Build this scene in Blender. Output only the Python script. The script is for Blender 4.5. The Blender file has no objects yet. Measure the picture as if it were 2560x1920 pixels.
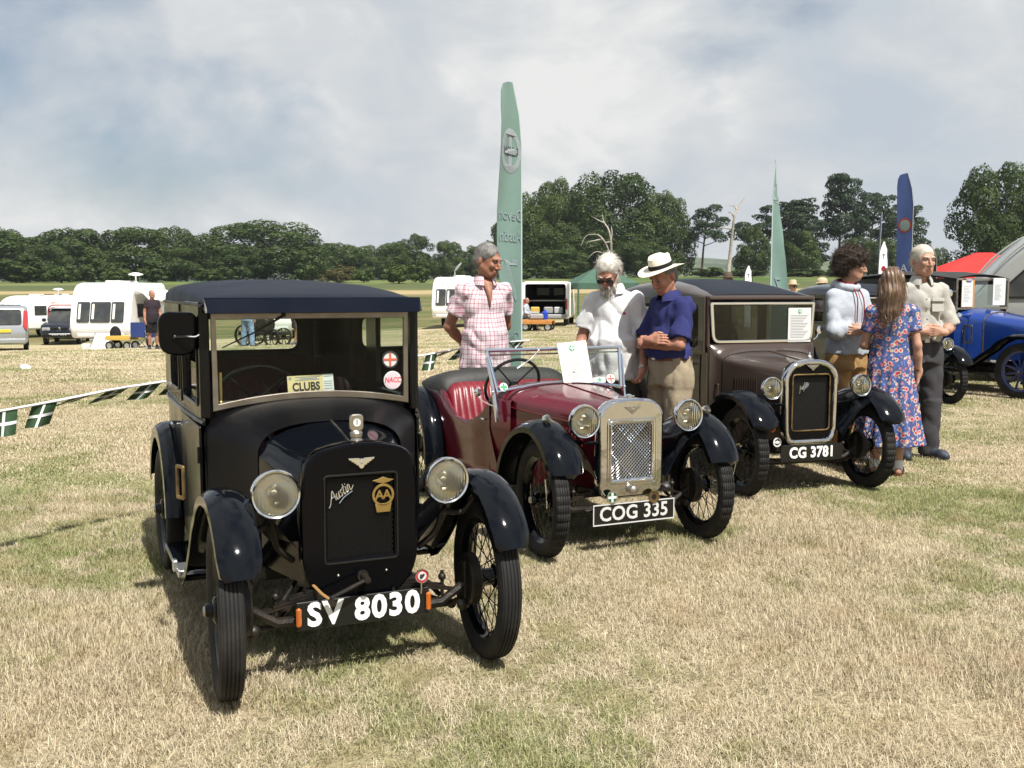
import bpy, bmesh, math, random
import numpy as np
from mathutils import Vector, Matrix
R = math.radians
rng = random.Random(7)
nrs = np.random.default_rng(11)
scene = bpy.context.scene
COL = scene.collection

# ------------------------------------------------------------------ camera
CAM_H, FPX, HOR = 1.482, 2550.0, 725.2          # eye height (m), focal length and horizon of the 2560 px wide photograph
PITCH = math.atan((960 - HOR) / FPX)
cam_data = bpy.data.cameras.new('camera')
cam_data.sensor_width = 36.0
cam_data.lens = 36.0 * FPX / 2560.0
cam_data.clip_start = 0.05
cam_data.clip_end = 9000
cam = bpy.data.objects.new('camera', cam_data)
COL.objects.link(cam)
cam.location = (0, 0, CAM_H)
cam.rotation_euler = (math.pi / 2 - PITCH, 0, 0)
scene.camera = cam

# ------------------------------------------------------------------ sun, sky, exposure
SUN = Vector((0.315, -0.547, 1.0)).normalized()
SUN_EL = math.asin(SUN.z)
SUN_AZ = math.atan2(SUN.x, SUN.y)
sun_data = bpy.data.lights.new('sun', 'SUN')
sun_data.energy = 5.0
sun_data.angle = R(0.6)
sun_data.color = (1.0, 0.955, 0.88)
sun = bpy.data.objects.new('sun', sun_data)
COL.objects.link(sun)
sun.location = (20, -30, 60)
sun.rotation_euler = SUN.to_track_quat('Z', 'Y').to_euler()

world = bpy.data.worlds.new('World')
scene.world = world
world.use_nodes = True
wt = world.node_tree
wt.nodes.clear()
def wn(t, **kw):
    n = wt.nodes.new(t)
    for k, v in kw.items(): setattr(n, k, v)
    return n
def wl(a, b): wt.links.new(a, b)
wout = wn('ShaderNodeOutputWorld'); wbg = wn('ShaderNodeBackground')
wbg.inputs['Strength'].default_value = 0.060
sky = wn('ShaderNodeTexSky', sky_type='NISHITA')
sky.sun_disc = False
sky.sun_elevation = SUN_EL
sky.sun_rotation = SUN_AZ
sky.air_density = 1.0; sky.dust_density = 1.6; sky.ozone_density = 1.2
# clouds: fractal noise on a flat layer far above (direction / height), the same law over the whole dome
geo = wn('ShaderNodeTexCoord')
# (heights stretched, so that banks of cloud lie flatter towards the horizon)
comb = wn('ShaderNodeMapping'); wl(geo.outputs['Generated'], comb.inputs[0]); comb.inputs['Scale'].default_value = (1.0, 1.0, 1.75)
def wnoise(scale, detail, rough, off, dist=0.0):
    m = wn('ShaderNodeMapping'); wl(comb.outputs[0], m.inputs[0]); m.inputs['Location'].default_value = off
    n = wn('ShaderNodeTexNoise'); wl(m.outputs[0], n.inputs['Vector'])
    n.inputs['Scale'].default_value = scale; n.inputs['Detail'].default_value = detail
    n.inputs['Roughness'].default_value = rough; n.inputs['Distortion'].default_value = dist
    return n.outputs['Fac']
def wramp(inp, stops):
    r = wn('ShaderNodeValToRGB'); wl(inp, r.inputs[0])
    e = r.color_ramp.elements
    while len(e) < len(stops): e.new(0.5)
    for el, (p, c) in zip(e, stops): el.position = p; el.color = (*c, 1)
    return r.outputs[0]
cover = wramp(wnoise(1.9, 7, 0.55, (3.4, 1.2, 0.55), 0.2), [(0.38, (0.15,) * 3), (0.49, (1,) * 3)])
puff = wn('ShaderNodeMath', operation='MULTIPLY_ADD'); wl(wnoise(9.5, 8, 0.55, (1.3, 4.2, 7.3), 0.6), puff.inputs[0]); puff.inputs[1].default_value = 0.38
bank = wn('ShaderNodeMath', operation='MULTIPLY'); wl(wnoise(2.9, 8, 0.55, (8.1, 2.2, 3.3), 0.3), bank.inputs[0]); bank.inputs[1].default_value = 0.62; wl(bank.outputs[0], puff.inputs[2])
cshade = wramp(puff.outputs[0], [(0.37, (5.6, 6.25, 7.0)), (0.46, (6.3, 6.75, 7.2)), (0.53, (7.2, 7.45, 7.65)), (0.61, (8.9, 8.9, 8.8))])
wmix = wn('ShaderNodeMix', data_type='RGBA')
wl(cover, wmix.inputs[0]); wl(sky.outputs[0], wmix.inputs[6]); wl(cshade, wmix.inputs[7])
wl(wmix.outputs[2], wbg.inputs['Color']); wl(wbg.outputs[0], wout.inputs['Surface'])

scene.view_settings.view_transform = 'Standard'
scene.view_settings.look = 'None'
scene.view_settings.exposure = 0.66
scene.view_settings.gamma = 1.0
scene.view_settings.use_curve_mapping = False
try:
    scene.cycles.max_bounces = 8
    scene.cycles.transparent_max_bounces = 24
    scene.cycles.caustics_reflective = False
    scene.cycles.caustics_refractive = False
except Exception: pass
# ------------------------------------------------------------------ materials
def _node(nt, t, **kw):
    n = nt.nodes.new(t)
    for k, v in kw.items(): setattr(n, k, v)
    return n
def mat(name, col, rough=0.5, metal=0.0, col2=None, vs=4.0, vlo=0.4, vhi=0.65, bump=0.0, bs=60.0, coat=0.0, spec=0.5,
        rvar=0.0, coords='Object', sheen=0.0, trans=0.0, sub=0.0, detail=5):
    m = bpy.data.materials.new(name); m.use_nodes = True
    nt = m.node_tree; b = nt.nodes['Principled BSDF']
    b.inputs['Base Color'].default_value = (*col, 1)
    b.inputs['Roughness'].default_value = rough
    b.inputs['Metallic'].default_value = metal
    b.inputs['Specular IOR Level'].default_value = spec
    b.inputs['Coat Weight'].default_value = coat
    b.inputs['Coat Roughness'].default_value = 0.04
    b.inputs['Sheen Weight'].default_value = sheen
    b.inputs['Transmission Weight'].default_value = trans
    if sub: b.inputs['Subsurface Weight'].default_value = sub; b.inputs['Subsurface Radius'].default_value = (0.012, 0.004, 0.002)
    tc = _node(nt, 'ShaderNodeTexCoord')
    if col2 is not None or rvar:
        n = _node(nt, 'ShaderNodeTexNoise'); n.inputs['Scale'].default_value = vs; n.inputs['Detail'].default_value = detail
        nt.links.new(tc.outputs[coords], n.inputs['Vector'])
        mr = _node(nt, 'ShaderNodeMapRange'); mr.inputs[1].default_value = vlo; mr.inputs[2].default_value = vhi
        nt.links.new(n.outputs['Fac'], mr.inputs[0])
        if col2 is not None:
            mx = _node(nt, 'ShaderNodeMix', data_type='RGBA')
            mx.inputs[6].default_value = (*col, 1); mx.inputs[7].default_value = (*col2, 1)
            nt.links.new(mr.outputs[0], mx.inputs[0]); nt.links.new(mx.outputs[2], b.inputs['Base Color'])
        if rvar:
            mm = _node(nt, 'ShaderNodeMapRange'); mm.inputs[3].default_value = rough; mm.inputs[4].default_value = rough + rvar
            nt.links.new(mr.outputs[0], mm.inputs[0]); nt.links.new(mm.outputs[0], b.inputs['Roughness'])
    if bump:
        n2 = _node(nt, 'ShaderNodeTexNoise'); n2.inputs['Scale'].default_value = bs; n2.inputs['Detail'].default_value = 3
        nt.links.new(tc.outputs[coords], n2.inputs['Vector'])
        bp = _node(nt, 'ShaderNodeBump'); bp.inputs['Strength'].default_value = bump; bp.inputs['Distance'].default_value = 0.01
        nt.links.new(n2.outputs['Fac'], bp.inputs['Height']); nt.links.new(bp.outputs[0], b.inputs['Normal'])
    return m
def glass_mat(name, tint=(0.92, 0.95, 0.93), rough=0.015, ior=1.16, dust=0.002):
    m = bpy.data.materials.new(name); m.use_nodes = True; nt = m.node_tree; nt.nodes.clear()
    o = _node(nt, 'ShaderNodeOutputMaterial'); t = _node(nt, 'ShaderNodeBsdfTransparent'); g = _node(nt, 'ShaderNodeBsdfGlossy')
    d = _node(nt, 'ShaderNodeBsdfDiffuse'); d.inputs[0].default_value = (0.6, 0.58, 0.52, 1)
    t.inputs[0].default_value = (*tint, 1); g.inputs['Roughness'].default_value = rough
    fr = _node(nt, 'ShaderNodeFresnel'); fr.inputs[0].default_value = ior
    mx = _node(nt, 'ShaderNodeMixShader'); nt.links.new(fr.outputs[0], mx.inputs[0]); nt.links.new(t.outputs[0], mx.inputs[1]); nt.links.new(g.outputs[0], mx.inputs[2])
    m2 = _node(nt, 'ShaderNodeMixShader'); m2.inputs[0].default_value = dust
    nt.links.new(mx.outputs[0], m2.inputs[1]); nt.links.new(d.outputs[0], m2.inputs[2]); nt.links.new(m2.outputs[0], o.inputs[0])
    return m
M = {}
M['gloss_black'] = mat('gloss_black', (0.003, 0.004, 0.006), 0.07, rvar=0.06, vs=6, spec=0.26)
M['satin_black'] = mat('satin_black', (0.004, 0.004, 0.004), 0.17, spec=0.22, bump=0.03, bs=45, rvar=0.10, vs=5)
M['scuttle_black'] = mat('scuttle_black', (0.004, 0.004, 0.005), 0.36, spec=0.15, bump=0.08, bs=120, rvar=0.1)
M['roof_cloth'] = mat('roof_cloth', (0.007, 0.010, 0.018), 0.5, spec=0.16, col2=(0.011, 0.014, 0.024), bump=0.12, bs=160, vs=3, rvar=0.12)
M['visor_cloth'] = mat('visor_cloth', (0.003, 0.005, 0.012), 0.45, spec=0.02, bump=0.06, bs=160, rvar=0.1)
M['chassis'] = mat('chassis', (0.008, 0.007, 0.006), 0.45, spec=.35, col2=(0.022, 0.016, 0.011), vs=14, bump=0.2, bs=90)
M['rubber'] = mat('rubber', (0.011, 0.011, 0.011), 0.72, spec=.3, col2=(0.034, 0.031, 0.027), vs=9, vlo=0.45, vhi=0.8, bump=0.15, bs=120)
M['chrome_shell'] = mat('chrome_shell', (0.62, 0.62, 0.63), 0.05, 1.0, rvar=0.08, vs=9, bump=0.9, bs=5)
M['chrome'] = mat('chrome', (0.78, 0.79, 0.80), 0.07, 1.0, rvar=0.08, vs=9)
M['screen_metal'] = mat('screen_metal', (0.26, 0.23, 0.19), 0.34, 1.0, rvar=0.2, vs=14, bump=0.05, bs=60)
M['nickel'] = mat('nickel', (0.42, 0.39, 0.34), 0.28, 1.0, rvar=0.2, vs=14, bump=0.05, bs=60)
M['brass'] = mat('brass', (0.50, 0.36, 0.14), 0.30, 1.0, rvar=0.15, vs=20)
M['brass_old'] = mat('brass_old', (0.30, 0.21, 0.09), 0.42, 0.8, col2=(0.12, 0.08, 0.04), vs=20)
M['alu'] = mat('alu', (0.62, 0.63, 0.65), 0.30, 0.9, rvar=0.2)
M['chrome_blue_reflection'] = mat('chrome_blue_reflection', (0.66, 0.71, 0.78), 0.14, 1.0)  # chrome of the roadster's windscreen frame, its light-blue reflection put into the colour
M['glass'] = glass_mat('glass')
M['glass_dark'] = glass_mat('glass_dark', (0.34, 0.36, 0.35), ior=1.4)
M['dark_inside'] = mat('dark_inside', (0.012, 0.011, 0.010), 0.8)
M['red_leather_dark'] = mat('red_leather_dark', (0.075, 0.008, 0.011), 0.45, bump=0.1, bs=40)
M['red_leather'] = mat('red_leather', (0.16, 0.008, 0.016), 0.38, col2=(0.12, 0.007, 0.012), bump=0.08, bs=60)
M['maroon'] = mat('maroon', (0.105, 0.006, 0.015), 0.12, coat=0.25, rvar=0.08, vs=4, col2=(0.075, 0.005, 0.010))
M['maroon_low'] = mat('maroon_low', (0.050, 0.010, 0.010), 0.30, col2=(0.075, 0.045, 0.028), vs=5, coat=0.3, rvar=0.2)
M['louvre_red'] = mat('louvre_red', (0.16, 0.008, 0.014), 0.2, coat=0.4)
M['hood_cloth'] = mat('hood_cloth', (0.013, 0.013, 0.013), 0.62, col2=(0.026, 0.025, 0.023), vs=7, bump=0.3, bs=25)
M['brown'] = mat('brown', (0.050, 0.035, 0.029), 0.16, coat=0.2, rvar=0.1, col2=(0.046, 0.033, 0.027))
M['white_paint'] = mat('white_paint', (0.82, 0.82, 0.80), 0.4)
M['plate_grey'] = mat('plate_grey', (0.55, 0.55, 0.54), 0.4)
M['plate_black'] = mat('plate_black', (0.008, 0.008, 0.008), 0.25)
M['amber'] = mat('amber', (0.42, 0.10, 0.012), 0.25, coat=0.5)
M['card_cream'] = mat('card_cream', (0.62, 0.50, 0.26), 0.6, col2=(0.55, 0.44, 0.22))
M['ink'] = mat('ink', (0.02, 0.02, 0.02), 0.6)
M['ink_grey'] = mat('ink_grey', (0.25, 0.26, 0.28), 0.7)
M['paper'] = mat('paper', (0.60, 0.61, 0.60), 0.7)
M['sticker_green'] = mat('sticker_green', (0.05, 0.34, 0.16), 0.5)
M['sticker_red'] = mat('sticker_red', (0.50, 0.10, 0.06), 0.5)
M['sticker_pink'] = mat('sticker_pink', (0.72, 0.48, 0.52), 0.5)
M['crimson'] = mat('crimson', (0.45, 0.03, 0.05), 0.4)
M['green_dark'] = mat('green_dark', (0.02, 0.10, 0.05), 0.4)
M['navy_paint'] = mat('navy_paint', (0.006, 0.009, 0.020), 0.12, coat=0.6, rvar=0.1)
M['blue_paint'] = mat('blue_paint', (0.008, 0.040, 0.22), 0.16, coat=0.6, rvar=0.1, col2=(0.006, 0.032, 0.18))
M['blue_wheel'] = mat('blue_wheel', (0.006, 0.02, 0.13), 0.3, coat=0.3)
M['lens_bulb'] = mat('lens_bulb', (0.8, 0.78, 0.7), 0.2)
def lens_mat(name, frost):
    m = bpy.data.materials.new(name); m.use_nodes = True; nt = m.node_tree; nt.nodes.clear()
    o = _node(nt, 'ShaderNodeOutputMaterial'); t = _node(nt, 'ShaderNodeBsdfTransparent'); g = _node(nt, 'ShaderNodeBsdfGlossy')
    d = _node(nt, 'ShaderNodeBsdfDiffuse'); d.inputs[0].default_value = (0.62, 0.58, 0.50, 1)
    t.inputs[0].default_value = (0.93, 0.92, 0.86, 1); g.inputs['Roughness'].default_value = 0.04
    tc = _node(nt, 'ShaderNodeTexCoord'); w = _node(nt, 'ShaderNodeTexWave'); w.inputs['Scale'].default_value = 22; w.inputs['Distortion'].default_value = 0
    nt.links.new(tc.outputs['Object'], w.inputs['Vector'])
    bp = _node(nt, 'ShaderNodeBump'); bp.inputs['Strength'].default_value = 0.25; bp.inputs['Distance'].default_value = 0.01
    nt.links.new(w.outputs['Fac'], bp.inputs['Height']); nt.links.new(bp.outputs[0], g.inputs['Normal'])
    fr = _node(nt, 'ShaderNodeFresnel'); fr.inputs[0].default_value = 1.55
    a = _node(nt, 'ShaderNodeMixShader'); a.inputs[0].default_value = frost
    nt.links.new(t.outputs[0], a.inputs[1]); nt.links.new(d.outputs[0], a.inputs[2])
    b = _node(nt, 'ShaderNodeMixShader'); nt.links.new(fr.outputs[0], b.inputs[0]); nt.links.new(a.outputs[0], b.inputs[1]); nt.links.new(g.outputs[0], b.inputs[2])
    nt.links.new(b.outputs[0], o.inputs[0]); return m
M['lens_frost'] = lens_mat('lens_frost', 0.06)
M['lens_clear'] = lens_mat('lens_clear', 0.02)
M['reflector'] = mat('reflector', (0.80, 0.77, 0.70), 0.20, 1.0)
M['rad_black'] = mat('rad_black', (0.002, 0.002, 0.003), 0.08, spec=0.14, rvar=0.05)
M['mesh_black'] = mat('mesh_black', (0.006, 0.006, 0.006), 0.45, spec=0.25)

# ------------------------------------------------------------------ mesh builder
class MB:
    def __init__(s): s.v = []; s.f = []; s.mi = []; s.cur = 0; s.X = None
    def add(s, vs, fs):
        o = len(s.v)
        if s.X is not None: vs = [s.X @ Vector(p) for p in vs]
        s.v.extend([tuple(p) for p in vs]); s.f.extend([tuple(i + o for i in f) for f in fs]); s.mi.extend([s.cur] * len(fs))
        return s
    def box(s, c, d, b=0.0, rot=None):
        hx, hy, hz = d[0] / 2, d[1] / 2, d[2] / 2; b = min(b, hx * .9, hy * .9, hz * .9)
        vs = []; fs = []
        if b <= 0:
            vs = [(x * hx, y * hy, z * hz) for x in (-1, 1) for y in (-1, 1) for z in (-1, 1)]
            fs = [(0, 1, 3, 2), (4, 6, 7, 5), (0, 4, 5, 1), (2, 3, 7, 6), (0, 2, 6, 4), (1, 5, 7, 3)]
        else:
            idx = {}
            for x in (-1, 1):
                for y in (-1, 1):
                    for z in (-1, 1):
                        for a in range(3):
                            p = [x * (hx - b), y * (hy - b), z * (hz - b)]; p[a] += (x, y, z)[a] * b
                            idx[x, y, z, a] = len(vs); vs.append(tuple(p))
            for a in range(3):
                o1, o2 = [k for k in range(3) if k != a]
                for sg in (-1, 1):
                    q = []
                    for u, w in ((-1, -1), (1, -1), (1, 1), (-1, 1)):
                        t = [0, 0, 0]; t[a] = sg; t[o1] = u; t[o2] = w; q.append(idx[t[0], t[1], t[2], a])
                    fs.append(tuple(q))
            for a in range(3):
                o1, o2 = [k for k in range(3) if k != a]
                for u in (-1, 1):
                    for w in (-1, 1):
                        q = []
                        for sg, f in ((-1, o1), (1, o1), (1, o2), (-1, o2)):
                            t = [0, 0, 0]; t[a] = sg; t[o1] = u; t[o2] = w; q.append(idx[t[0], t[1], t[2], f])
                        fs.append(tuple(q))
            for x in (-1, 1):
                for y in (-1, 1):
                    for z in (-1, 1): fs.append((idx[x, y, z, 0], idx[x, y, z, 1], idx[x, y, z, 2]))
        if rot is not None: vs = [rot @ Vector(p) for p in vs]
        return s.add([(p[0] + c[0], p[1] + c[1], p[2] + c[2]) for p in vs], fs)
    def loft(s, rings, closed=True, cap0=False, cap1=False, loop=False):
        n = len(rings[0]); vs = [p for r in rings for p in r]; fs = []; m = len(rings)
        for i in range(m if loop else m - 1):
            a, b = i * n, ((i + 1) % m) * n
            for j in range(n if closed else n - 1):
                k = (j + 1) % n; fs.append((a + j, a + k, b + k, b + j))
        if cap0: fs.append(tuple(range(n))[::-1])
        if cap1: fs.append(tuple((m - 1) * n + j for j in range(n)))
        return s.add(vs, fs)
    def tube(s, path, r, n=8, closed=False, cap=True):
        P = [Vector(p) for p in path]; m = len(P); rr = r if isinstance(r, (list, tuple)) else [r] * m
        T = []
        for i in range(m):
            if closed: t = P[(i + 1) % m] - P[i - 1]
            else: t = P[min(i + 1, m - 1)] - P[max(i - 1, 0)]
            T.append(t.normalized() if t.length > 1e-9 else Vector((0, 0, 1)))
        u = T[0].orthogonal().normalized(); rings = []
        for i in range(m):
            u = (u - T[i] * u.dot(T[i]))
            u = u.normalized() if u.length > 1e-6 else T[i].orthogonal().normalized()
            w = T[i].cross(u)
            rings.append([P[i] + (u * math.cos(2 * math.pi * j / n) + w * math.sin(2 * math.pi * j / n)) * rr[i] for j in range(n)])
        return s.loft(rings, True, cap and not closed, cap and not closed, closed)
    def lathe(s, prof, n=24, c=(0, 0, 0), axis='z', cap0=False, cap1=False, loop=False):
        rings = []
        for r, h in prof:
            ring = []
            for j in range(n):
                a = 2 * math.pi * j / n; x, y = r * math.cos(a), r * math.sin(a)
                p = {'z': (x, y, h), 'x': (h, x, y), 'y': (x, h, y)}[axis]
                ring.append((p[0] + c[0], p[1] + c[1], p[2] + c[2]))
            rings.append(ring)
        return s.loft(rings, True, cap0, cap1, loop)
    def ball(s, c, r, n=12, m=8):
        if not isinstance(r, (tuple, list)): r = (r, r, r)
        rings = []
        for i in range(m + 1):
            t = math.pi * (0.02 + 0.96 * i / m)
            rings.append([(c[0] + r[0] * math.sin(t) * math.cos(2 * math.pi * j / n), c[1] + r[1] * math.sin(t) * math.sin(2 * math.pi * j / n), c[2] + r[2] * math.cos(t)) for j in range(n)])
        return s.loft(rings, True, True, True)
    def prism(s, poly, t, fn):
        """poly 2D, thickness along local w; fn(u, v, w) -> 3D"""
        n = len(poly)
        vs = [fn(u, v, -t / 2) for u, v in poly] + [fn(u, v, t / 2) for u, v in poly]
        fs = [tuple(range(n))[::-1], tuple(range(n, 2 * n))] + [(i, (i + 1) % n, n + (i + 1) % n, n + i) for i in range(n)]
        return s.add(vs, fs)
    def data(s, name, mats, angle=35, recalc=True):
        me = bpy.data.meshes.new(name)
        me.from_pydata([tuple(p) for p in s.v], [], s.f)
        if not isinstance(mats, (list, tuple)): mats = [mats]
        for m in mats: me.materials.append(m)
        if len(mats) > 1: me.polygons.foreach_set('material_index', s.mi)
        if recalc:
            b = bmesh.new(); b.from_mesh(me); bmesh.ops.recalc_face_normals(b, faces=b.faces); b.to_mesh(me); b.free()
        if angle is not None:
            me.polygons.foreach_set('use_smooth', [True] * len(me.polygons)); me.set_sharp_from_angle(angle=R(angle))
        me.update(); return me
    def build(s, name, mats, parent=None, angle=35, recalc=True):
        return link(name, s.data(name, mats, angle, recalc), parent)
def link(name, me, parent=None):
    o = bpy.data.objects.new(name, me); COL.objects.link(o)
    if parent is not None: o.parent = parent
    return o
def thing(name, label, cat, loc=(0, 0, 0), rz=0.0, group=None):
    o = bpy.data.objects.new(name, None); COL.objects.link(o); o.empty_display_size = 0.1
    o.location = loc; o.rotation_euler = (0, 0, rz)
    return tag(o, label, cat, group)
def tag(o, label=None, cat=None, group=None, kind=None):
    if label: o['label'] = label
    if cat: o['category'] = cat
    if group: o['group'] = group
    if kind: o['kind'] = kind
    return o
def copy_tree(o, parent=None):
    c = o.copy(); COL.objects.link(c)
    if parent is not None: c.parent = parent
    for ch in list(o.children): copy_tree(ch, c)
    return c
def rpoly(pts, r, n=4):
    """round the corners of a 2D polygon"""
    out = []; m = len(pts); rr = r if isinstance(r, (list, tuple)) else [r] * m
    for i in range(m):
        p0, p, p1 = Vector(pts[i - 1]), Vector(pts[i]), Vector(pts[(i + 1) % m])
        a, b = p0 - p, p1 - p; k = min(rr[i], a.length * .49, b.length * .49)
        if k < 1e-5: out.append(tuple(p)); continue
        A, B = p + a.normalized() * k, p + b.normalized() * k
        for j in range(n + 1):
            t = j / n; out.append(tuple(A * (1 - t) ** 2 + p * 2 * t * (1 - t) + B * t * t))
    return out
def rect(x0, y0, x1, y1): return [(x0, y0), (x1, y0), (x1, y1), (x0, y1)]
def circ(cx, cy, r, n=24, r2=None): return [(cx + r * math.cos(2 * math.pi * i / n), cy + (r2 or r) * math.sin(2 * math.pi * i / n)) for i in range(n)]
def _curve_mesh(cu):
    o = bpy.data.objects.new('tmp', cu); COL.objects.link(o)
    me = bpy.data.meshes.new_from_object(o)
    v = [tuple(x.co) for x in me.vertices]; f = [tuple(p.vertices) for p in me.polygons]
    bpy.data.objects.remove(o); bpy.data.curves.remove(cu); bpy.data.meshes.remove(me)
    return v, f
def plate2d(polys, t, bevel=0.0):
    cu = bpy.data.curves.new('plate', 'CURVE'); cu.dimensions = '2D'; cu.fill_mode = 'BOTH'
    cu.extrude = max(t / 2 - bevel, 1e-4); cu.bevel_depth = bevel; cu.bevel_resolution = 1
    for p in polys:
        s = cu.splines.new('POLY'); s.points.add(len(p) - 1)
        for q, pt in zip(s.points, p): q.co = (pt[0], pt[1], 0, 1)
        s.use_cyclic_u = True
    return _curve_mesh(cu)
def text2d(txt, size, t=0.002, bold=0.0, shear=0.0, align='CENTER', space=1.0, xs=1.0):
    cu = bpy.data.curves.new('txt', 'FONT'); cu.body = txt; cu.size = size; cu.extrude = t / 2; cu.offset = bold
    cu.shear = shear; cu.align_x = align; cu.align_y = 'CENTER'; cu.space_character = space; cu.resolution_u = 3
    v, f = _curve_mesh(cu)
    return [(p[0] * xs, p[1], p[2]) for p in v], f
SCRIPT = [[(-.35, -.22), (-.1, -.02), (.2, .55), (.42, 1.0), (.50, .5), (.58, 0)], [(.08, .38), (.35, .42), (.62, .40)], [(.74, .6), (.70, .12), (.80, .0), (.93, .12), (1.0, .6), (.99, .08), (1.06, .0)], [(1.36, .52), (1.27, .6), (1.17, .47), (1.33, .22), (1.24, .0), (1.08, .07)], [(1.56, .98), (1.50, .15), (1.58, .0), (1.68, .1)], [(1.38, .66), (1.72, .68)], [(1.80, .6), (1.78, .1), (1.86, .0), (1.94, .12)], [(2.0, .6), (1.98, 0)], [(1.98, .38), (2.1, .6), (2.2, .5), (2.2, .1), (2.32, .02), (2.6, .25)], [(2.35, -.18), (1.4, -.20), (.75, -.42)]]
def script2d(h, r):
    b = MB()
    for st in SCRIPT: b.tube(cat([((x - 1.1 + y * .28) * h, (y - .4) * h, 0) for x, y in st], 4), r, 6)
    b.ball(((.71 + .24) * h, .42 * h, 0), r * 1.3, 8, 6)
    return b.v, b.f
# frames: put a drawn plate (u right, v up, w towards the viewer) in a car's space
def fr_front(y, rz=0.0): return lambda p: (p[0], y - p[2], p[1])          # faces -y
def XF(o, u, v):
    u = Vector(u).normalized(); v = Vector(v); v = (v - u * v.dot(u)).normalized(); w = u.cross(v)
    m = Matrix((u, v, w)).transposed().to_4x4(); m.translation = Vector(o); return m
def put(mb, vf, X):
    old = mb.X; mb.X = X if old is None else old @ X; mb.add(*vf); mb.X = old; return mb
FRONT = lambda o: XF(o, (1, 0, 0), (0, 0, 1))          # u = +x, v = up, w = -y (towards the viewer)
def lerp(a, b, t): return a + (b - a) * t
def interp(x, xs, ys):
    return float(np.interp(x, xs, ys))
def cat(pts, n=6, closed=False):
    """Catmull-Rom through points"""
    P = [Vector(p) for p in pts]; m = len(P); out = []
    for i in range(m if closed else m - 1):
        p0 = P[i - 1] if (i > 0 or closed) else P[0] * 2 - P[1]
        p1 = P[i]; p2 = P[(i + 1) % m]; p3 = P[(i + 2) % m] if (i + 2 < m or closed) else P[-1] * 2 - P[-2]
        for j in range(n):
            t = j / n
            out.append(tuple(0.5 * ((2 * p1) + (p2 - p0) * t + (2 * p0 - 5 * p1 + 4 * p2 - p3) * t * t + (3 * p1 - p0 - 3 * p2 + p3) * t ** 3)))
    if not closed: out.append(tuple(P[-1]))
    return out
# ------------------------------------------------------------------ lie of the land
def sst(a, b, x):
    t = np.clip((x - a) / (b - a), 0, 1); return t * t * (3 - 2 * t)
def Hgt(x, y):
    x = np.asarray(x, float); y = np.asarray(y, float)
    L = sst(8, -22, x)
    dip = -1.25 * L * sst(18, 50, y) * (1 - sst(60, 120, y))
    rise = sst(52, 260, y) * (4.3 + 0.8 * np.tanh(x / 60.0))
    roll = 0.02 * np.sin(x * .37 + 1.3) * np.sin(y * .29) * sst(12, 30, y)
    return dip + rise + roll + sst(260, 2500, y) * 14
def H1(x, y): return float(Hgt(x, y))
def at(px, py, d):
    """world point at depth d (metres along +y) seen at pixel (px, py) of the photograph"""
    u, v = (px - 1280) / FPX, (960 - py) / FPX
    c, s = math.cos(PITCH), math.sin(PITCH)
    w = Vector((u, c + v * s, -s + v * c)); return Vector((0, 0, CAM_H)) + w * (d / w.y)
def gx(px, d):
    """ground point at depth d under pixel column px"""
    x = (px - 1280) / FPX * d * 1.0; return Vector((x, d, H1(x, d)))

def grass_nodes(nt, blades=False):
    """straw and green patches from the world position, shared by the turf and its blades"""
    g = _node(nt, 'ShaderNodeNewGeometry')
    def noise(sc, det=4, ro=.55, dist=0.0, stretch=None):
        v = g.outputs['Position']
        if stretch:
            m = _node(nt, 'ShaderNodeMapping'); m.inputs['Scale'].default_value = stretch; nt.links.new(v, m.inputs[0]); v = m.outputs[0]
        n = _node(nt, 'ShaderNodeTexNoise'); n.inputs['Scale'].default_value = sc; n.inputs['Detail'].default_value = det; n.inputs['Roughness'].default_value = ro; n.inputs['Distortion'].default_value = dist
        nt.links.new(v, n.inputs['Vector']); return n.outputs['Fac']
    def mapr(v, a, b, lo=0.0, hi=1.0):
        m = _node(nt, 'ShaderNodeMapRange'); m.interpolation_type = 'SMOOTHSTEP'; nt.links.new(v, m.inputs[0])
        for i, q in zip((1, 2, 3, 4), (a, b, lo, hi)): m.inputs[i].default_value = q
        return m.outputs[0]
    def mix(f, a, b):
        m = _node(nt, 'ShaderNodeMix', data_type='RGBA')
        if isinstance(f, float): m.inputs[0].default_value = f
        else: nt.links.new(f, m.inputs[0])
        for i, q in ((6, a), (7, b)):
            if isinstance(q, tuple): m.inputs[i].default_value = (*q, 1)
            else: nt.links.new(q, m.inputs[i])
        return m.outputs[2]
    def math_(op, a, b):
        m = _node(nt, 'ShaderNodeMath', operation=op)
        for i, q in enumerate((a, b)):
            if isinstance(q, (int, float)): m.inputs[i].default_value = q
            else: nt.links.new(q, m.inputs[i])
        return m.outputs[0]
    return g, noise, mapr, mix, math_
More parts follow.
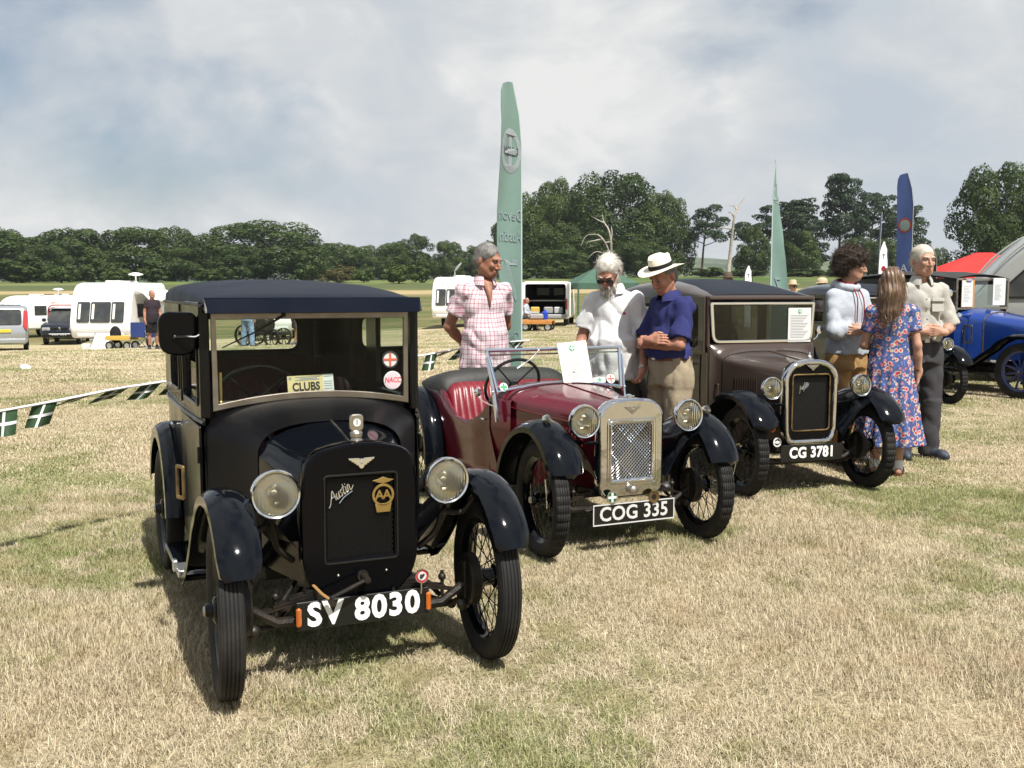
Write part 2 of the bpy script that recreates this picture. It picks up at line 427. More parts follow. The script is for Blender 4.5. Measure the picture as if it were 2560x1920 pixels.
def turf_material():
    m = bpy.data.materials.new('dry_turf'); m.use_nodes = True; nt = m.node_tree; b = nt.nodes['Principled BSDF']
    g, noise, mapr, mix, math_ = grass_nodes(nt)
    sp = _node(nt, 'ShaderNodeSeparateXYZ'); nt.links.new(g.outputs['Position'], sp.inputs[0]); Y = sp.outputs['Y']
    fine = noise(38, 5, .7); mid = noise(3.2, 5, .6); big = noise(.45, 4, .55, .4); streak = noise(.35, 4, .6, .3, (.35, 1.6, 1))
    straw = mix(mapr(fine, .35, .68), (.26, .21, .125), (.52, .45, .31))
    straw = mix(mapr(mid, .45, .72), straw, (.44, .34, .23)); straw = mix(math_('MULTIPLY', mapr(noise(6.5, 5, .65, .3), .52, .70), .55), straw, (.20, .165, .085))
    green = mix(mapr(fine, .35, .65), (.12, .13, .05), (.29, .29, .14))
    gp = mapr(math_('ADD', math_('MULTIPLY', big, .6), math_('MULTIPLY', mid, .4)), .50, .62)
    near = mix(math_('MULTIPLY', gp, .85), straw, green)
    # the cut field further off lies in greener and paler bands
    band = mapr(streak, .46, .60)
    farc = mix(band, (.47, .39, .25), (.17, .19, .075))
    c1 = mix(mapr(Y, 9, 26), near, mix(.35, farc, near))
    edge = math_('ADD', Y, math_('MULTIPLY', math_('SUBTRACT', noise(.08, 3), .5), 16))
    mead = mix(mapr(noise(.10, 6, .65, .5, (.5, 1.8, 1)), .42, .60), (.100, .112, .042), (.18, .155, .075))
    mead = mix(mapr(noise(1.2, 4, .6), .5, .7), mead, (.072, .088, .034))
    c2 = mix(mapr(edge, 50, 56), c1, mead)
    t1 = math_('ABSOLUTE', math_('SUBTRACT', edge, 128), 0); c3 = mix(mapr(t1, 5, 11), (.33, .26, .14), c2)
    far = mix(mapr(noise(.02, 5, .6), .4, .62), (.060, .105, .030), (.15, .16, .06))
    c4 = mix(mapr(edge, 132, 150), c3, mix(mapr(edge, 170, 180), (.080, .098, .042), far))
    nt.links.new(c4, b.inputs['Base Color']); b.inputs['Roughness'].default_value = .95; b.inputs['Specular IOR Level'].default_value = .1
    bp = _node(nt, 'ShaderNodeBump'); bp.inputs['Strength'].default_value = .9; bp.inputs['Distance'].default_value = .03
    nt.links.new(noise(45, 4, .7), bp.inputs['Height']); nt.links.new(bp.outputs[0], b.inputs['Normal'])
    return m
M['turf'] = turf_material()
def make_ground():
    ys = [-400, -150, -60, -25, -10, -3, 0, 1.5, 3, 4.5, 6]
    while ys[-1] < 2500: ys.append(ys[-1] * 1.06 + .4)
    us = np.sinh(np.linspace(-2.2, 2.2, 91)) / np.sinh(2.2)
    vs = []; n = len(us)
    for y in ys:
        w = 60 + 1.3 * abs(y); xs = us * w; zs = Hgt(xs, np.full(n, y)); vs += list(zip(xs.tolist(), [y] * n, zs.tolist()))
    fs = [(i * n + j, i * n + j + 1, (i + 1) * n + j + 1, (i + 1) * n + j) for i in range(len(ys) - 1) for j in range(n - 1)]
    mb = MB(); mb.add(vs, fs); o = mb.build('field', M['turf'], None, 180, False); tag(o, kind='structure')
make_ground()

# ------------------------------------------------------------------ far hills
def make_hills():
    hm = bpy.data.materials.new('hill_pasture'); hm.use_nodes = True; nt = hm.node_tree; b = nt.nodes['Principled BSDF']
    g, noise, mapr, mix, math_ = grass_nodes(nt)
    c = mix(mapr(noise(.012, 5, .6, .6), .44, .56), (.030, .050, .020), (.085, .105, .042)); c = mix(mapr(noise(.05, 4), .5, .62), c, (.020, .036, .015))
    nt.links.new(c, b.inputs['Base Color']); b.inputs['Roughness'].default_value = 1
    for k, (d, base, amp, ph) in enumerate(((1100, 30, 9, .4), (1900, 62, 14, 2.1))):
        mb = MB(); rings = []
        xs = np.linspace(-d * 1.0, d * 1.0, 140)
        for t in (0, .3, .6, .85, 1, 1.3):
            prof = math.sin(min(t, 1) * math.pi / 2) if t <= 1 else .8
            rings.append([(x, d + t * 320, prof * (base + amp * math.sin(x / d * 6 + ph) + amp * .5 * math.sin(x / d * 15 + ph * 2) + amp * .25 * math.sin(x / d * 41)) * (0.75 + .35 * (1 / (1 + math.exp(-(x / d - .1) * 9)))) + 4 - (4 if t == 0 else 0)) for x in xs])
        mb.loft(rings, False); o = mb.build('hill', hm, None, 180); tag(o, kind='structure')
make_hills()

# ------------------------------------------------------------------ trees
def leaf_mat(name, dark, light, trans=.25, rough=.55):
    m = bpy.data.materials.new(name); m.use_nodes = True; nt = m.node_tree; nt.nodes.clear()
    o = _node(nt, 'ShaderNodeOutputMaterial'); a = _node(nt, 'ShaderNodeAttribute', attribute_name='tint')
    oi = _node(nt, 'ShaderNodeObjectInfo'); ad = _node(nt, 'ShaderNodeMath', operation='MULTIPLY_ADD'); ad.inputs[1].default_value = .35; nt.links.new(oi.outputs['Random'], ad.inputs[0]); 
    sc = _node(nt, 'ShaderNodeMath', operation='MULTIPLY'); sc.inputs[1].default_value = .7; nt.links.new(a.outputs['Fac'], sc.inputs[0]); nt.links.new(sc.outputs[0], ad.inputs[2])
    mx = _node(nt, 'ShaderNodeMix', data_type='RGBA'); nt.links.new(ad.outputs[0], mx.inputs[0]); mx.inputs[6].default_value = (*dark, 1); mx.inputs[7].default_value = (*light, 1)
    d = _node(nt, 'ShaderNodeBsdfDiffuse'); t = _node(nt, 'ShaderNodeBsdfTranslucent'); g = _node(nt, 'ShaderNodeBsdfGlossy'); g.inputs['Roughness'].default_value = rough; g.inputs[0].default_value = (.5, .55, .5, 1)
    nt.links.new(mx.outputs[2], d.inputs[0]); nt.links.new(mx.outputs[2], t.inputs[0])
    s1 = _node(nt, 'ShaderNodeMixShader'); s1.inputs[0].default_value = trans; nt.links.new(d.outputs[0], s1.inputs[1]); nt.links.new(t.outputs[0], s1.inputs[2])
    s2 = _node(nt, 'ShaderNodeMixShader'); s2.inputs[0].default_value = .035; nt.links.new(s1.outputs[0], s2.inputs[1]); nt.links.new(g.outputs[0], s2.inputs[2]); nt.links.new(s2.outputs[0], o.inputs[0])
    return m
M['leaf'] = leaf_mat('leaf', (.014, .030, .008), (.076, .112, .028))
M['leaf_pine'] = leaf_mat('leaf_pine', (.010, .022, .010), (.032, .055, .022), .1)
M['leaf_brown'] = leaf_mat('leaf_brown', (.05, .05, .018), (.13, .105, .04))
M['bark'] = mat('bark', (.055, .042, .030), .9, col2=(.11, .09, .07), vs=3, bump=.5, bs=8)
M['bark_pine'] = mat('bark_pine', (.075, .050, .036), .9, col2=(.13, .10, .08), vs=3, bump=.5, bs=8)
M['dead_wood'] = mat('dead_wood', (.42, .38, .33), .8, col2=(.26, .22, .18), vs=4, bump=.4, bs=10)
def leaf_mesh(name, pts, nrm, size, tint, m, rs):
    n = len(pts)
    nrm = nrm / (np.linalg.norm(nrm, axis=1, keepdims=True) + 1e-9)
    a = np.cross(nrm, rs.normal(size=(n, 3))); a /= np.linalg.norm(a, axis=1, keepdims=True) + 1e-9
    b = np.cross(nrm, a); sz = size[:, None]
    el = rs.uniform(.55, 1.0, (n, 1))
    q = np.stack([pts - a * sz * .9 , pts - b * sz * el * .6 + nrm * sz * .12, pts + a * sz * .9, pts + b * sz * el * .6 + nrm * sz * .12], 1).reshape(-1, 3)
    me = bpy.data.meshes.new(name)
    me.vertices.add(4 * n); me.vertices.foreach_set('co', q.astype(np.float32).ravel())
    me.loops.add(4 * n); me.loops.foreach_set('vertex_index', np.arange(4 * n, dtype=np.int32))
    me.polygons.add(n); me.polygons.foreach_set('loop_start', np.arange(0, 4 * n, 4, dtype=np.int32))
    at_ = me.attributes.new('tint', 'FLOAT', 'POINT'); at_.data.foreach_set('value', np.repeat(tint, 4).astype(np.float32))
    me.materials.append(m); me.update(calc_edges=True); return me
def crown_points(blobs, n, rs, flat=1.0, upward=.25):
    """leaf clumps on the outer shells of the blobs (cx, cy, cz, r), blobs' own tints"""
    B = np.array(blobs); w = B[:, 3] ** 2; w /= w.sum()
    k = rs.choice(len(B), n, p=w); d = rs.normal(size=(n, 3)); d[:, 2] += upward; d /= np.linalg.norm(d, axis=1, keepdims=True)
    # second-level clumping
    sub = rs.normal(size=(len(B), 14, 3)); sub /= np.linalg.norm(sub, axis=2, keepdims=True)
    dot = np.einsum('nj,nkj->nk', d, sub[k]); near_ = dot.max(1); rad = B[k, 3] * (0.70 + .34 * near_ ** 2 * (near_ > 0)) * rs.uniform(.80, 1.04, n)
    p = B[k, :3] + d * rad[:, None] * np.array([1, 1, flat])
    # drop what lies deep inside other blobs
    keep = np.ones(n, bool)
    for b in B:
        q = (p - b[:3]) / np.array([1, 1, flat]); keep &= (np.linalg.norm(q, axis=1) > b[3] * .62) | (rs.uniform(size=n) < .12)
    tint = np.clip(rs.uniform(0, 1, len(B))[k] * .45 + near_ * .25 + rs.uniform(-.15, .45, n), 0, 1)
    return p[keep], d[keep] + rs.normal(size=(keep.sum(), 3)) * .34, tint[keep]
def oak_meshes(seed, n=7000, nb=34, low=.18, wide=1.0, peak=1.0, leaf=.026, lm='leaf'):
    """unit tree: height 1, crown radius .5 * wide"""
    rs = np.random.default_rng(seed); blobs = []
    for i in range(nb):
        t = rs.uniform(0, 1) ** 1.0; z = low + .12 + (.74 - low) * t
        prof = math.sqrt(max(1 - ((z - (low + .36)) / (.60 - low * .3)) ** 2, .05)) if z > low + .36 else 1.0; rr = .40 * wide * prof
        a = rs.uniform(0, 2 * math.pi); q = rr * rs.uniform(.35, 1.0) ** .6; r = rs.uniform(.085, .155)
        blobs.append((q * math.cos(a), q * math.sin(a), min(z, .985 - r), r))
    blobs += [(rs.uniform(-.05, .05), rs.uniform(-.05, .05), .90 * peak, .10), (0, 0, low + .42, .26 * wide), (0, 0, low + .25, .22 * wide)]
    p, nr, t = crown_points(blobs, n, rs)
    crown = leaf_mesh('crown', p, nr, rs.uniform(.6, 1.25, len(p)) * leaf, t, M[lm], rs)
    tb = MB(); lean = rs.uniform(-.02, .02, 2)
    tb.tube([(0, 0, -.02), (lean[0] * .3, lean[1] * .3, low * .5), (lean[0], lean[1], low + .1), (lean[0], lean[1], low + .35)], [.038, .028, .022, .008], 8)
    for i in range(7):
        b = blobs[rs.integers(0, nb)]; tb.tube([(lean[0], lean[1], low * .8 + rs.uniform(0, .12)), (b[0] * .5, b[1] * .5, (low + b[2]) * .5), (b[0] * .95, b[1] * .95, b[2])], [.015, .010, .004], 6)
    return tb.data('trunk', M['bark'], 60), crown
def pine_meshes(seed, n=4200, pads=22, z0=.45, wide=1.0, lean=(0, 0), top=True, leaf=.018):
    rs = np.random.default_rng(seed); blobs = []; tb = MB()
    ax = lambda z: (lean[0] * z * z, lean[1] * z * z)
    tb.tube([(*ax(z), z - .02) for z in np.linspace(0, .97, 8)], [.022, .019, .017, .015, .012, .009, .006, .003], 8)
    for i in range(pads):
        t = i / (pads - 1); z = z0 + (.93 - z0) * t; a = i * 2.4 + rs.uniform(-.5, .5)
        reach = wide * (.34 * (1 - .55 * t)) * rs.uniform(.45, 1.05); cx, cy = ax(z); r = rs.uniform(.10, .155) * (1.05 - .25 * t)
        px, py, pz = cx + reach * math.cos(a), cy + reach * math.sin(a), z + rs.uniform(0, .05)
        blobs.append((px, py, pz, r)); tb.tube([(cx, cy, z - .06), ((cx + px) / 2, (cy + py) / 2, z - .02), (px, py, pz - .02)], [.008, .006, .003], 5)
        for q in range(2): blobs.append((px + rs.uniform(-.08, .08), py + rs.uniform(-.08, .08), pz + rs.uniform(-.015, .03), r * .65))
    blobs.append((*ax(.95), .955, .07))
    p, nr, t = crown_points(blobs, int(n * 2.2), rs, flat=.52, upward=.5)
    return tb.data('trunk', M['bark_pine'], 60), leaf_mesh('crown', p, nr, rs.uniform(.6, 1.2, len(p)) * leaf, t, M['leaf_pine'], rs)
VAR = {}
for i, kw in enumerate((dict(n=26000, nb=58, wide=1.1, low=-.03, leaf=.020), dict(n=24000, nb=52, wide=1.05, low=-.02, leaf=.020), dict(n=24000, nb=52, low=-.04, wide=1.15, leaf=.020), dict(n=20000, nb=46, low=-.03, wide=1.0, leaf=.021), dict(n=40000, nb=80, wide=1.1, low=.0, leaf=.016), dict(n=34000, nb=70, wide=1.05, low=-.02, leaf=.017))):
    VAR['oak%d' % i] = oak_meshes(100 + i, **kw)
VAR['bush0'] = oak_meshes(201, n=2600, nb=18, low=.0, wide=1.15, leaf=.05)
VAR['bush1'] = oak_meshes(202, n=2400, nb=16, low=.02, wide=1.0, leaf=.05)
VAR['bushb'] = oak_meshes(203, n=2200, nb=16, low=.0, wide=1.2, leaf=.05, lm='leaf_brown')
VAR['pine0'] = pine_meshes(301, pads=14, z0=.50, wide=1.25, lean=(.10, 0), n=3600)
VAR['pine1'] = pine_meshes(302, pads=18, z0=.50, wide=1.15, lean=(-.45, 0), n=4200)
VAR['pine2'] = pine_meshes(303, pads=26, z0=.22, wide=1.15, n=5600)
VAR['pine3'] = pine_meshes(304, pads=26, z0=.38, wide=.95, n=5600)
VAR['pine4'] = pine_meshes(305, pads=20, z0=.42, wide=1.2, lean=(.12, 0), n=4600)
def plant_tree(name, label, var, px, top, wpx, d, group, rot=None, base=None, cat_='tree'):
    g = gx(px, d); z0 = g.z if base is None else at(px, base, d).z
    h = at(px, top, d).z - z0; w = wpx * d / FPX
    o = thing(name, label, cat_, (g.x, d, z0), rng.uniform(0, 6.28) if rot is None else rot, group)
    tr, cr = VAR[var]; s = (w / 1.0, w / 1.0, h)
    for n, me in (('trunk', tr), ('crown', cr)):
        c = link(n, me, o); c.scale = s
    return o
# the wood on the left, each crown that stands out
GL = 'trees of the wood behind the caravans'
left = [(-60, 560, 260, 250, 'oak0', 'broad oak at the left edge of the picture, cut by the frame'),
        (38, 573, 175, 262, 'oak2', 'leftmost whole oak of the far wood, above the silver van'),
        (185, 568, 190, 245, 'oak0', 'rounded oak in the far wood above the dark off-roader'),
        (120, 610, 150, 225, 'oak3', 'low front oak above the gap between silver van and off-roader'),
        (345, 567, 215, 245, 'oak1', 'broad oak directly above the big white caravan'),
        (440, 564, 150, 275, 'oak2', 'oak behind and right of the one above the big caravan'),
        (525, 586, 110, 290, 'oak3', 'smaller distant oak left of the tall dome-shaped tree'),
        (470, 618, 150, 235, 'oak1', 'front oak filling the dip left of the dome-shaped tree'),
        (665, 550, 300, 240, 'oak4', 'tallest dome-shaped oak above the black saloon roof'),
        (600, 610, 150, 228, 'oak2', 'low leafy oak at the left foot of the dome-shaped tree'),
        (775, 605, 140, 250, 'oak3', 'oak leaning on the right flank of the dome-shaped tree'),
        (850, 606, 130, 280, 'oak0', 'first of the lower oaks right of the dome-shaped tree'),
        (925, 612, 130, 300, 'oak2', 'second of the lower oaks right of the dome-shaped tree'),
        (985, 604, 100, 285, 'oak1', 'small oak just left of the tall pointed pair'),
        (1042, 584, 115, 265, 'oak3', 'tall rounded oak behind the satellite-dish caravan'),
        (1122, 600, 80, 270, 'oak1', 'pointed oak behind the man in the checked shirt'),
        (1180, 613, 100, 285, 'oak2', 'low oak between the checked-shirt man and the tall banner'),
        (265, 600, 120, 262, 'oak3', 'oak in the dip between the two broad oaks on the left')]
for px, top, w, d, v, lab in left: plant_tree('oak_tree', lab, v, px, top, w * 1.12, d, GL)
GB = 'bushes at the foot of the wood'
for px, top, w, d, v, lab in [(60, 640, 150, 205, 'bush0', 'bush below the wood above the silver van'), (160, 648, 100, 200, 'bush1', 'bush below the wood above the dark off-roader roof'), (232, 640, 80, 205, 'bush0', 'pale bush below the wood left of the big caravan'), (310, 655, 110, 200, 'bush1', 'bush below the wood over the big caravan roof'), (385, 648, 90, 205, 'bush0', 'pale bush below the wood by the caravan roof dish'), (550, 655, 110, 205, 'bush1', 'bush at the left foot of the dome-shaped oak'), (770, 640, 90, 200, 'bush0', 'leafy bush at the right foot of the dome-shaped oak'),
        (850, 662, 95, 190, 'bushb', 'brownish bush over the right half of the black roof'), (912, 660, 60, 188, 'bush1', 'dark round bush right of the brownish one'), (998, 640, 100, 175, 'bush1', 'round lone tree left of the satellite-dish caravan'), (1056, 650, 60, 180, 'bush0', 'small bush beside the round lone tree')]:
    plant_tree('bush', lab, v, px, top, w, d, GB, cat_='bush')
# the clump and the pines on the right
GR = 'trees of the clump behind the men'
for px, top, w, d, v, lab in [(1275, 545, 130, 236, 'oak1', 'low oak bough showing left of the tall green banner'), (1345, 478, 190, 232, 'oak4', 'left oak of the clump just right of the tall banner'), (1405, 443, 150, 246, 'oak5', 'oak with a separate small top left of the clump summit'), (1535, 424, 250, 236, 'oak4', 'highest oak in the middle of the clump'), (1655, 473, 160, 230, 'oak5', 'right-hand oak of the clump above the panama hat'), (1470, 560, 190, 226, 'oak5', 'low oak behind the bleached dead tree'), (1600, 580, 150, 224, 'oak5', 'low oak between the dead tree and the panama hat'), (1412, 620, 130, 214, 'oak3', 'small pale oak in front of the clump, above the white van')]:
    plant_tree('oak_tree', lab, v, px, top, w * 1.1, d, GR)
GP = 'pines on the right'
for px, top, w, d, v, rot, lab in [(1752, 516, 105, 225, 'pine0', 0.0, 'slim pine with a bare trunk right of the oak clump'), (1890, 498, 150, 232, 'pine1', math.pi, 'leaning pine just left of the second green banner'), (1995, 503, 130, 235, 'pine2', .7, 'bushy pine right of the second green banner'), (2092, 434, 130, 238, 'pine3', 0, 'tallest pine above the youth in the hooded top'), (2165, 482, 130, 242, 'pine4', .4, 'spreading pine right of the tallest one'), (2235, 510, 120, 246, 'pine4', 0, 'spreading pine behind the blue banner')]:
    plant_tree('pine_tree', lab, v, px, top, w * 1.5, d, GP, rot)
for px, top, w, d, v, lab in [(1880, 560, 105, 222, 'oak3', 'round leafy tree below the leaning pine'), (2205, 595, 95, 215, 'oak2', 'leafy tree behind the tall lettered banner'), (2110, 625, 90, 218, 'oak1', 'low leafy tree behind the curly-haired youth'), (1985, 575, 130, 228, 'oak0', 'dense leafy tree filling in below the bushy pine'), (2140, 590, 110, 232, 'oak2', 'dense leafy tree filling in below the tallest pine'), (2490, 404, 250, 150, 'oak4', 'big dark oak at the right edge above the red gazebo'), (2585, 440, 180, 156, 'oak5', 'oak cut by the right edge of the picture'), (2345, 618, 60, 300, 'oak3', 'small distant tree left of the red gazebo')]:
    plant_tree('leafy_tree', lab, v, px, top, w, d, 'leafy trees on the right')
for px, top, w, d, v, lab in [(1770, 668, 120, 210, 'bush0', 'bush at the foot of the slim pine'), (1850, 665, 110, 208, 'bush1', 'bush at the foot of the bleached trunk'), (2010, 672, 130, 206, 'bush0', 'bush at the foot of the bushy pine'), (2090, 668, 110, 206, 'bush1', 'bush at the foot of the tallest pine'), (1480, 675, 150, 205, 'bush1', 'bush at the foot of the oak clump'), (1300, 668, 120, 205, 'bush0', 'bush right of the tall banner foot'), (2300, 660, 120, 210, 'bush0', 'bush behind the white-haired man')]:
    plant_tree('bush', lab, v, px, top, w, d, 'bushes on the right', cat_='bush')
def dead_tree(label, d, lines, r0):
    """lines: polylines of photograph points along the limbs, thick to thin"""
    root = thing('dead_tree', label, 'tree', gx(lines[0][0][0], d), 0, 'dead trees'); o = root.location
    for k, ln in enumerate(lines):
        n = len(ln); P = [at(px, py, d + .6 * math.sin(i * 1.7 + k * 2.2) * (i > 0)) - Vector(o) for i, (px, py) in enumerate(ln)]
        if k == 0: P[0].z = -.1
        rad = [max(r0 * (1 if k == 0 else .55) * (1 - .80 * i / (n - 1)), .030) for i in range(n)]
        mb = MB(); Q = cat(P, 4); mb.tube(Q, list(np.interp(np.linspace(0, 1, len(Q)), np.linspace(0, 1, n), rad)), 6); mb.build('trunk' if k == 0 else 'branch', M['dead_wood'], root, 60)
dead_tree('bleached forked dead tree behind the bearded man', 205, [[(1525, 700), (1527, 650), (1528, 610), (1522, 575), (1510, 555), (1505, 535)], [(1527, 645), (1515, 610), (1500, 590), (1484, 586), (1465, 590), (1452, 615)], [(1528, 600), (1530, 580), (1528, 565)], [(1520, 638), (1505, 632), (1488, 630), (1470, 645)], [(1505, 598), (1485, 602), (1470, 606), (1464, 620)], [(1524, 662), (1505, 650), (1492, 660)], [(1512, 558), (1495, 550), (1478, 540)], [(1527, 605), (1516, 606), (1508, 615)]], .30)
dead_tree('pale barkless dead trunk between slim pine and leaning pine', 215, [[(1820, 695), (1825, 640), (1831, 580), (1837, 540), (1850, 510), (1862, 493)], [(1829, 573), (1815, 570), (1797, 570)], [(1836, 545), (1828, 530), (1820, 533)], [(1842, 524), (1835, 515), (1818, 514)]], .42)
# ------------------------------------------------------------------ vintage car pieces (x to the viewer's right, y to the car's rear, z up)
_wheel_cache = {}
def wheel_meshes(key, Rw=0.325, tw=0.092, rimr=0.245, block=False, paint='gloss_black', wood=False):
    if key in _wheel_cache: return _wheel_cache[key]
    t = MB(); h = tw / 2
    # tyre: ribs (or blocks) round the tread
    nseg = 72
    prof = [(rimr - 0.004, -h * .62), (rimr + 0.020, -h * .93), (rimr + 0.045, -h), (Rw - 0.022, -h * .93), (Rw - 0.008, -h * .80)]
    ribs = 5; g = 0.004
    for i in range(ribs):
        x0 = -h * .74 + i * h * 1.48 / ribs; x1 = x0 + h * 1.48 / ribs
        crown = lambda x: Rw - 0.007 * (abs(x) / h) ** 2
        prof += [(crown(x0) - g, x0 + .0007), (crown(x0), x0 + .0028), (crown(x1), x1 - .0028), (crown(x1) - g, x1 - .0007)]
    prof += [(Rw - 0.008, h * .80), (Rw - 0.022, h * .93), (rimr + 0.045, h), (rimr + 0.020, h * .93), (rimr - 0.004, h * .62)]
    if not block: t.lathe(prof, nseg, axis='x')
    else:
        rings = []; n = 168
        for r, x in prof:
            ring = []
            for j in range(n):
                a = 2 * math.pi * j / n; cut = 0.006 if (j % 4 == 0 and r > Rw - 0.009) else 0.0
                ring.append((x, (r - cut) * math.cos(a), (r - cut) * math.sin(a)))
            rings.append(ring)
        t.loft(rings)
    tyre = t.data('tyre', M['rubber'], 30)
    rb = MB()
    rb.lathe([(rimr - .004, -h * .60), (rimr + .004, -h * .66), (rimr + .006, -h * .5), (rimr - .012, -h * .42), (rimr - .022, -h * .2), (rimr - .022, h * .2), (rimr - .012, h * .42), (rimr + .006, h * .5), (rimr + .004, h * .66), (rimr - .004, h * .60), (rimr - .018, h * .34), (rimr - .028, h * .2), (rimr - .028, -h * .2), (rimr - .018, -h * .34)], 56, axis='x', loop=True)
    rim = rb.data('rim', M[paint], 40)
    sp = MB()
    if wood:
        for k in range(12):
            a = 2 * math.pi * k / 12
            sp.tube([(0, .05 * math.cos(a), .05 * math.sin(a)), (0, (rimr - .02) * math.cos(a), (rimr - .02) * math.sin(a))], [.019, .013], 8)
    else:
        for k in range(36):
            a = 2 * math.pi * k / 36; s1 = -1 if k % 2 else 1; off = R(34) * (1 if (k // 2) % 2 else -1)
            sp.tube([(s1 * .034, .048 * math.cos(a + off), .048 * math.sin(a + off)), (0, (rimr - .024) * math.cos(a), (rimr - .024) * math.sin(a))], .0022, 4, cap=False)
    spokes = sp.data('spokes', M[paint], 40)
    hb = MB()
    hb.lathe([(.001, .072), (.022, .070), (.028, .060), (.030, .045), (.045, .040), (.050, .034), (.034, .028), (.034, -.028), (.052, -.034), (.052, -.05), (.001, -.05)], 24, axis='x')
    hub = hb.data('wheel', M[paint], 35)
    cp = MB(); cp.lathe([(.001, .078), (.016, .076), (.022, .068), (.023, .056)], 20, axis='x')
    cap = cp.data('hub_cap', M['nickel'], 35)
    dr = MB(); dr.lathe([(.001, -.045), (.098, -.045), (.104, -.050), (.104, -.082), (.096, -.090), (.001, -.092)], 32, axis='x')
    drum = dr.data('brake_drum', M['chassis'], 35)
    _wheel_cache[key] = (hub, tyre, rim, spokes, cap, drum)
    return _wheel_cache[key]
def add_wheel(parent, key, x, y, z, side, steer=0.0, **kw):
    hub, tyre, rim, spokes, cap, drum = wheel_meshes(key, **kw)
    w = link('wheel', hub, parent); w.location = (x, y, z)
    w.rotation_euler = (rng.uniform(0, 6), 0, (0 if side > 0 else math.pi) + steer)
    w.rotation_mode = 'XYZ'
    for n, me in (('tyre', tyre), ('rim', rim), ('spokes', spokes), ('hub_cap', cap), ('brake_drum', drum)):
        o = link(n, me, w)
        if n == 'spokes': o['kind'] = 'stuff'
    return w
def arch(w, zb, zs, zt, y, n=2.4, m=14, flare=0.0, thin=None):
    """open arch: from bottom (-w) over the top to bottom (+w)"""
    half = [(w - flare, zb), (w, lerp(zb, zs, .5)), (w, zs)]
    for i in range(1, m + 1):
        t = math.pi / 2 * i / m
        half.append((w * max(math.cos(t), 0) ** (2 / n), zs + (zt - zs) * math.sin(t) ** (2 / n)))
    pts = [(-x, y, z) for x, z in half] + [(x, y, z) for x, z in half[-2::-1]]
    return pts
def shell(mb, rings, t=0.004):
    mb.loft(rings, closed=False)
def wing(path, x0, x1, dome=0.03, lip=0.03, t=0.004, ends=True, sections=9, widths=None, inner_drop=None):
    """mudguard: path = [(y, z)...] along the crown; x0 inner edge, x1 outer edge (sign carries the side)"""
    mb = MB(); P = [Vector((p[0], p[1])) for p in path]; rings = []
    for i, p in enumerate(P):
        a, b = P[max(i - 1, 0)], P[min(i + 1, len(P) - 1)]
        tg = (b - a).normalized(); nr = Vector((-tg.y, tg.x))
        if nr.y < 0 and abs(tg.x) > .2 and tg.x > 0: nr = -nr
        nr = Vector((-tg.y, tg.x)) if tg.x >= -1 else nr
        xa, xb = (x0, x1) if widths is None else widths[i]
        top = []
        for k in range(sections):
            s = k / (sections - 1); h = dome * (1 - abs(2 * s - 1) ** 2.6)
            top.append((lerp(xa, xb, s), h))
        drop = lip if inner_drop is None else inner_drop[i]
        loop = [(xa, -drop)] + top + [(xb, -lip), (xb - math.copysign(t, xb - xa), -lip)]
        loop += [(x + (math.copysign(t, xb - xa) if k == 0 else (-math.copysign(t, xb - xa) if k == sections - 1 else 0)), h - t) for k, (x, h) in reversed(list(enumerate(top)))]
        loop += [(xa + math.copysign(t, xb - xa), -drop)]
        rings.append([(x, p.x + nr.x * h, p.y + nr.y * h) for x, h in loop])
    mb.loft(rings, True, ends, ends)
    return mb
def arc_path(cy, cz, r0, r1, a0, a1, n):
    out = []
    for i in range(n + 1):
        t = i / n; a = R(lerp(a0, a1, t)); r = lerp(r0, r1, t); out.append((cy - r * math.cos(a), cz + r * math.sin(a)))
    return out
def headlamp(parent, pos, r, frost=True, depth=None, rim='chrome', shellmat='gloss_black', rz=0.0):
    d = depth or r * 1.25
    mb = MB(); mb.lathe([(r * .96, 0.0), (r * 1.0, .012), (r * .97, d * .25), (r * .80, d * .60), (r * .50, d * .88), (r * .18, d), (.001, d * 1.01)], 32, axis='y')
    o = mb.build('headlamp', M[shellmat], parent); o.location = pos; o.rotation_euler = (0, 0, rz)
    q = MB(); q.lathe([(r * .93, -.006), (r * 1.0, -.010), (r * 1.05, -.004), (r * 1.06, .008), (r * 1.03, .022), (r * .97, .024), (r * .93, .010)], 40, axis='y', loop=True)
    q.build('lamp_rim', M[rim], o)
    f = MB(); f.lathe([(r * .94, .004), (r * .85, .030), (r * .66, .056), (r * .40, .078), (r * .18, .087), (.001, .089)], 32, axis='y')
    f.build('reflector', M['reflector'], o)
    b = MB(); b.ball((0, .045, 0), (.012, .018, .012), 10, 6); b.build('bulb', M['lens_bulb'], o)
    l = MB(); l.lathe([(.001, -.014), (r * .30, -.0132), (r * .60, -.010), (r * .85, -.004), (r * .945, .001), (r * .93, .004), (r * .6, -.006), (.001, -.010)], 32, axis='y')
    l.build('lens', M['lens_frost' if frost else 'lens_clear'], o)
    return o
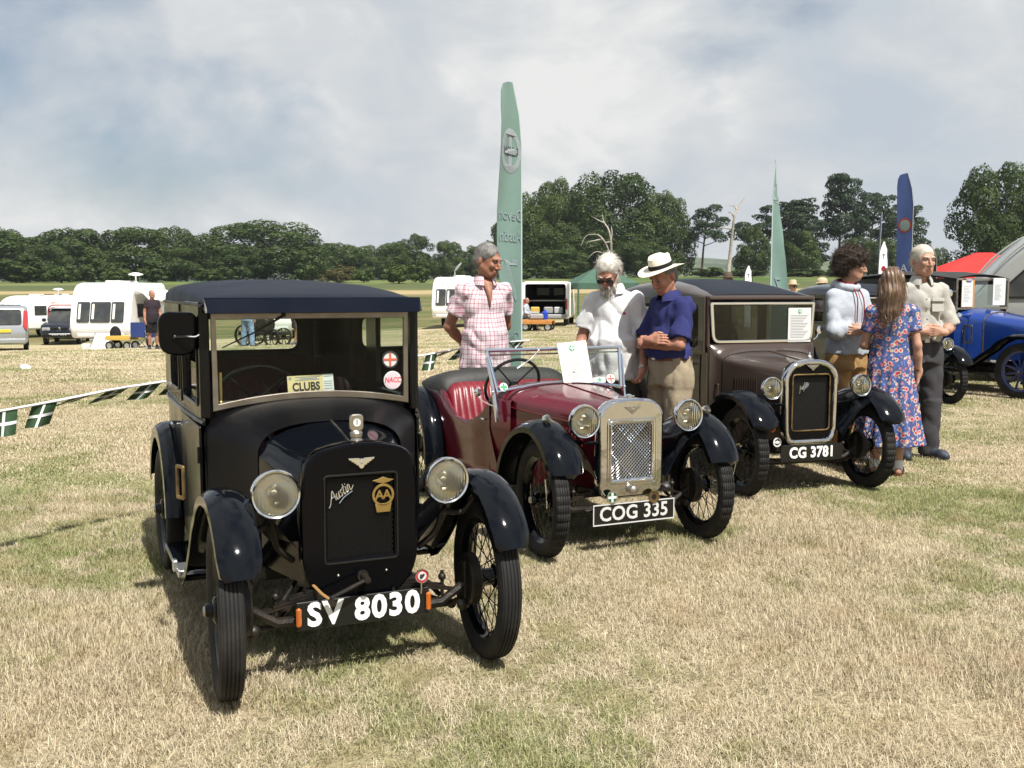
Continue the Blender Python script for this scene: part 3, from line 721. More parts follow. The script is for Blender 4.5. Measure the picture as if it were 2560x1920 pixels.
def diag_mesh(x0, z0, x1, z1, pitch, r, y, n=4, ang=(45, -45)):
    mb = MB()
    for k, a in enumerate(ang):
        d = Vector((math.cos(R(a)), math.sin(R(a)))); nn = Vector((-d.y, d.x))
        c = [nn.dot(Vector(p)) for p in ((x0, z0), (x1, z0), (x1, z1), (x0, z1))]
        s = min(c) + pitch / 2
        while s < max(c):
            # clip line nn.p = s with the rectangle
            ts = []
            for (ax, v0, v1, oth0, oth1) in ((0, x0, x1, z0, z1), (1, z0, z1, x0, x1)):
                for v in (v0, v1):
                    if abs(d[ax]) < 1e-6: continue
                    t = (v - nn[ax] * s) / d[ax]; o = nn[1 - ax] * s + d[1 - ax] * t
                    if oth0 - 1e-6 <= o <= oth1 + 1e-6: ts.append(t)
            if len(ts) >= 2 and max(ts) - min(ts) > 1e-4:
                p, q = nn * s + d * min(ts), nn * s + d * max(ts)
                mb.tube([(p.x, y + k * r * 1.2, p.y), (q.x, y + k * r * 1.2, q.y)], r, n, cap=False)
            s += pitch
    return mb
def number_plate(parent, txt, x, y, z0, z1, hw, tm='white_paint', pm='plate_black', border=None, tsize=None, bold=.0025, xs=1.0, space=1.05, brk=None):
    b = MB(); b.box((x, y, (z0 + z1) / 2), (2 * hw, .008, z1 - z0), .003)
    o = b.build('number_plate', M[pm], parent)
    t = MB(); put(t, text2d(txt, tsize or (z1 - z0) * 1.02, .003, bold, space=space, xs=xs), FRONT((x, y - .0055, (z0 + z1) / 2 - .001)))
    t.build('lettering', M[tm], o, None)
    if border:
        f = MB(); put(f, plate2d([rect(-hw, -(z1 - z0) / 2, hw, (z1 - z0) / 2), rect(-hw + .006, -(z1 - z0) / 2 + .006, hw - .006, (z1 - z0) / 2 - .006)[::-1]], .004), FRONT((x, y - .0065, (z0 + z1) / 2)))
        f.build('border', M[border], o, None)
    return o
def disc(parent, name, pos, r, m, X=None, t=.003, n=28):
    b = MB(); put(b, plate2d([circ(0, 0, r, n)], t), X(pos) if X else FRONT(pos)); return b.build(name, m, parent, None)
def cross_disc(parent, pos, r, bg, fg, ring=None, X=FRONT, w=.22, name='badge'):
    o = disc(parent, name, pos, r, bg, X)
    c = MB(); b = r * w
    put(c, plate2d([[(-b, -r * .8), (b, -r * .8), (b, -b), (r * .8, -b), (r * .8, b), (b, b), (b, r * .8), (-b, r * .8), (-b, b), (-r * .8, b), (-r * .8, -b), (-b, -b)]], .002), X(pos) @ Matrix.Translation((0, 0, .0026)))
    c.build('cross', fg, o, None)
    if ring:
        q = MB(); put(q, plate2d([circ(0, 0, r * 1.06, 28), circ(0, 0, r * .86, 28)[::-1]], .004), X(pos) @ Matrix.Translation((0, 0, .0022))); q.build('ring', ring, o, None)
    return o
def wings_emblem(parent, pos, w, m, t=.006):
    a = w / 2
    half = [(0, .30), (.12, .22), (.2, .32), (1, .34), (.92, .20), (.80, .20), (.74, .06), (.62, .08), (.55, -.06), (.44, -.04), (.36, -.20), (.26, -.16), (.16, -.36), (.06, -.44), (0, -.46)]
    poly = [(x * a, z * a) for x, z in half] + [(-x * a, z * a) for x, z in half[-2:0:-1]]
    b = MB(); put(b, plate2d([poly], t, .0012), FRONT(pos)); b.lathe([(.001, -.008), (a * .12, -.007), (a * .16, 0)], 12, pos, 'y')
    return b.build('winged_emblem', m, parent, 30)
def steering_wheel(parent, c, r, tilt):
    b = MB(); X = Matrix.Translation(c) @ Matrix.Rotation(tilt, 4, 'X'); b.X = X
    b.tube([(r * math.cos(2 * math.pi * i / 36), r * math.sin(2 * math.pi * i / 36), 0) for i in range(36)], .011, 8, closed=True)
    for k in range(4):
        a = math.pi / 4 + k * math.pi / 2; b.tube([(.02 * math.cos(a), .02 * math.sin(a), -.02), (r * math.cos(a), r * math.sin(a), 0)], .006, 6)
    b.lathe([(.001, .005), (.03, .002), (.035, -.02), (.014, -.04), (.014, -.45)], 14)
    return b.build('steering_wheel', M['plate_black'], parent)
def pane(parent, name, polys, X, m='glass', t=.003):
    b = MB(); put(b, plate2d(polys, t), X); return b.build(name, M[m], parent, None)
def side_X(x, sgn): return XF((x, 0, 0), (0, -sgn, 0), (0, 0, 1)) if sgn else None
def SIDE(x):
    """u = +y (to the rear), v = up, w = -x"""
    m = Matrix(((0, 0, -1, x), (1, 0, 0, 0), (0, 1, 0, 0), (0, 0, 0, 1))); return m
def under(parent, ay, ry, hw, zt=.30, ztail=.3):
    """axles, spring, rods, frame"""
    a = MB(); a.tube([(-hw, ay, .315), (-hw + .07, ay + .01, .30), (-hw + .16, ay + .01, .245), (0, ay + .01, .235), (hw - .16, ay + .01, .245), (hw - .07, ay + .01, .30), (hw, ay, .315)], .019, 8)
    for s in (-1, 1):
        a.tube([(s * (hw - .055), ay + .005, .235), (s * (hw - .055), ay + .005, .40)], .017, 8); a.ball((s * (hw - .07), ay, .225), .026)
        a.tube([(s * (hw - .05), ay, .32), (s * (hw + .0), ay, .325)], .03, 10)
    a.build('front_axle', M['chassis'], parent)
    sp = MB()
    for k in range(5):
        L = .40 - .06 * k
        sp.loft([[(x, ay + .02 + dy, .272 + .011 * k + .055 * (1 - (x / .42) ** 2) + dz) for dy, dz in ((-.02, 0), (.02, 0), (.02, .009), (-.02, .009))] for x in np.linspace(-L, L, 13)], True, True, True)
    sp.build('leaf_spring', M['chassis'], parent)
    tr = MB(); tr.tube([(-hw + .09, ay + .075, .208), (hw - .09, ay + .075, .208)], .010, 8)
    for s in (-1, 1):
        tr.ball((s * (hw - .09), ay + .075, .208), .020); tr.tube([(s * (hw - .09), ay + .075, .212), (s * (hw - .06), ay + .02, .245)], .012, 8)
        tr.tube([(s * .20, ay + .20, .36), (s * .30, ay + .06, .30), (s * .33, ay + .03, .262)], .010, 8); tr.ball((s * .33, ay + .01, .345), .016); tr.tube([(s * .33, ay + .01, .27), (s * .33, ay + .01, .37)], .008, 8)
        tr.tube([(s * (hw - .17), ay + .02, .25), (s * .03, ay + .62, .27)], .012, 8)
    tr.build('track_rod', M['chassis'], parent)
    fm = MB()
    for s in (-1, 1):
        fm.loft([[(s * x + dx, y, z + dz) for dx, dz in ((-.018, -.035), (.018, -.035), (.018, .035), (-.018, .035))] for x, y, z in ((.06, ay - .0, .33), (.14, ay + .15, .335), (.24, ay + .7, .335), (.34, ry, .36), (.36, ry + .25, .37))], True, True, True)
    for y in (ay + .4, ay + .95, ry - .25): fm.box((0, y, .33), (.6, .05, .05), .006)
    fm.box((0, (ay + ry) / 2 + .25, .29), (.86, ry - ay - .75, .02)); fm.box((0, ay + .42, .36), (.30, .42, .22), .04)
    fm.build('chassis_frame', M['chassis'], parent)
    ra = MB(); ra.tube([(-hw, ry, .325), (hw, ry, .325)], .028, 10); ra.ball((0, ry, .32), (.10, .11, .10)); ra.build('rear_axle', M['chassis'], parent)
def seat(parent, c, w, d, h, m, pleats=8, name='seat', back=.52, lean=.16):
    """cushion plus back with rounded vertical pleats; c = front bottom centre"""
    b = MB(); n = pleats * 6; rings = []
    prof = [(0, 0), (-.012, .05), (0, .10), (.05, .125), (d - .10, .105), (d - .03, .13)]
    bk = [(d - .05, .16), (d - .02 + lean * .4, back * .6), (d + lean * .8, back * .9), (d + lean + .03, back), (d + lean + .09, back - .01), (d + lean + .12, back * .85), (d + .10, 0)]
    for i in range(n + 1):
        s = i / n; x = (s - .5) * w; edge = 1 - abs(2 * s - 1) ** 8; puff = .010 * abs(math.sin(math.pi * s * pleats)) ** .6
        ring = [(c[0] + x, c[1] + y - puff * .2, c[2] + z * (.7 + .3 * edge) + puff) for y, z in prof] + [(c[0] + x, c[1] + y - puff, c[2] + z * (.88 + .12 * edge)) for y, z in bk]
        rings.append(ring)
    b.loft(rings, True, True, True); return b.build(name, m, parent, 60)
# ------------------------------------------------------------------ the black saloon in front
CAR1 = (-0.5305, 3.7352, 0.0); YAW1 = 0.42479
def car_black():
    c = thing('vintage_saloon', 'black vintage saloon with navy cloth roof and plate reading SV 8030', 'car', CAR1, YAW1, 'vintage cars on show')
    ay, ry = .11, 2.015; hw = .515
    for s in (-1, 1):
        add_wheel(c, 'ribbed', s * hw, ay, .325, s, R(-4)); add_wheel(c, 'ribbed', s * hw, ry, .325, s)
    under(c, ay, ry, hw - .03)
    # lower body: plan outline lofted up
    plan = [(.470, .84), (.480, 1.0), (.488, 1.3), (.492, 1.65), (.490, 2.0), (.480, 2.20), (.455, 2.34), (.39, 2.43), (.20, 2.46), (0, 2.465)]
    full = [(-x, y) for x, y in plan] + [(x, y) for x, y in plan[-2::-1]]
    def ringz(z, k, off=0.0):
        return [(x * k, .84 + (y - .84) * (1 - (1 - k) * .5) + off, z) for x, y in full]
    b = MB(); b.loft([ringz(.29, .93), ringz(.34, .96), ringz(.50, .985), ringz(.72, 1.0), ringz(.90, 1.0), ringz(.925, 1.004), ringz(.94, 1.0), ringz(.945, .97), ringz(.80, .95), ringz(.40, .93)], closed=False)
    b.box((0, 1.65, .33), (.90, 1.5, .02))
    b.build('body', M['satin_black'], c)
    for s in (-1, 1):
        d = MB(); poly = rpoly([(.862, .33), (1.50, .33), (1.53, .90), (.862, .90)], [.03, .10, .01, .01])
        put(d, plate2d([poly], .012, .003), SIDE(s * .489)); o = d.build('door', M['satin_black'], c)
        h = MB(); h.tube(cat([(s * .495, 1.46, .85), (s * .53, 1.46, .85), (s * .545, 1.44, .85), (s * .548, 1.36, .848)], 4), .008, 8); h.lathe([(.018, 0), (.014, .01)], 12, (s * .497, 1.46, .85), 'x'); h.build('door_handle', M['chrome'], o)
        for z in (.45, .78):
            hg = MB(); hg.lathe([(.009, -.035), (.009, .035)], 10, (s * .497, .855, z), 'z', True, True); hg.build('hinge', M['satin_black'], o)
    bm = MB()
    for s in (-1, 1): bm.tube([(s * (x + .006), y, .917) for x, y in plan[:7]], .008, 6)
    bm.build('belt_moulding', M['satin_black'], c)
    # scuttle, bonnet
    sc = MB(); sc.loft([arch(.306, .30, .80, .938, .552, 2.6), arch(.325, .30, .805, .948, .60, 2.6), arch(.375, .30, .825, .975, .70, 2.5), arch(.440, .30, .85, 1.000, .80, 2.4), arch(.474, .30, .86, 1.012, .852, 2.3), arch(.470, .30, .86, 1.006, .866, 2.3)], closed=False)
    sc.build('scuttle', M['scuttle_black'], c, 45)
    def bon(y, w, zs, zt):
        half = [(w * .99, .36), (w, zs - .03), (w * .995, zs), (w * .90, zs + (zt - zs) * .42), (w * .84, zs + (zt - zs) * .54), (w * .6, zs + (zt - zs) * .80), (w * .3, zs + (zt - zs) * .95), (0, zt)]
        return [(-x, y, z) for x, z in half] + [(x, y, z) for x, z in half[-2::-1]]
    bo = MB(); bo.loft([bon(.185, .208, .735, .868), bon(.30, .240, .760, .892), bon(.42, .272, .785, .915), bon(.551, .303, .806, .936)], closed=False)
    bo.build('bonnet', M['gloss_black'], c, 22)
    hg = MB(); hg.tube([(0, .19, .871), (0, .30, .895), (0, .42, .918), (0, .55, .939)], .0045, 6); hg.build('bonnet_hinge', M['nickel'], c)
    v = MB(); put(v, plate2d([rpoly(rect(.610, .650, .668, .785), .008), rpoly(rect(.620, .660, .658, .775), .004)[::-1]], .010, .002), SIDE(-.362) @ Matrix.Rotation(-.39, 4, 'Y')); v.build('vent_frame', M['brass_old'], c)
    # radiator
    out = rpoly([(-.150, .318), (.150, .318), (.213, .42), (.218, .735), (.195, .862), (0, .905), (-.195, .862), (-.218, .735), (-.213, .42)], [.05, .05, .07, .10, .06, .30, .06, .10, .07], 5)
    hole = rpoly(rect(-.143, .448, .143, .785), .016)
    r = MB(); put(r, plate2d([out, hole[::-1]], .085, .014), FRONT((0, .150, 0))); rad = r.build('radiator_shell', M['rad_black'], c, 40)
    e = MB(); put(e, plate2d([[(x * 1.016, .61 + (z - .61) * 1.012) for x, z in out], [(x * .985, .61 + (z - .61) * .988) for x, z in out][::-1]], .010, .003), FRONT((0, .196, 0))); e.build('edge_trim', M['nickel'], rad)
    k = MB(); k.box((0, .150, .615), (.30, .02, .36)); k.build('core', M['dark_inside'], rad)
    g = diag_mesh(-.145, .446, .145, .787, .0105, .0016, .122, 4, (60, -60, 0)); o = g.build('grille_mesh', M['mesh_black'], rad, None); o['kind'] = 'stuff'
    gf = MB(); gf.tube([(x, .108, z) for x, z in hole], .0045, 6, closed=True); gf.build('grille_bead', M['plate_black'], rad)
    for s in (-1, 1):
        q = MB(); q.ball((s * .095, .104, .402), .006, 8, 6); q.build('bolt', M['nickel'], rad)
    cp = MB(); cp.lathe([(.030, .885), (.030, .905), (.022, .910), (.020, .918), (.024, .922), (.025, .936), (.020, .944), (.008, .948), (.008, .955)], 16, (0, .165, 0)); cp.build('filler_cap', M['nickel'], rad, 30)
    mm = MB(); put(mm, plate2d([rpoly(rect(-.023, -.028, .023, .030), .014)], .018, .004), FRONT((0, .165, .975))); mo = mm.build('temperature_gauge', M['nickel'], rad)
    disc(mo, 'dial', (0, .153, .977), .015, M['paper']); nd = MB(); nd.box((0, .1505, .980), (.0025, .001, .02)); nd.build('needle', M['ink'], mo)
    wings_emblem(rad, (0, .098, .832), .10, M['chrome'])
    t = MB(); put(t, script2d(.040, .0026), XF((-.086, .112, .716), (math.cos(.57), 0, math.sin(.57)), (-math.sin(.57), 0, math.cos(.57)))); t.build('script_lettering', M['chrome'], rad, None)
    bd = MB(); P = lambda z: FRONT((.088, .112, z))
    put(bd, plate2d([circ(0, 0, .043, 32), circ(0, 0, .035, 32)[::-1]], .005, .001), P(.697))
    put(bd, plate2d([[(-.026, -.066), (.026, -.066), (.032, -.034), (-.032, -.034)]], .005, .001), P(.697))
    put(bd, plate2d([[(-.040, .058), (-.02, .050), (0, .046), (.02, .050), (.040, .058), (.02, .062), (0, .070), (-.02, .062)]], .005, .001), P(.697)); bb = bd.build('motoring_badge', M['brass'], rad, 30)
    tb = MB(); put(tb, text2d('AA', .052, .004, .0012, space=.82), P(.696)); tb.build('lettering', M['brass'], bb, None)
    # crank handle and its leather strap
    cr = MB(); cr.tube([(.0, .12, .392), (0, .03, .392)], .013, 10); cr.tube([(0, .045, .392), (-.145, .035, .338)], .008, 8); cr.tube([(-.145, .05, .338), (-.150, -.03, .336)], .010, 10); cr.lathe([(.022, 0), (.022, .015)], 14, (0, .095, .392), 'y', True, True); cr.build('starting_handle', M['chassis'], c)
    st = MB(); st.tube([(-.20, .14, .385), (-.17, .06, .352), (-.150, .015, .340), (-.142, .01, .320), (-.150, .03, .330)], .006, 6); st.build('leather_strap', mat('leather_strap', (.30, .17, .06), .55), c)
    # number plate, indicators, badge
    number_plate(c, 'SV 8030', 0, .085, .213, .322, .262, tsize=.122, bold=.0045, xs=.98, space=1.12)
    for s in (-1, 1):
        a = MB(); a.box((s * .255, .072, .268), (.020, .018, .072), .006); a.build('indicator', M['amber'], c)
        a = MB(); a.tube([(s * .12, .12, .30), (s * .12, .09, .33), (s * .12, .09, .30)], .006, 6); a.build('plate_bracket', M['chassis'], c)
    o = disc(c, 'club_badge', (.228, .070, .372), .027, M['crimson']); q = MB(); put(q, plate2d([circ(0, 0, .028, 28), circ(0, 0, .0255, 28)[::-1]], .006), FRONT((.228, .068, .372))); q.build('rim', M['chrome'], o, None)
    disc(o, 'centre', (.228, .067, .372), .017, M['plate_grey']); q = MB(); put(q, plate2d([[(-.010, -.008), (-.003, -.010), (.004, -.004), (.011, .006), (.006, .010), (-.002, .006), (-.006, .010), (-.010, .003)]], .002), FRONT((.228, .0645, .372))); q.build('motif', M['ink'], o, None)
    q = MB(); q.tube([(.228, .074, .35), (.228, .08, .30)], .005, 6); q.build('post', M['chrome'], o)
    # front wings, running boards, rear wings
    fp = [(-.190, .505), (-.182, .522)] + arc_path(ay, .325, .368, .412, 41, 90, 9) + arc_path(ay, .325, .412, .445, 97, 140, 7) + [(.53, .555), (.62, .455), (.74, .345), (.86, .265), (.95, .235)]
    for s in (-1, 1):
        n = len(fp); wd = [(s * (.425 + (.022, .008, .002)[i] if i < 3 else .425), s * (.578 - ((.022, .008, .002)[i] if i < 3 else 0))) for i in range(n)]
        w = wing(fp, 0, 0, dome=.026, lip=.035, widths=wd); w.build('front_wing', M['gloss_black'], c, 40)
        iv = MB(); iv.loft([[(s * .425, p[0], p[1] - .01), (s * lerp(.425, .28, .5), p[0] + .02, p[1] - .08), (s * .24, p[0] + .05, max(p[1] - .22, .34))] for p in fp[10:19]], closed=False); iv.build('wing_valance', M['satin_black'], c)
        bp = MB(); bp.tube(cat([(s * .33, .15, .64), (s * .37, .15, .60), (s * .43, .14, .60), (s * .48, .13, .66)], 4), .012, 8); bp.build('wing_stay', M['chassis'], c)
        rp = arc_path(ry, .325, .44, .44, 5, 165, 18)
        w = wing(rp, s * .43, s * .572, dome=.025, lip=.06); w.build('rear_wing', M['gloss_black'], c, 40)
        rb = MB(); rb.box((s * .515, 1.27, .225), (.13, .66, .025), .006); o = rb.build('running_board', M['gloss_black'], c)
        tp = MB(); tp.box((s * .515, 1.07, .242), (.12, .15, .012), .003); tp.box((s * .578, 1.07, .235), (.010, .16, .035), .003); tp.box((s * .59, 1.05, .262), (.02, .05, .05), .004); tp.build('step_plate', M['alu'], o)
        hl = headlamp(c, (s * .332, .062, .742), .087, True, .13, rz=R(2 * s))
        hb = MB(); hb.tube(cat([(s * .332, .13, .66), (s * .332, .13, .60), (s * .31, .15, .52), (s * .25, .18, .46)], 4), .013, 8); hb.box((s * .332, .13, .645), (.03, .03, .03), .006); hb.build('lamp_bracket', M['chassis'], c)
    # cabin: side frames, posts, back, roof
    for s in (-1, 1):
        outer = [(.845, .94), (2.17, .94), (2.17, 1.428), (.845, 1.428)]
        h1 = rpoly(rect(.905, .985, 1.415, 1.365), .045); h2 = rpoly(rect(1.585, .995, 1.93, 1.365), .06)
        f = MB(); put(f, plate2d([outer, h1[::-1], h2[::-1]], .030, .004), SIDE(s * .472)); o = f.build('window_surround', M['satin_black'], c, 30)
        for h, nm in ((h1, 'door_window'), (h2, 'quarter_window')):
            if nm == 'door_window': h = rpoly(rect(.905, .985, 1.415, 1.16), .03) if s < 0 else h
            pane(o, nm, [h], SIDE(s * .472))
            bd = MB(); bd.tube([(s * .489, y, z) for y, z in (h1 if nm == 'door_window' else h2)], .006, 6, closed=True); bd.build('window_bead', M['satin_black'], o)
        dl = MB(); dl.tube([(s * .490, 1.50, .95), (s * .490, 1.50, 1.42)], .004, 6); dl.build('door_edge', M['satin_black'], o)
        p = MB(); p.box((s * .462, .855, 1.185), (.034, .045, .50), .006); p.build('windscreen_post', M['satin_black'], c)
        cor = MB(); cor.loft([[(s * x, y, z) for x, y in ((.487, 2.16), (.487, 2.24), (.470, 2.32), (.435, 2.385), (.375, 2.415))] for z in (.94, 1.2, 1.43)], closed=False); cor.loft([[(s * x, y, z) for x, y in ((.460, 2.16), (.460, 2.23), (.445, 2.30), (.415, 2.36), (.365, 2.39))] for z in (.94, 1.2, 1.43)], closed=False); cor.build('rear_corner', M['satin_black'], c)
    bk = MB(); put(bk, plate2d([rect(-.385, .94, .385, 1.46), rpoly(rect(-.275, 1.135, .275, 1.32), .05)[::-1]], .026, .003), FRONT((0, 2.405, 0))); o = bk.build('back_panel', M['satin_black'], c)
    pane(o, 'rear_window', [rpoly(rect(-.275, 1.135, .275, 1.32), .05)], FRONT((0, 2.405, 0)))
    rf = MB(); rings = []
    ys = [(.782, 1.418, 1.434, .470), (.80, 1.418, 1.447, .476), (.90, 1.42, 1.466, .480), (1.1, 1.422, 1.492, .484), (1.4, 1.424, 1.515, .488), (1.8, 1.424, 1.528, .488), (2.1, 1.424, 1.522, .486), (2.28, 1.424, 1.505, .476), (2.38, 1.424, 1.482, .448), (2.43, 1.424, 1.455, .41), (2.445, 1.424, 1.43, .38)]
    for y, ze, zt, w in ys:
        top = []
        for i in range(19):
            t = math.pi * i / 18; cx = math.cos(t); x = -w * math.copysign(abs(cx) ** .55, cx); top.append((x, y, ze + (zt - ze) * abs(math.sin(t)) ** .42 + .010 * math.exp(-(x / .3) ** 2) * (zt - ze) / .1))
        rings.append(top + [(w * .97, y, ze - .008), (0, y, ze - .006), (-w * .97, y, ze - .008)])
    rf.loft(rings, True, True, True); rf.build('roof', M['roof_cloth'], c, 50)
    pp = MB()
    for s in (-1, 1): pp.tube([(s * (w + .004), y, ze - .002) for y, ze, zt, w in ys], .0075, 6)
    pp.build('roof_piping', M['scuttle_black'], c)
    vz = MB(); vz.loft([[(x, y, z) for x in np.linspace(-w, w, 9)] for y, z, w in ((.80, 1.450, .472), (.772, 1.450, .472), (.766, 1.446, .472), (.736, 1.386, .460), (.741, 1.384, .459), (.772, 1.436, .464), (.80, 1.436, .464))], False); vz.build('sun_visor', M['visor_cloth'], c, 25)
    for s in (-1, 1):
        ve = MB(); ve.prism([(.80, 1.449), (.772, 1.449), (.766, 1.445), (.738, 1.388), (.80, 1.400), (.83, 1.41)], .008, lambda u, v, w, s=s: (s * .468 + w, u, v)); ve.build('visor_end', M['chassis'] if s < 0 else M['roof_cloth'], c)
    # windscreen
    def arcz(x, z0, z1): return z0 + (z1 - z0) * (1 - (x / .434) ** 2)
    xs = np.linspace(-.434, .434, 17)
    og = [(x, arcz(x, .968, 1.010)) for x in xs] + [(.434, 1.382), (-.434, 1.382)]
    ig = [(x * .957, arcz(x, .968, 1.010) + .025) for x in xs] + [(.420, 1.360), (-.420, 1.360)]
    wf = MB(); put(wf, plate2d([og, ig[::-1]], .018, .003), FRONT((0, .845, 0))); wo = wf.build('windscreen_frame', M['screen_metal'], c, 30)
    pane(wo, 'windscreen', [ig], FRONT((0, .848, 0)))
    wl_ = MB(); wl_.tube([(-.13, .828, 1.372), (-.26, .822, 1.300), (-.395, .825, 1.238)], [.006, .004, .003], 6); wl_.ball((-.13, .83, 1.374), .010); wl_.build('wiper', M['ink'], c)
    for x, z, fl in ((.351, 1.167, 0), (.362, 1.072, 1)):
        if not fl:
            o = cross_disc(c, (x, .8395, z), .0375, M['plate_grey'], M['sticker_red'], M['ink'], w=.13, name='windscreen_sticker')
        else:
            o = disc(c, 'windscreen_sticker', (x, .8395, z), .042, M['paper']); disc(o, 'centre', (x, .8375, z), .036, M['sticker_pink'])
            t = MB(); put(t, text2d('NACC', .034, .001, .0008, shear=.15, xs=.8), FRONT((x, .8360, z))); t.build('lettering', M['crimson'], o, None)
    cd = MB(); put(cd, plate2d([rect(-.105, 0, .105, .105)], .002), XF((.004, .905, .998), (1, .02, .03), (0, .12, 1))); o = cd.build('club_card', M['card_cream'], c, None); o['label'] = 'cream card reading CLUBS behind the windscreen'
    X = XF((.004, .905, .998), (1, .02, .03), (0, .12, 1))
    t = MB(); put(t, text2d('CLUBS', .050, .001, .0016, xs=.86), X @ Matrix.Translation((-.022, .053, .002))); t.build('lettering', M['ink'], o, None)
    t = MB(); put(t, plate2d([rect(.056, .002, .104, .104)], .001), X @ Matrix.Translation((0, 0, .0016))); t.build('white_strip', M['paper'], o, None)
    t = MB()
    for k, (a, b, z) in enumerate(((-.07, .045, .097), (-.05, .03, .090), (-.07, .04, .084))): put(t, plate2d([rect(a, z - .0018, b, z + .0018)], .001), X @ Matrix.Translation((0, 0, .0016)))
    for z in (.095, .072, .062, .052, .04): put(t, plate2d([rect(.06, z - .0012, .098, z + .0012)], .001), X @ Matrix.Translation((0, 0, .0030)))
    put(t, plate2d([circ(-.092, .094, .007, 14)], .001), X @ Matrix.Translation((0, 0, .0016))); t.build('small_print', M['ink_grey'], o, None)
    wl2 = MB(); wl2.tube([(-.40, .86, 1.00), (-.40, .86, 1.13)], .007, 8); wl2.ball((-.40, .86, 1.0), .012); wl2.build('screen_stay', M['brass'], c)
    for x in (-.30, .28):
        k = MB(); k.ball((x, .862, 1.003), .010); k.build('screen_catch', M['brass'], c)
    # mirror, cabin fittings
    mi = MB(); put(mi, plate2d([rpoly([(-.072, -.075), (.060, -.085), (.075, .055), (.055, .085), (-.055, .088), (-.076, .06)], .05)], .028, .009), XF((-.562, .895, 1.295), (1, .10, 0), (0, 0, 1))); mo = mi.build('door_mirror', M['rad_black'], c)
    ma = MB(); ma.tube(cat([(-.575, .872, 1.285), (-.54, .85, 1.287), (-.50, .845, 1.285), (-.475, .85, 1.300)], 4), .0065, 8); ma.ball((-.58, .875, 1.284), .012); ma.build('mirror_arm', M['plate_black'], mo)
    steering_wheel(c, (-.205, 1.13, .985), .185, R(-58))
    ds = MB(); ds.box((0, .885, .93), (.86, .03, .15), .01); ds.build('dashboard', M['dark_inside'], c)
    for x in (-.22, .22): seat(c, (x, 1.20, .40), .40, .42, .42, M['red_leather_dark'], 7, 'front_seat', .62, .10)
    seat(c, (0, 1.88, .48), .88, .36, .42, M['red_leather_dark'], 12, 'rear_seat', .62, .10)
    return c
car_black()
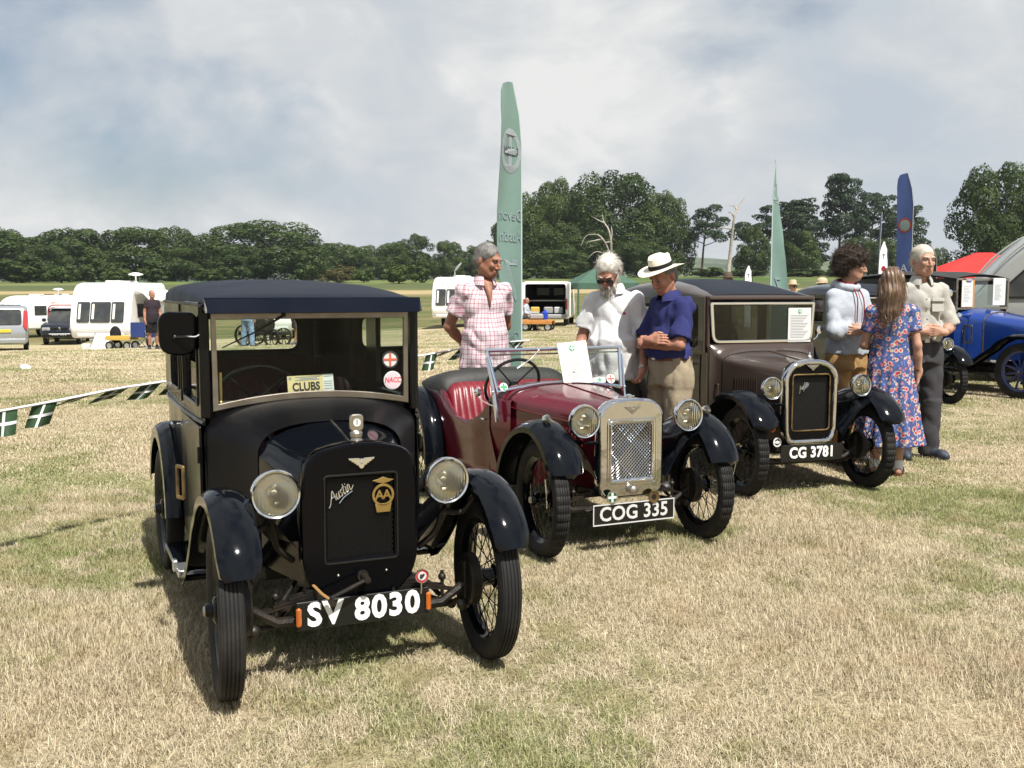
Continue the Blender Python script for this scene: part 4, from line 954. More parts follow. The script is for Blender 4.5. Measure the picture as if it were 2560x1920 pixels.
# ------------------------------------------------------------------ the maroon open two-seater
CAR2 = (0.6896, 5.7220, 0.0); YAW2 = 0.42993
def car_red():
    c = thing('vintage_roadster', 'maroon open vintage roadster with black wings and plate reading COG 335', 'car', CAR2, YAW2, 'vintage cars on show')
    ay, ry, hw = .095, 2.14, .53
    for s in (-1, 1):
        add_wheel(c, 'block', s * hw, ay, .325, s, R(-5), block=True); add_wheel(c, 'block', s * hw, ry, .325, s, block=True)
    under(c, ay, ry, hw - .03)
    # body sides: x(y), top edge z(y)
    ys = [.80, .88, .96, 1.04, 1.12, 1.20, 1.30, 1.40, 1.48, 1.55, 1.62, 1.70, 1.80, 1.95, 2.10, 2.25, 2.36, 2.43]
    def bx(y): return interp(y, [.80, .95, 1.2, 1.7, 2.1, 2.3, 2.43], [.40, .445, .485, .497, .490, .45, .36])
    def bt(y): return interp(y, [.80, .96, 1.02, 1.09, 1.2, 1.34, 1.50, 1.60, 1.66, 1.72, 1.8, 2.43], [.80, .80, .77, .70, .645, .620, .635, .68, .74, .785, .80, .78])
    b = MB()
    for s in (-1, 1):
        rings = []
        for y in ys:
            x, t = bx(y), bt(y)
            rings.append([(s * (x - .05), y, .265), (s * (x - .012), y, .34), (s * x, y, .50), (s * (x + .004), y, min(t, .62)), (s * x, y, t - .012), (s * (x - .008), y, t), (s * (x - .022), y, t - .004), (s * (x - .026), y, t - .05), (s * (x - .026), y, .32)])
        b.loft(rings, False)
    b.loft([[(x, 2.43 + .05 * (1 - (x / .37) ** 2), z) for x in np.linspace(-.36, .36, 11)] for z in (.27, .5, .78)], False)
    b.box((0, 1.65, .31), (.86, 1.55, .02))
    b.build('body', M['maroon'], c, 40)
    for s in (-1, 1):
        d = MB(); rings = []
        for y in np.linspace(1.0, 1.50, 13):
            x, t = bx(y), bt(y)
            y2 = lambda z: y - max(0, (.62 - z)) * (.42 if y < 1.02 else .05)
            rings.append([(s * (x - .010 + .004), y2(.345), .345), (s * (x + .006), y2(.50), .50), (s * (x + .0095), y2(.6), min(t - .004, .61)), (s * (x + .006), y, t - .003), (s * (x - .004), y, t + .004), (s * (x - .012), y, t + .002)])
        d.loft(rings, False); o = d.build('door', M['maroon'], c, 40)
        h = MB(); h.box((s * (bx(1.06) + .012), 1.06, .66), (.02, .05, .014), .005); h.build('door_handle', M['chrome'], o)
    # scuttle and bonnet
    sc = MB(); sc.loft([arch(.398, .27, .775, .888, .862, 2.3), arch(.425, .27, .785, .900, .92, 2.3), arch(.445, .27, .79, .900, .97, 2.3), arch(.458, .27, .78, .885, 1.01, 2.3), arch(.45, .60, .765, .865, 1.03, 2.3)], False); sc.build('scuttle', M['maroon'], c, 45)
    bo = MB(); bo.loft([arch(lerp(.182, .392, t), lerp(.36, .28, t), lerp(.715, .772, t), lerp(.832, .886, t), lerp(.075, .858, t), 2.3) for t in (0, .15, .35, .55, .75, 1)], False); bo.build('bonnet', M['maroon'], c, 45)
    h = MB(); h.tube([(0, lerp(.075, .858, t), lerp(.835, .889, t)) for t in (0, .5, 1)], .004, 6); h.build('bonnet_hinge', M['maroon'], c)
    for s in (-1, 1):
        q = MB(); q.tube([(s * (lerp(.182, .392, t) + .002), lerp(.075, .858, t), lerp(.70, .755, t)) for t in (0, .5, 1)], .005, 6); q.build('bonnet_bead', M['maroon'], c)
        e = arch(.3975, .28, .773, .888, .860, 2.3); q = MB(); q.tube([p for p in e if (p[0] * s >= 0)], .005, 6); q.build('bonnet_edge', M['plate_black'], c)
    lv = MB(); lv.prism([(0, 0), (.010, .004), (.012, .012), (0, .014)], .135, lambda u, v, w: (u, v, w)); lv.box((0.004, .007, .069), (.012, .014, .006)); lm = lv.data('louvre', M['louvre_red'], 40)
    for s in (-1, 1):
        for g0 in (.22, .50):
            for k in range(9):
                y = g0 + k * .024; t = (y - .075) / (.858 - .075)
                o = link('louvre', lm, c); o.location = (s * (lerp(.182, .392, t) - .003), y, .615); o.rotation_euler = (0, 0, R(-15) if s > 0 else R(180 + 15))
    # radiator
    out = rpoly([(-.165, .318), (.165, .318), (.195, .37), (.197, .79), (.14, .845), (0, .862), (-.14, .845), (-.197, .79), (-.195, .37)], [.06, .06, .03, .09, .06, .25, .06, .09, .03], 5)
    hole = rpoly(rect(-.143, .400, .143, .742), .018)
    r = MB(); put(r, plate2d([out, hole[::-1]], .075, .016), FRONT((0, .055, 0))); rad = r.build('radiator_shell', M['chrome_shell'], c, 45)
    q = MB(); q.tube([(x, .014, z) for x, z in hole], .006, 6, closed=True); q.build('grille_bead', M['chrome'], rad)
    q = MB(); q.tube([(x, .016, z) for x, z in rpoly(rect(-.160, .384, .160, .757), .022)], .0035, 6, closed=True); q.build('outer_bead', M['chrome'], rad)
    q = MB(); q.box((0, .065, .57), (.30, .02, .36)); q.build('core', M['dark_inside'], rad)
    o = diag_mesh(-.145, .398, .145, .744, .0150, .0022, .030, 5).build('grille_mesh', M['chrome'], rad, None); o['kind'] = 'stuff'
    for x in (-.128, .128):
        for z in (.418, .725): q = MB(); q.ball((x, .020, z), .006, 8, 6); q.build('bolt', M['chrome'], rad)
    q = MB(); q.lathe([(.026, -.012), (.022, -.030), (.024, -.042), (.012, -.050), (.001, -.052)], 16, (0, .03, .350), 'y'); q.build('crank_cap', M['nickel'], rad)
    q = MB(); q.lathe([(.026, .855), (.026, .868), (.018, .872), (.020, .885), (.012, .892), (.001, .894)], 16, (0, .06, 0)); q.box((0, .06, .880), (.075, .012, .008), .003); q.build('filler_cap', M['chrome'], rad)
    wings_emblem(rad, (0, .012, .808), .095, M['nickel'])
    number_plate(c, 'COG 335', 0, -.008, .166, .286, .268, tm='plate_grey', border='plate_grey', tsize=.112, bold=.0022, xs=.98, space=1.03)
    cross_disc(c, (-.147, -.016, .322), .034, M['green_dark'], M['paper'], M['chrome'], w=.2, name='club_badge')
    o = disc(c, 'round_badge', (.129, -.016, .303), .034, M['brass_old']); q = MB(); put(q, plate2d([circ(0, 0, .036, 28), circ(0, 0, .029, 28)[::-1]], .005), FRONT((.129, -.018, .303))); q.build('rim', M['brass_old'], o, None); disc(o, 'centre', (.129, -.019, .303), .016, M['chassis'])
    q = MB(); q.tube([(-.3, .02, .25), (0, .01, .24), (.3, .02, .25)], .008, 6); q.build('plate_bar', M['chassis'], c)
    # wings
    fp = [(-.150, .49), (-.158, .51)] + arc_path(ay, .325, .315, .402, 34, 90, 10) + arc_path(ay, .325, .404, .445, 97, 160, 10) + [(.545, .40), (.575, .30)]
    for s in (-1, 1):
        n = len(fp)
        wd = []
        for i in range(n):
            t = i / (n - 1); nose = (.05, .025, .01, .004)[i] if i < 4 else 0
            wd.append((s * (.405 + nose), s * (.618 - nose)))
        w = wing(fp, 0, 0, dome=.040, lip=.03, widths=wd, sections=11); w.build('front_wing', M['gloss_black'], c, 40)
        iv = MB(); iv.loft([[(s * .407, p[0], p[1] - .005), (s * .34, p[0] + .02, p[1] - .05), (s * .27, p[0] + .04, max(p[1] - .17, .34)), (s * .22, p[0] + .05, max(p[1] - .27, .30))] for p in fp[8:20]], False); iv.build('wing_valance', M['gloss_black'], c, 50)
        rp = arc_path(ry, .325, .415, .425, -8, 170, 20)
        w = wing(rp, s * .45, s * .632, dome=.040, lip=.03, sections=11); w.build('rear_wing', M['gloss_black'], c, 40)
        headlamp(c, (s * .34, -.045, .765), .089, False, .11, shellmat='chrome')
        q = MB(); q.tube([(s * .345, .02, .68), (s * .345, .02, .655), (s * .30, .05, .63), (s * .19, .08, .62)], .010, 8); q.build('lamp_bracket', M['gloss_black'], c)
        q = MB(); q.lathe([(.026, -.012), (.027, -.002), (.022, .022), (.010, .042), (.001, .046)], 18, (s * .525, .05, .777), 'y'); q.lathe([(.008, .735), (.007, .757)], 8, (s * .525, .06, 0)); o = q.build('side_lamp', M['chrome'], c)
        q = MB(); q.lathe([(.001, -.022), (.015, -.019), (.025, -.011)], 18, (s * .525, .05, .777), 'y'); q.build('lens', M['lens_frost'], o)
        q = MB(); q.tube(cat([(s * .62, -.12, .48), (s * .60, -.10, .38), (s * .56, -.02, .30)], 4), .004, 6); q.build('wing_stay', M['chrome'], c)
    # windscreen
    def wp(u, v): return (lerp(.446, .481, v) * u, lerp(.899, .988, v), lerp(.845, 1.102, v) + .042 * (1 - u * u) * (1 - v))
    fr = MB()
    fr.tube([wp(u, 0) for u in np.linspace(-1, 1, 13)], .0115, 8); fr.tube([wp(u, 1) for u in np.linspace(-1.03, 1.03, 9)], .0115, 8); fr.tube([(p[0], p[1], p[2] - .030) for p in [wp(u, 1) for u in np.linspace(-1, 1, 9)]], .005, 6)
    for s in (-1, 1): fr.tube([wp(s, 0), wp(s, .5), wp(s, 1)], .0115, 8)
    wo = fr.build('windscreen_frame', M['chrome_blue_reflection'], c)
    g = MB(); g.loft([[wp(u * .985, v) for u in np.linspace(-1, 1, 13)] for v in (.03, .97)], False); g.loft([[(lambda p: (p[0], p[1] + .004, p[2]))(wp(u * .985, v)) for u in np.linspace(-1, 1, 13)] for v in (.03, .97)], False); g.build('windscreen', M['glass'], wo)
    for s in (-1, 1):
        q = MB(); q.loft([[(s * (x + dx), y + dy, z) for dx, dy in ((-.006, -w), (.006, -w), (.006, w), (-.006, w))] for x, y, z, w in ((.489, .975, 1.06, .008), (.478, .93, .93, .010), (.470, .905, .83, .014), (.466, .885, .74, .016), (.462, .875, .66, .008))], True, True, True); q.build('screen_stanchion', M['chrome_blue_reflection'], c)
        q = MB(); q.ball((s * .476, .905, .845), .013, 8, 6); q.build('screen_knob', M['chrome'], c)
    q = MB(); q.tube([(-.115, .968, 1.106), (-.20, .930, 1.045), (-.300, .918, .990)], [.005, .0035, .0025], 6); q.ball((-.115, .97, 1.108), .010); q.build('wiper', M['chrome'], c)
    wn_ = XF((0, .938, .985), (1, 0, 0), (0, .33, 1))
    XW = lambda p: XF((p[0], p[1], p[2]), (1, 0, 0), (0, .33, 1))
    cross_disc(c, (-.405, .897, .876), .028, M['paper'], M['sticker_green'], None, XW, name='windscreen_sticker')
    cross_disc(c, (.372, .905, .900), .032, M['plate_grey'], M['sticker_red'], None, XW, w=.12, name='windscreen_sticker')
    q = MB(); put(q, plate2d([rpoly(rect(-.045, -.018, .045, .018), .008)], .002), XW((.285, .902, .895))); o = q.build('oblong_sticker', M['paper'], c, None); cross_disc(o, (.285, .900, .897), .020, M['paper'], M['sticker_green'], None, XW)
    X = XF((.105, .905, 1.012), (1, .03, .075), (-.05, .24, 1))
    q = MB(); put(q, plate2d([rect(-.108, -.140, .108, .140)], .003), X); o = q.build('show_notice', M['paper'], c, None); o['label'] = 'white printed notice on the windscreen'
    q = MB()
    for k in range(14): put(q, plate2d([rect(-.075, .05 - k * .0115, .07 - (k * 37 % 5) * .012, .0522 - k * .0115)], .001), X @ Matrix.Translation((0, 0, .0022)))
    put(q, plate2d([rect(-.03, -.06, -.012, -.056)], .001), X @ Matrix.Translation((0, 0, .0034))); q.build('small_print', M['ink_grey'], o, None)
    cross_disc(o, tuple(X @ Vector((-.005, .098, .002))), .020, M['sticker_green'], M['paper'], None, lambda p: XF(p, (1, .03, .075), (-.05, .24, 1)), w=.2, name='crest')
    q = MB(); q.lathe([(.001, -.006), (.026, -.004), (.028, .004), (.012, .016), (.001, .018)], 20, (-.525, 1.03, .835), 'y'); mo = q.build('door_mirror', M['chrome'], c)
    q = MB(); q.tube(cat([(-.522, 1.04, .825), (-.51, 1.01, .79), (-.485, .93, .765), (-.468, .89, .76)], 4), .004, 6); q.build('mirror_arm', M['chrome'], mo)
    # cockpit
    for x in (-.235, .235): seat(c, (x, 1.24, .36), .45, .38, .30, M['red_leather'], 9, 'seat', .480, .08)
    steering_wheel(c, (-.22, 1.17, .865), .19, R(-62))
    q = MB(); q.box((0, 1.005, .80), (.84, .02, .13), .006); q.build('dashboard', M['red_leather'], c)
    # folded hood under its cover
    hd = MB(); rings = []
    for y, zt, w in ((1.735, .80, .455), (1.745, .845, .475), (1.765, .880, .490), (1.80, .912, .502), (1.85, .925, .505), (2.0, .905, .500), (2.15, .875, .485), (2.3, .835, .45), (2.42, .785, .38)):
        ring = []
        for i in range(21):
            t = math.pi * i / 20; cx = math.cos(t); k = 1 + .02 * math.sin(7 * t + y * 9) * math.sin(t)
            ring.append((-w * math.copysign(abs(cx) ** .5, cx), y, .775 + (zt - .775) * abs(math.sin(t)) ** .6 * k))
        rings.append(ring + [(w * .9, y, .77), (-w * .9, y, .77)])
    hd.loft(rings, True, True, True); hd.build('folded_hood', M['hood_cloth'], c, 60)
    return c
car_red()
# ------------------------------------------------------------------ box saloons (the brown one, and the dark one behind the visitors)
def car_box(name, label, loc, yaw, paint, plate=None, notice=True, group='vintage cars on show'):
    P = M[paint]
    c = thing(name, label, 'car', loc, yaw, group)
    ay, ry, hw = .07, 2.13, .53
    for s in (-1, 1):
        add_wheel(c, 'block', s * hw, ay, .325, s, R(-3), block=True); add_wheel(c, 'block', s * hw, ry, .325, s, block=True)
    under(c, ay, ry, hw - .03)
    plan = [(.470, .70), (.490, .95), (.515, 1.3), (.525, 1.65), (.520, 2.0), (.500, 2.20), (.455, 2.38), (.37, 2.48), (.20, 2.52), (0, 2.525)]
    full = [(-x, y) for x, y in plan] + [(x, y) for x, y in plan[-2::-1]]
    def ringz(z, k): return [(x * k, .70 + (y - .70) * (1 - (1 - k) * .5), z) for x, y in full]
    b = MB(); b.loft([ringz(.27, .90), ringz(.33, .95), ringz(.55, .99), ringz(.80, 1.0), ringz(.985, .985), ringz(1.0, .99), ringz(1.005, .95), ringz(.5, .94)], False)
    b.box((0, 1.6, .31), (.9, 1.6, .02)); b.build('body', P, c)
    for s in (-1, 1):
        d = MB(); rings = []
        for y in np.linspace(.80, 1.62, 9):
            x = interp(y, [q[1] for q in plan[:6]], [q[0] for q in plan[:6]])
            rings.append([(s * (x * k + .006 - e), y, z) for k, z, e in ((.955, .34, .01), (.957, .345, 0), (.992, .55, 0), (1.001, .80, 0), (.987, .975, 0), (.985, .98, .01))])
        d.loft(rings, False); o = d.build('door', P, c)
        h = MB(); h.tube([(s * .52, .93, .90), (s * .56, .93, .90), (s * .565, 1.0, .90)], .008, 8); h.build('door_handle', M['chrome'], o)
        for z in (.45, .88): q = MB(); q.lathe([(.010, -.04), (.010, .04)], 10, (s * .535, 1.63, z), 'z', True, True); q.build('hinge', P, o)
    # bonnet, scuttle with its upswept flange to the screen
    bo = MB(); bo.loft([arch(lerp(.20, .398, t), lerp(.40, .30, t), lerp(.83, .930, t), lerp(.955, 1.010, t), lerp(.07, .585, t), 2.6) for t in (0, .2, .4, .6, .8, 1)], False); bo.build('bonnet', P, c, 45)
    h = MB(); h.tube([(0, lerp(.07, .585, t), lerp(.957, 1.0125, t)) for t in (0, .5, 1)], .004, 6); h.build('bonnet_hinge', P, c)
    sc = MB(); sc.loft([arch(.400, .29, .930, 1.010, .588, 2.6), arch(.418, .29, .945, 1.022, .625, 3.0), arch(.440, .29, .97, 1.040, .655, 3.6), arch(.470, .29, 1.02, 1.066, .668, 5), arch(.478, .29, 1.035, 1.075, .690, 6), arch(.47, .6, 1.03, 1.07, .72, 6)], False); sc.build('scuttle', P, c, 45)
    lv = MB(); lv.prism([(0, 0), (.006, .003), (.007, .009), (0, .010)], .13, lambda u, v, w: (u, v, w)); lm = lv.data('louvre', P, 40)
    for s in (-1, 1):
        e = arch(.400, .30, .932, 1.012, .587, 2.6); q = MB(); q.tube([p for p in e if p[0] * s >= 0], .004, 6); q.build('bonnet_edge', M['plate_black'], c)
        for k in range(10):
            y = .30 + k * .020; t = (y - .07) / .515
            o = link('louvre', lm, c); o.location = (s * (lerp(.20, .398, t) - .002), y, .765); o.rotation_euler = (0, 0, R(-21) if s > 0 else R(201))
        q = MB(); put(q, plate2d([rpoly(rect(.60, .63, .66, .765), .006), rpoly(rect(.608, .638, .652, .757), .004)[::-1]], .008, .002), SIDE(s * .418) @ Matrix.Rotation(R(-26) * (-s), 4, 'Y') if False else SIDE(s * .428)); q.build('vent_frame', P, c)
    # radiator: black with a chrome surround
    out = rpoly([(-.170, .375), (.170, .375), (.205, .44), (.215, .87), (.15, .945), (0, .975), (-.15, .945), (-.215, .87), (-.205, .44)], [.07, .07, .05, .08, .06, .25, .06, .08, .05], 5)
    inn = [(x * .955, .66 + (z - .66) * .97) for x, z in out]
    hole = rpoly(rect(-.158, .462, .158, .872), .03)
    r = MB(); put(r, plate2d([out, inn[::-1]], .080, .016), FRONT((0, .045, 0))); rad = r.build('radiator_shell', M['chrome_shell'], c, 45)
    q = MB(); put(q, plate2d([[(x * .995, z) for x, z in inn], hole[::-1]], .05, .003), FRONT((0, .045, 0))); q.build('radiator_panel', M['rad_black'], rad)
    q = MB(); q.tube([(x, .018, z) for x, z in hole], .0055, 6, closed=True); q.build('grille_bead', M['brass_old'] if plate else M['chrome'], rad)
    q = MB(); q.box((0, .06, .665), (.33, .02, .42)); q.build('core', M['dark_inside'], rad)
    o = diag_mesh(-.158, .462, .158, .872, .011, .0013, .030, 4).build('grille_mesh', M['mesh_black'], rad, None); o['kind'] = 'stuff'
    wings_emblem(rad, (0, .004, .925), .10, M['nickel'])
    q = MB(); q.lathe([(.024, .968), (.024, .982), (.016, .986), (.018, 1.0), (.010, 1.01), (.006, 1.03), (.001, 1.034)], 14, (0, .05, 0)); q.build('filler_cap', M['chrome'], rad)
    if plate:
        t = MB(); put(t, script2d(.036, .0022), XF((-.068, .022, .783), (math.cos(.63), 0, math.sin(.63)), (-math.sin(.63), 0, math.cos(.63)))); t.build('script_lettering', M['chrome'], rad, None)
        number_plate(c, plate, 0, -.005, .243, .366, .263, tsize=.108, bold=.0035, xs=.92)
        o = disc(c, 'club_badge', (-.296, -.01, .393), .031, M['ink']); q = MB(); put(q, plate2d([circ(0, 0, .034, 28), circ(0, 0, .024, 28)[::-1]], .004), FRONT((-.296, -.012, .393))); put(q, plate2d([[(-.026, -.006), (.026, -.006), (.026, .006), (-.026, .006)]], .004), FRONT((-.296, -.013, .393))); put(q, plate2d([circ(0, 0, .012, 16)], .004), FRONT((-.296, -.014, .393))); q.build('ring', M['paper'], o, None)
    else: q = MB(); q.box((0, -.005, .305), (.526, .008, .123), .003); q.build('number_plate', M['plate_black'], c)
    # wings
    fp = [(-.232, .525), (-.236, .545)] + arc_path(ay, .325, .375, .412, 36, 90, 10) + arc_path(ay, .325, .412, .46, 97, 150, 9) + [(.55, .46), (.64, .36), (.74, .27), (.82, .25)]
    for s in (-1, 1):
        n = len(fp); wd = []
        for i in range(n):
            nose = (.05, .022, .008)[i] if i < 3 else 0
            wd.append((s * (.42 + nose), s * (.640 - nose)))
        w = wing(fp, 0, 0, dome=.035, lip=.028, widths=wd, sections=11); w.build('front_wing', M['gloss_black'], c, 40)
        iv = MB(); iv.loft([[(s * .422, p[0], p[1] - .005), (s * .35, p[0] + .02, p[1] - .06), (s * .29, p[0] + .04, max(p[1] - .16, .38)), (s * .235, p[0] + .05, max(p[1] - .26, .33))] for p in fp[7:17]], False); iv.build('wing_valance', M['gloss_black'], c, 50)
        w = wing(arc_path(ry, .325, .43, .43, -5, 170, 18), s * .47, s * .64, dome=.03, lip=.04); w.build('rear_wing', M['gloss_black'], c, 40)
        q = MB(); q.box((s * .55, 1.25, .245), (.14, .95, .025), .006); q.build('running_board', M['gloss_black'], c)
        headlamp(c, (s * .377, -.058, .788), .078, False, .10, shellmat='gloss_black')
        q = MB(); q.tube([(s * .377, .0, .71), (s * .377, .0, .68), (s * .30, .05, .66), (s * .20, .07, .65)], .010, 8); q.build('lamp_bracket', M['gloss_black'], c)
        q = MB(); q.lathe([(.024, 0), (.022, -.012), (.014, -.02), (.001, -.022)], 16, (s * .318, .02, .484), 'y'); q.build('indicator', M['amber'], c)
    # cabin
    for s in (-1, 1):
        outer = [(.72, 1.0), (2.30, 1.0), (2.26, 1.43), (.72, 1.43)]
        h1 = rpoly(rect(.80, 1.03, 1.40, 1.375), .05); h2 = rpoly(rect(1.50, 1.03, 1.98, 1.375), .06)
        f = MB(); put(f, plate2d([outer, h1[::-1], h2[::-1]], .030, .004), SIDE(s * .485)); o = f.build('window_surround', P, c, 30)
        for h, nm in ((h1, 'door_window'), (h2, 'quarter_window')): pane(o, nm, [h], SIDE(s * .485))
        q = MB(); q.box((s * .468, .715, 1.24), (.030, .05, .40), .008); q.build('windscreen_post', P, c)
        cor = MB(); cor.loft([[(s * x, y, z) for x, y in ((.498, 2.25), (.48, 2.34), (.44, 2.42), (.36, 2.455))] for z in (1.0, 1.2, 1.44)], False); cor.build('rear_corner', P, c)
    q = MB(); put(q, plate2d([rect(-.37, 1.0, .37, 1.45), rpoly(rect(-.26, 1.16, .26, 1.33), .04)[::-1]], .026, .003), FRONT((0, 2.445, 0))); o = q.build('back_panel', P, c); pane(o, 'rear_window', [rpoly(rect(-.26, 1.16, .26, 1.33), .04)], FRONT((0, 2.445, 0)))
    rows = [(.700, 1.415, 1.432, .480), (.72, 1.418, 1.445, .486), (.85, 1.42, 1.475, .492), (1.1, 1.42, 1.525, .50), (1.4, 1.42, 1.563, .505), (1.7, 1.42, 1.575, .505), (2.0, 1.42, 1.558, .50), (2.25, 1.42, 1.52, .485), (2.4, 1.42, 1.475, .44), (2.46, 1.42, 1.435, .38)]
    def sect(y, ze, zt, w, k0, k1, pw=.55):
        out_ = []
        for i in range(25):
            t = math.pi * i / 24; cx = math.cos(t); x = -w * math.copysign(abs(cx) ** pw, cx)
            out_.append((x, y, ze + (zt - ze) * abs(math.sin(t)) ** .55))
        return out_[k0:k1]
    rf = MB(); rf.loft([sect(*r_, 0, 25) for r_ in rows], False); rf.loft([[(-w, y, ze), (0, y, ze - .01), (w, y, ze)] for y, ze, zt, w in rows], False); rf.build('roof', P, c, 50)
    rc = MB(); rc.loft([[(x * .90, y + (.02 if i == 0 else 0), z + .006) for x, y, z in sect(*r_, 3, 22)] for i, r_ in enumerate(rows[:-1])], False); rc.build('roof_cloth', M['roof_cloth'], c, 60)
    q = MB(); q.box((0, .690, 1.418), (.95, .03, .032), .010); q.build('roof_rail', P, c)
    og = rpoly([(-.445, 1.075), (.445, 1.075), (.465, 1.385), (-.465, 1.385)], [.06, .06, .012, .012]); ig = rpoly([(-.430, 1.090), (.430, 1.090), (.450, 1.372), (-.450, 1.372)], [.05, .05, .01, .01])
    q = MB(); put(q, plate2d([og, ig[::-1]], .018, .004), FRONT((0, .672, 0))); wo = q.build('windscreen_frame', M['chrome'], c); pane(wo, 'windscreen', [ig], FRONT((0, .676, 0)), 'glass_dark')
    if notice:
        X = FRONT((.328, .664, 1.207)); q = MB(); put(q, plate2d([rect(-.105, -.135, .105, .135)], .002), X); o = q.build('show_notice', M['paper'], c, None); o['label'] = 'white printed notice at the corner of the windscreen'
        q = MB()
        for k in range(15): put(q, plate2d([rect(-.085, .075 - k * .0125, .08 - (k * 31 % 5) * .012, .0775 - k * .0125)], .001), X @ Matrix.Translation((0, 0, .0022)))
        q.build('small_print', M['ink_grey'], o, None); cross_disc(o, tuple(X @ Vector((0, .108, .002))), .017, M['sticker_green'], M['paper'], None, w=.2, name='crest')
    steering_wheel(c, (-.22, 1.02, 1.05), .185, R(-58))
    q = MB(); q.box((0, .735, 1.0), (.86, .03, .14), .01); q.build('dashboard', M['dark_inside'], c)
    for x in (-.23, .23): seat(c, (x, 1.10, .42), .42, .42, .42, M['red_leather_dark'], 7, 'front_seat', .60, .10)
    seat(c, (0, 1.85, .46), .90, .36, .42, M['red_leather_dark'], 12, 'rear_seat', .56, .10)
    for s in (1,):
        q = MB(); q.lathe([(.001, -.006), (.030, -.004), (.032, .004), (.012, .018), (.001, .020)], 20, (s * .60, .78, 1.16), 'y'); mo = q.build('door_mirror', M['chrome'], c)
        q = MB(); q.tube([(s * .60, .79, 1.15), (s * .56, .76, 1.10), (s * .50, .74, 1.08)], .005, 6); q.build('mirror_arm', M['chrome'], mo)
    return c
car_box('vintage_box_saloon', 'brown vintage saloon with black wings and plate reading CG 3781', (2.1826, 7.3657, 0), 0.32604, 'brown', 'CG 3781')
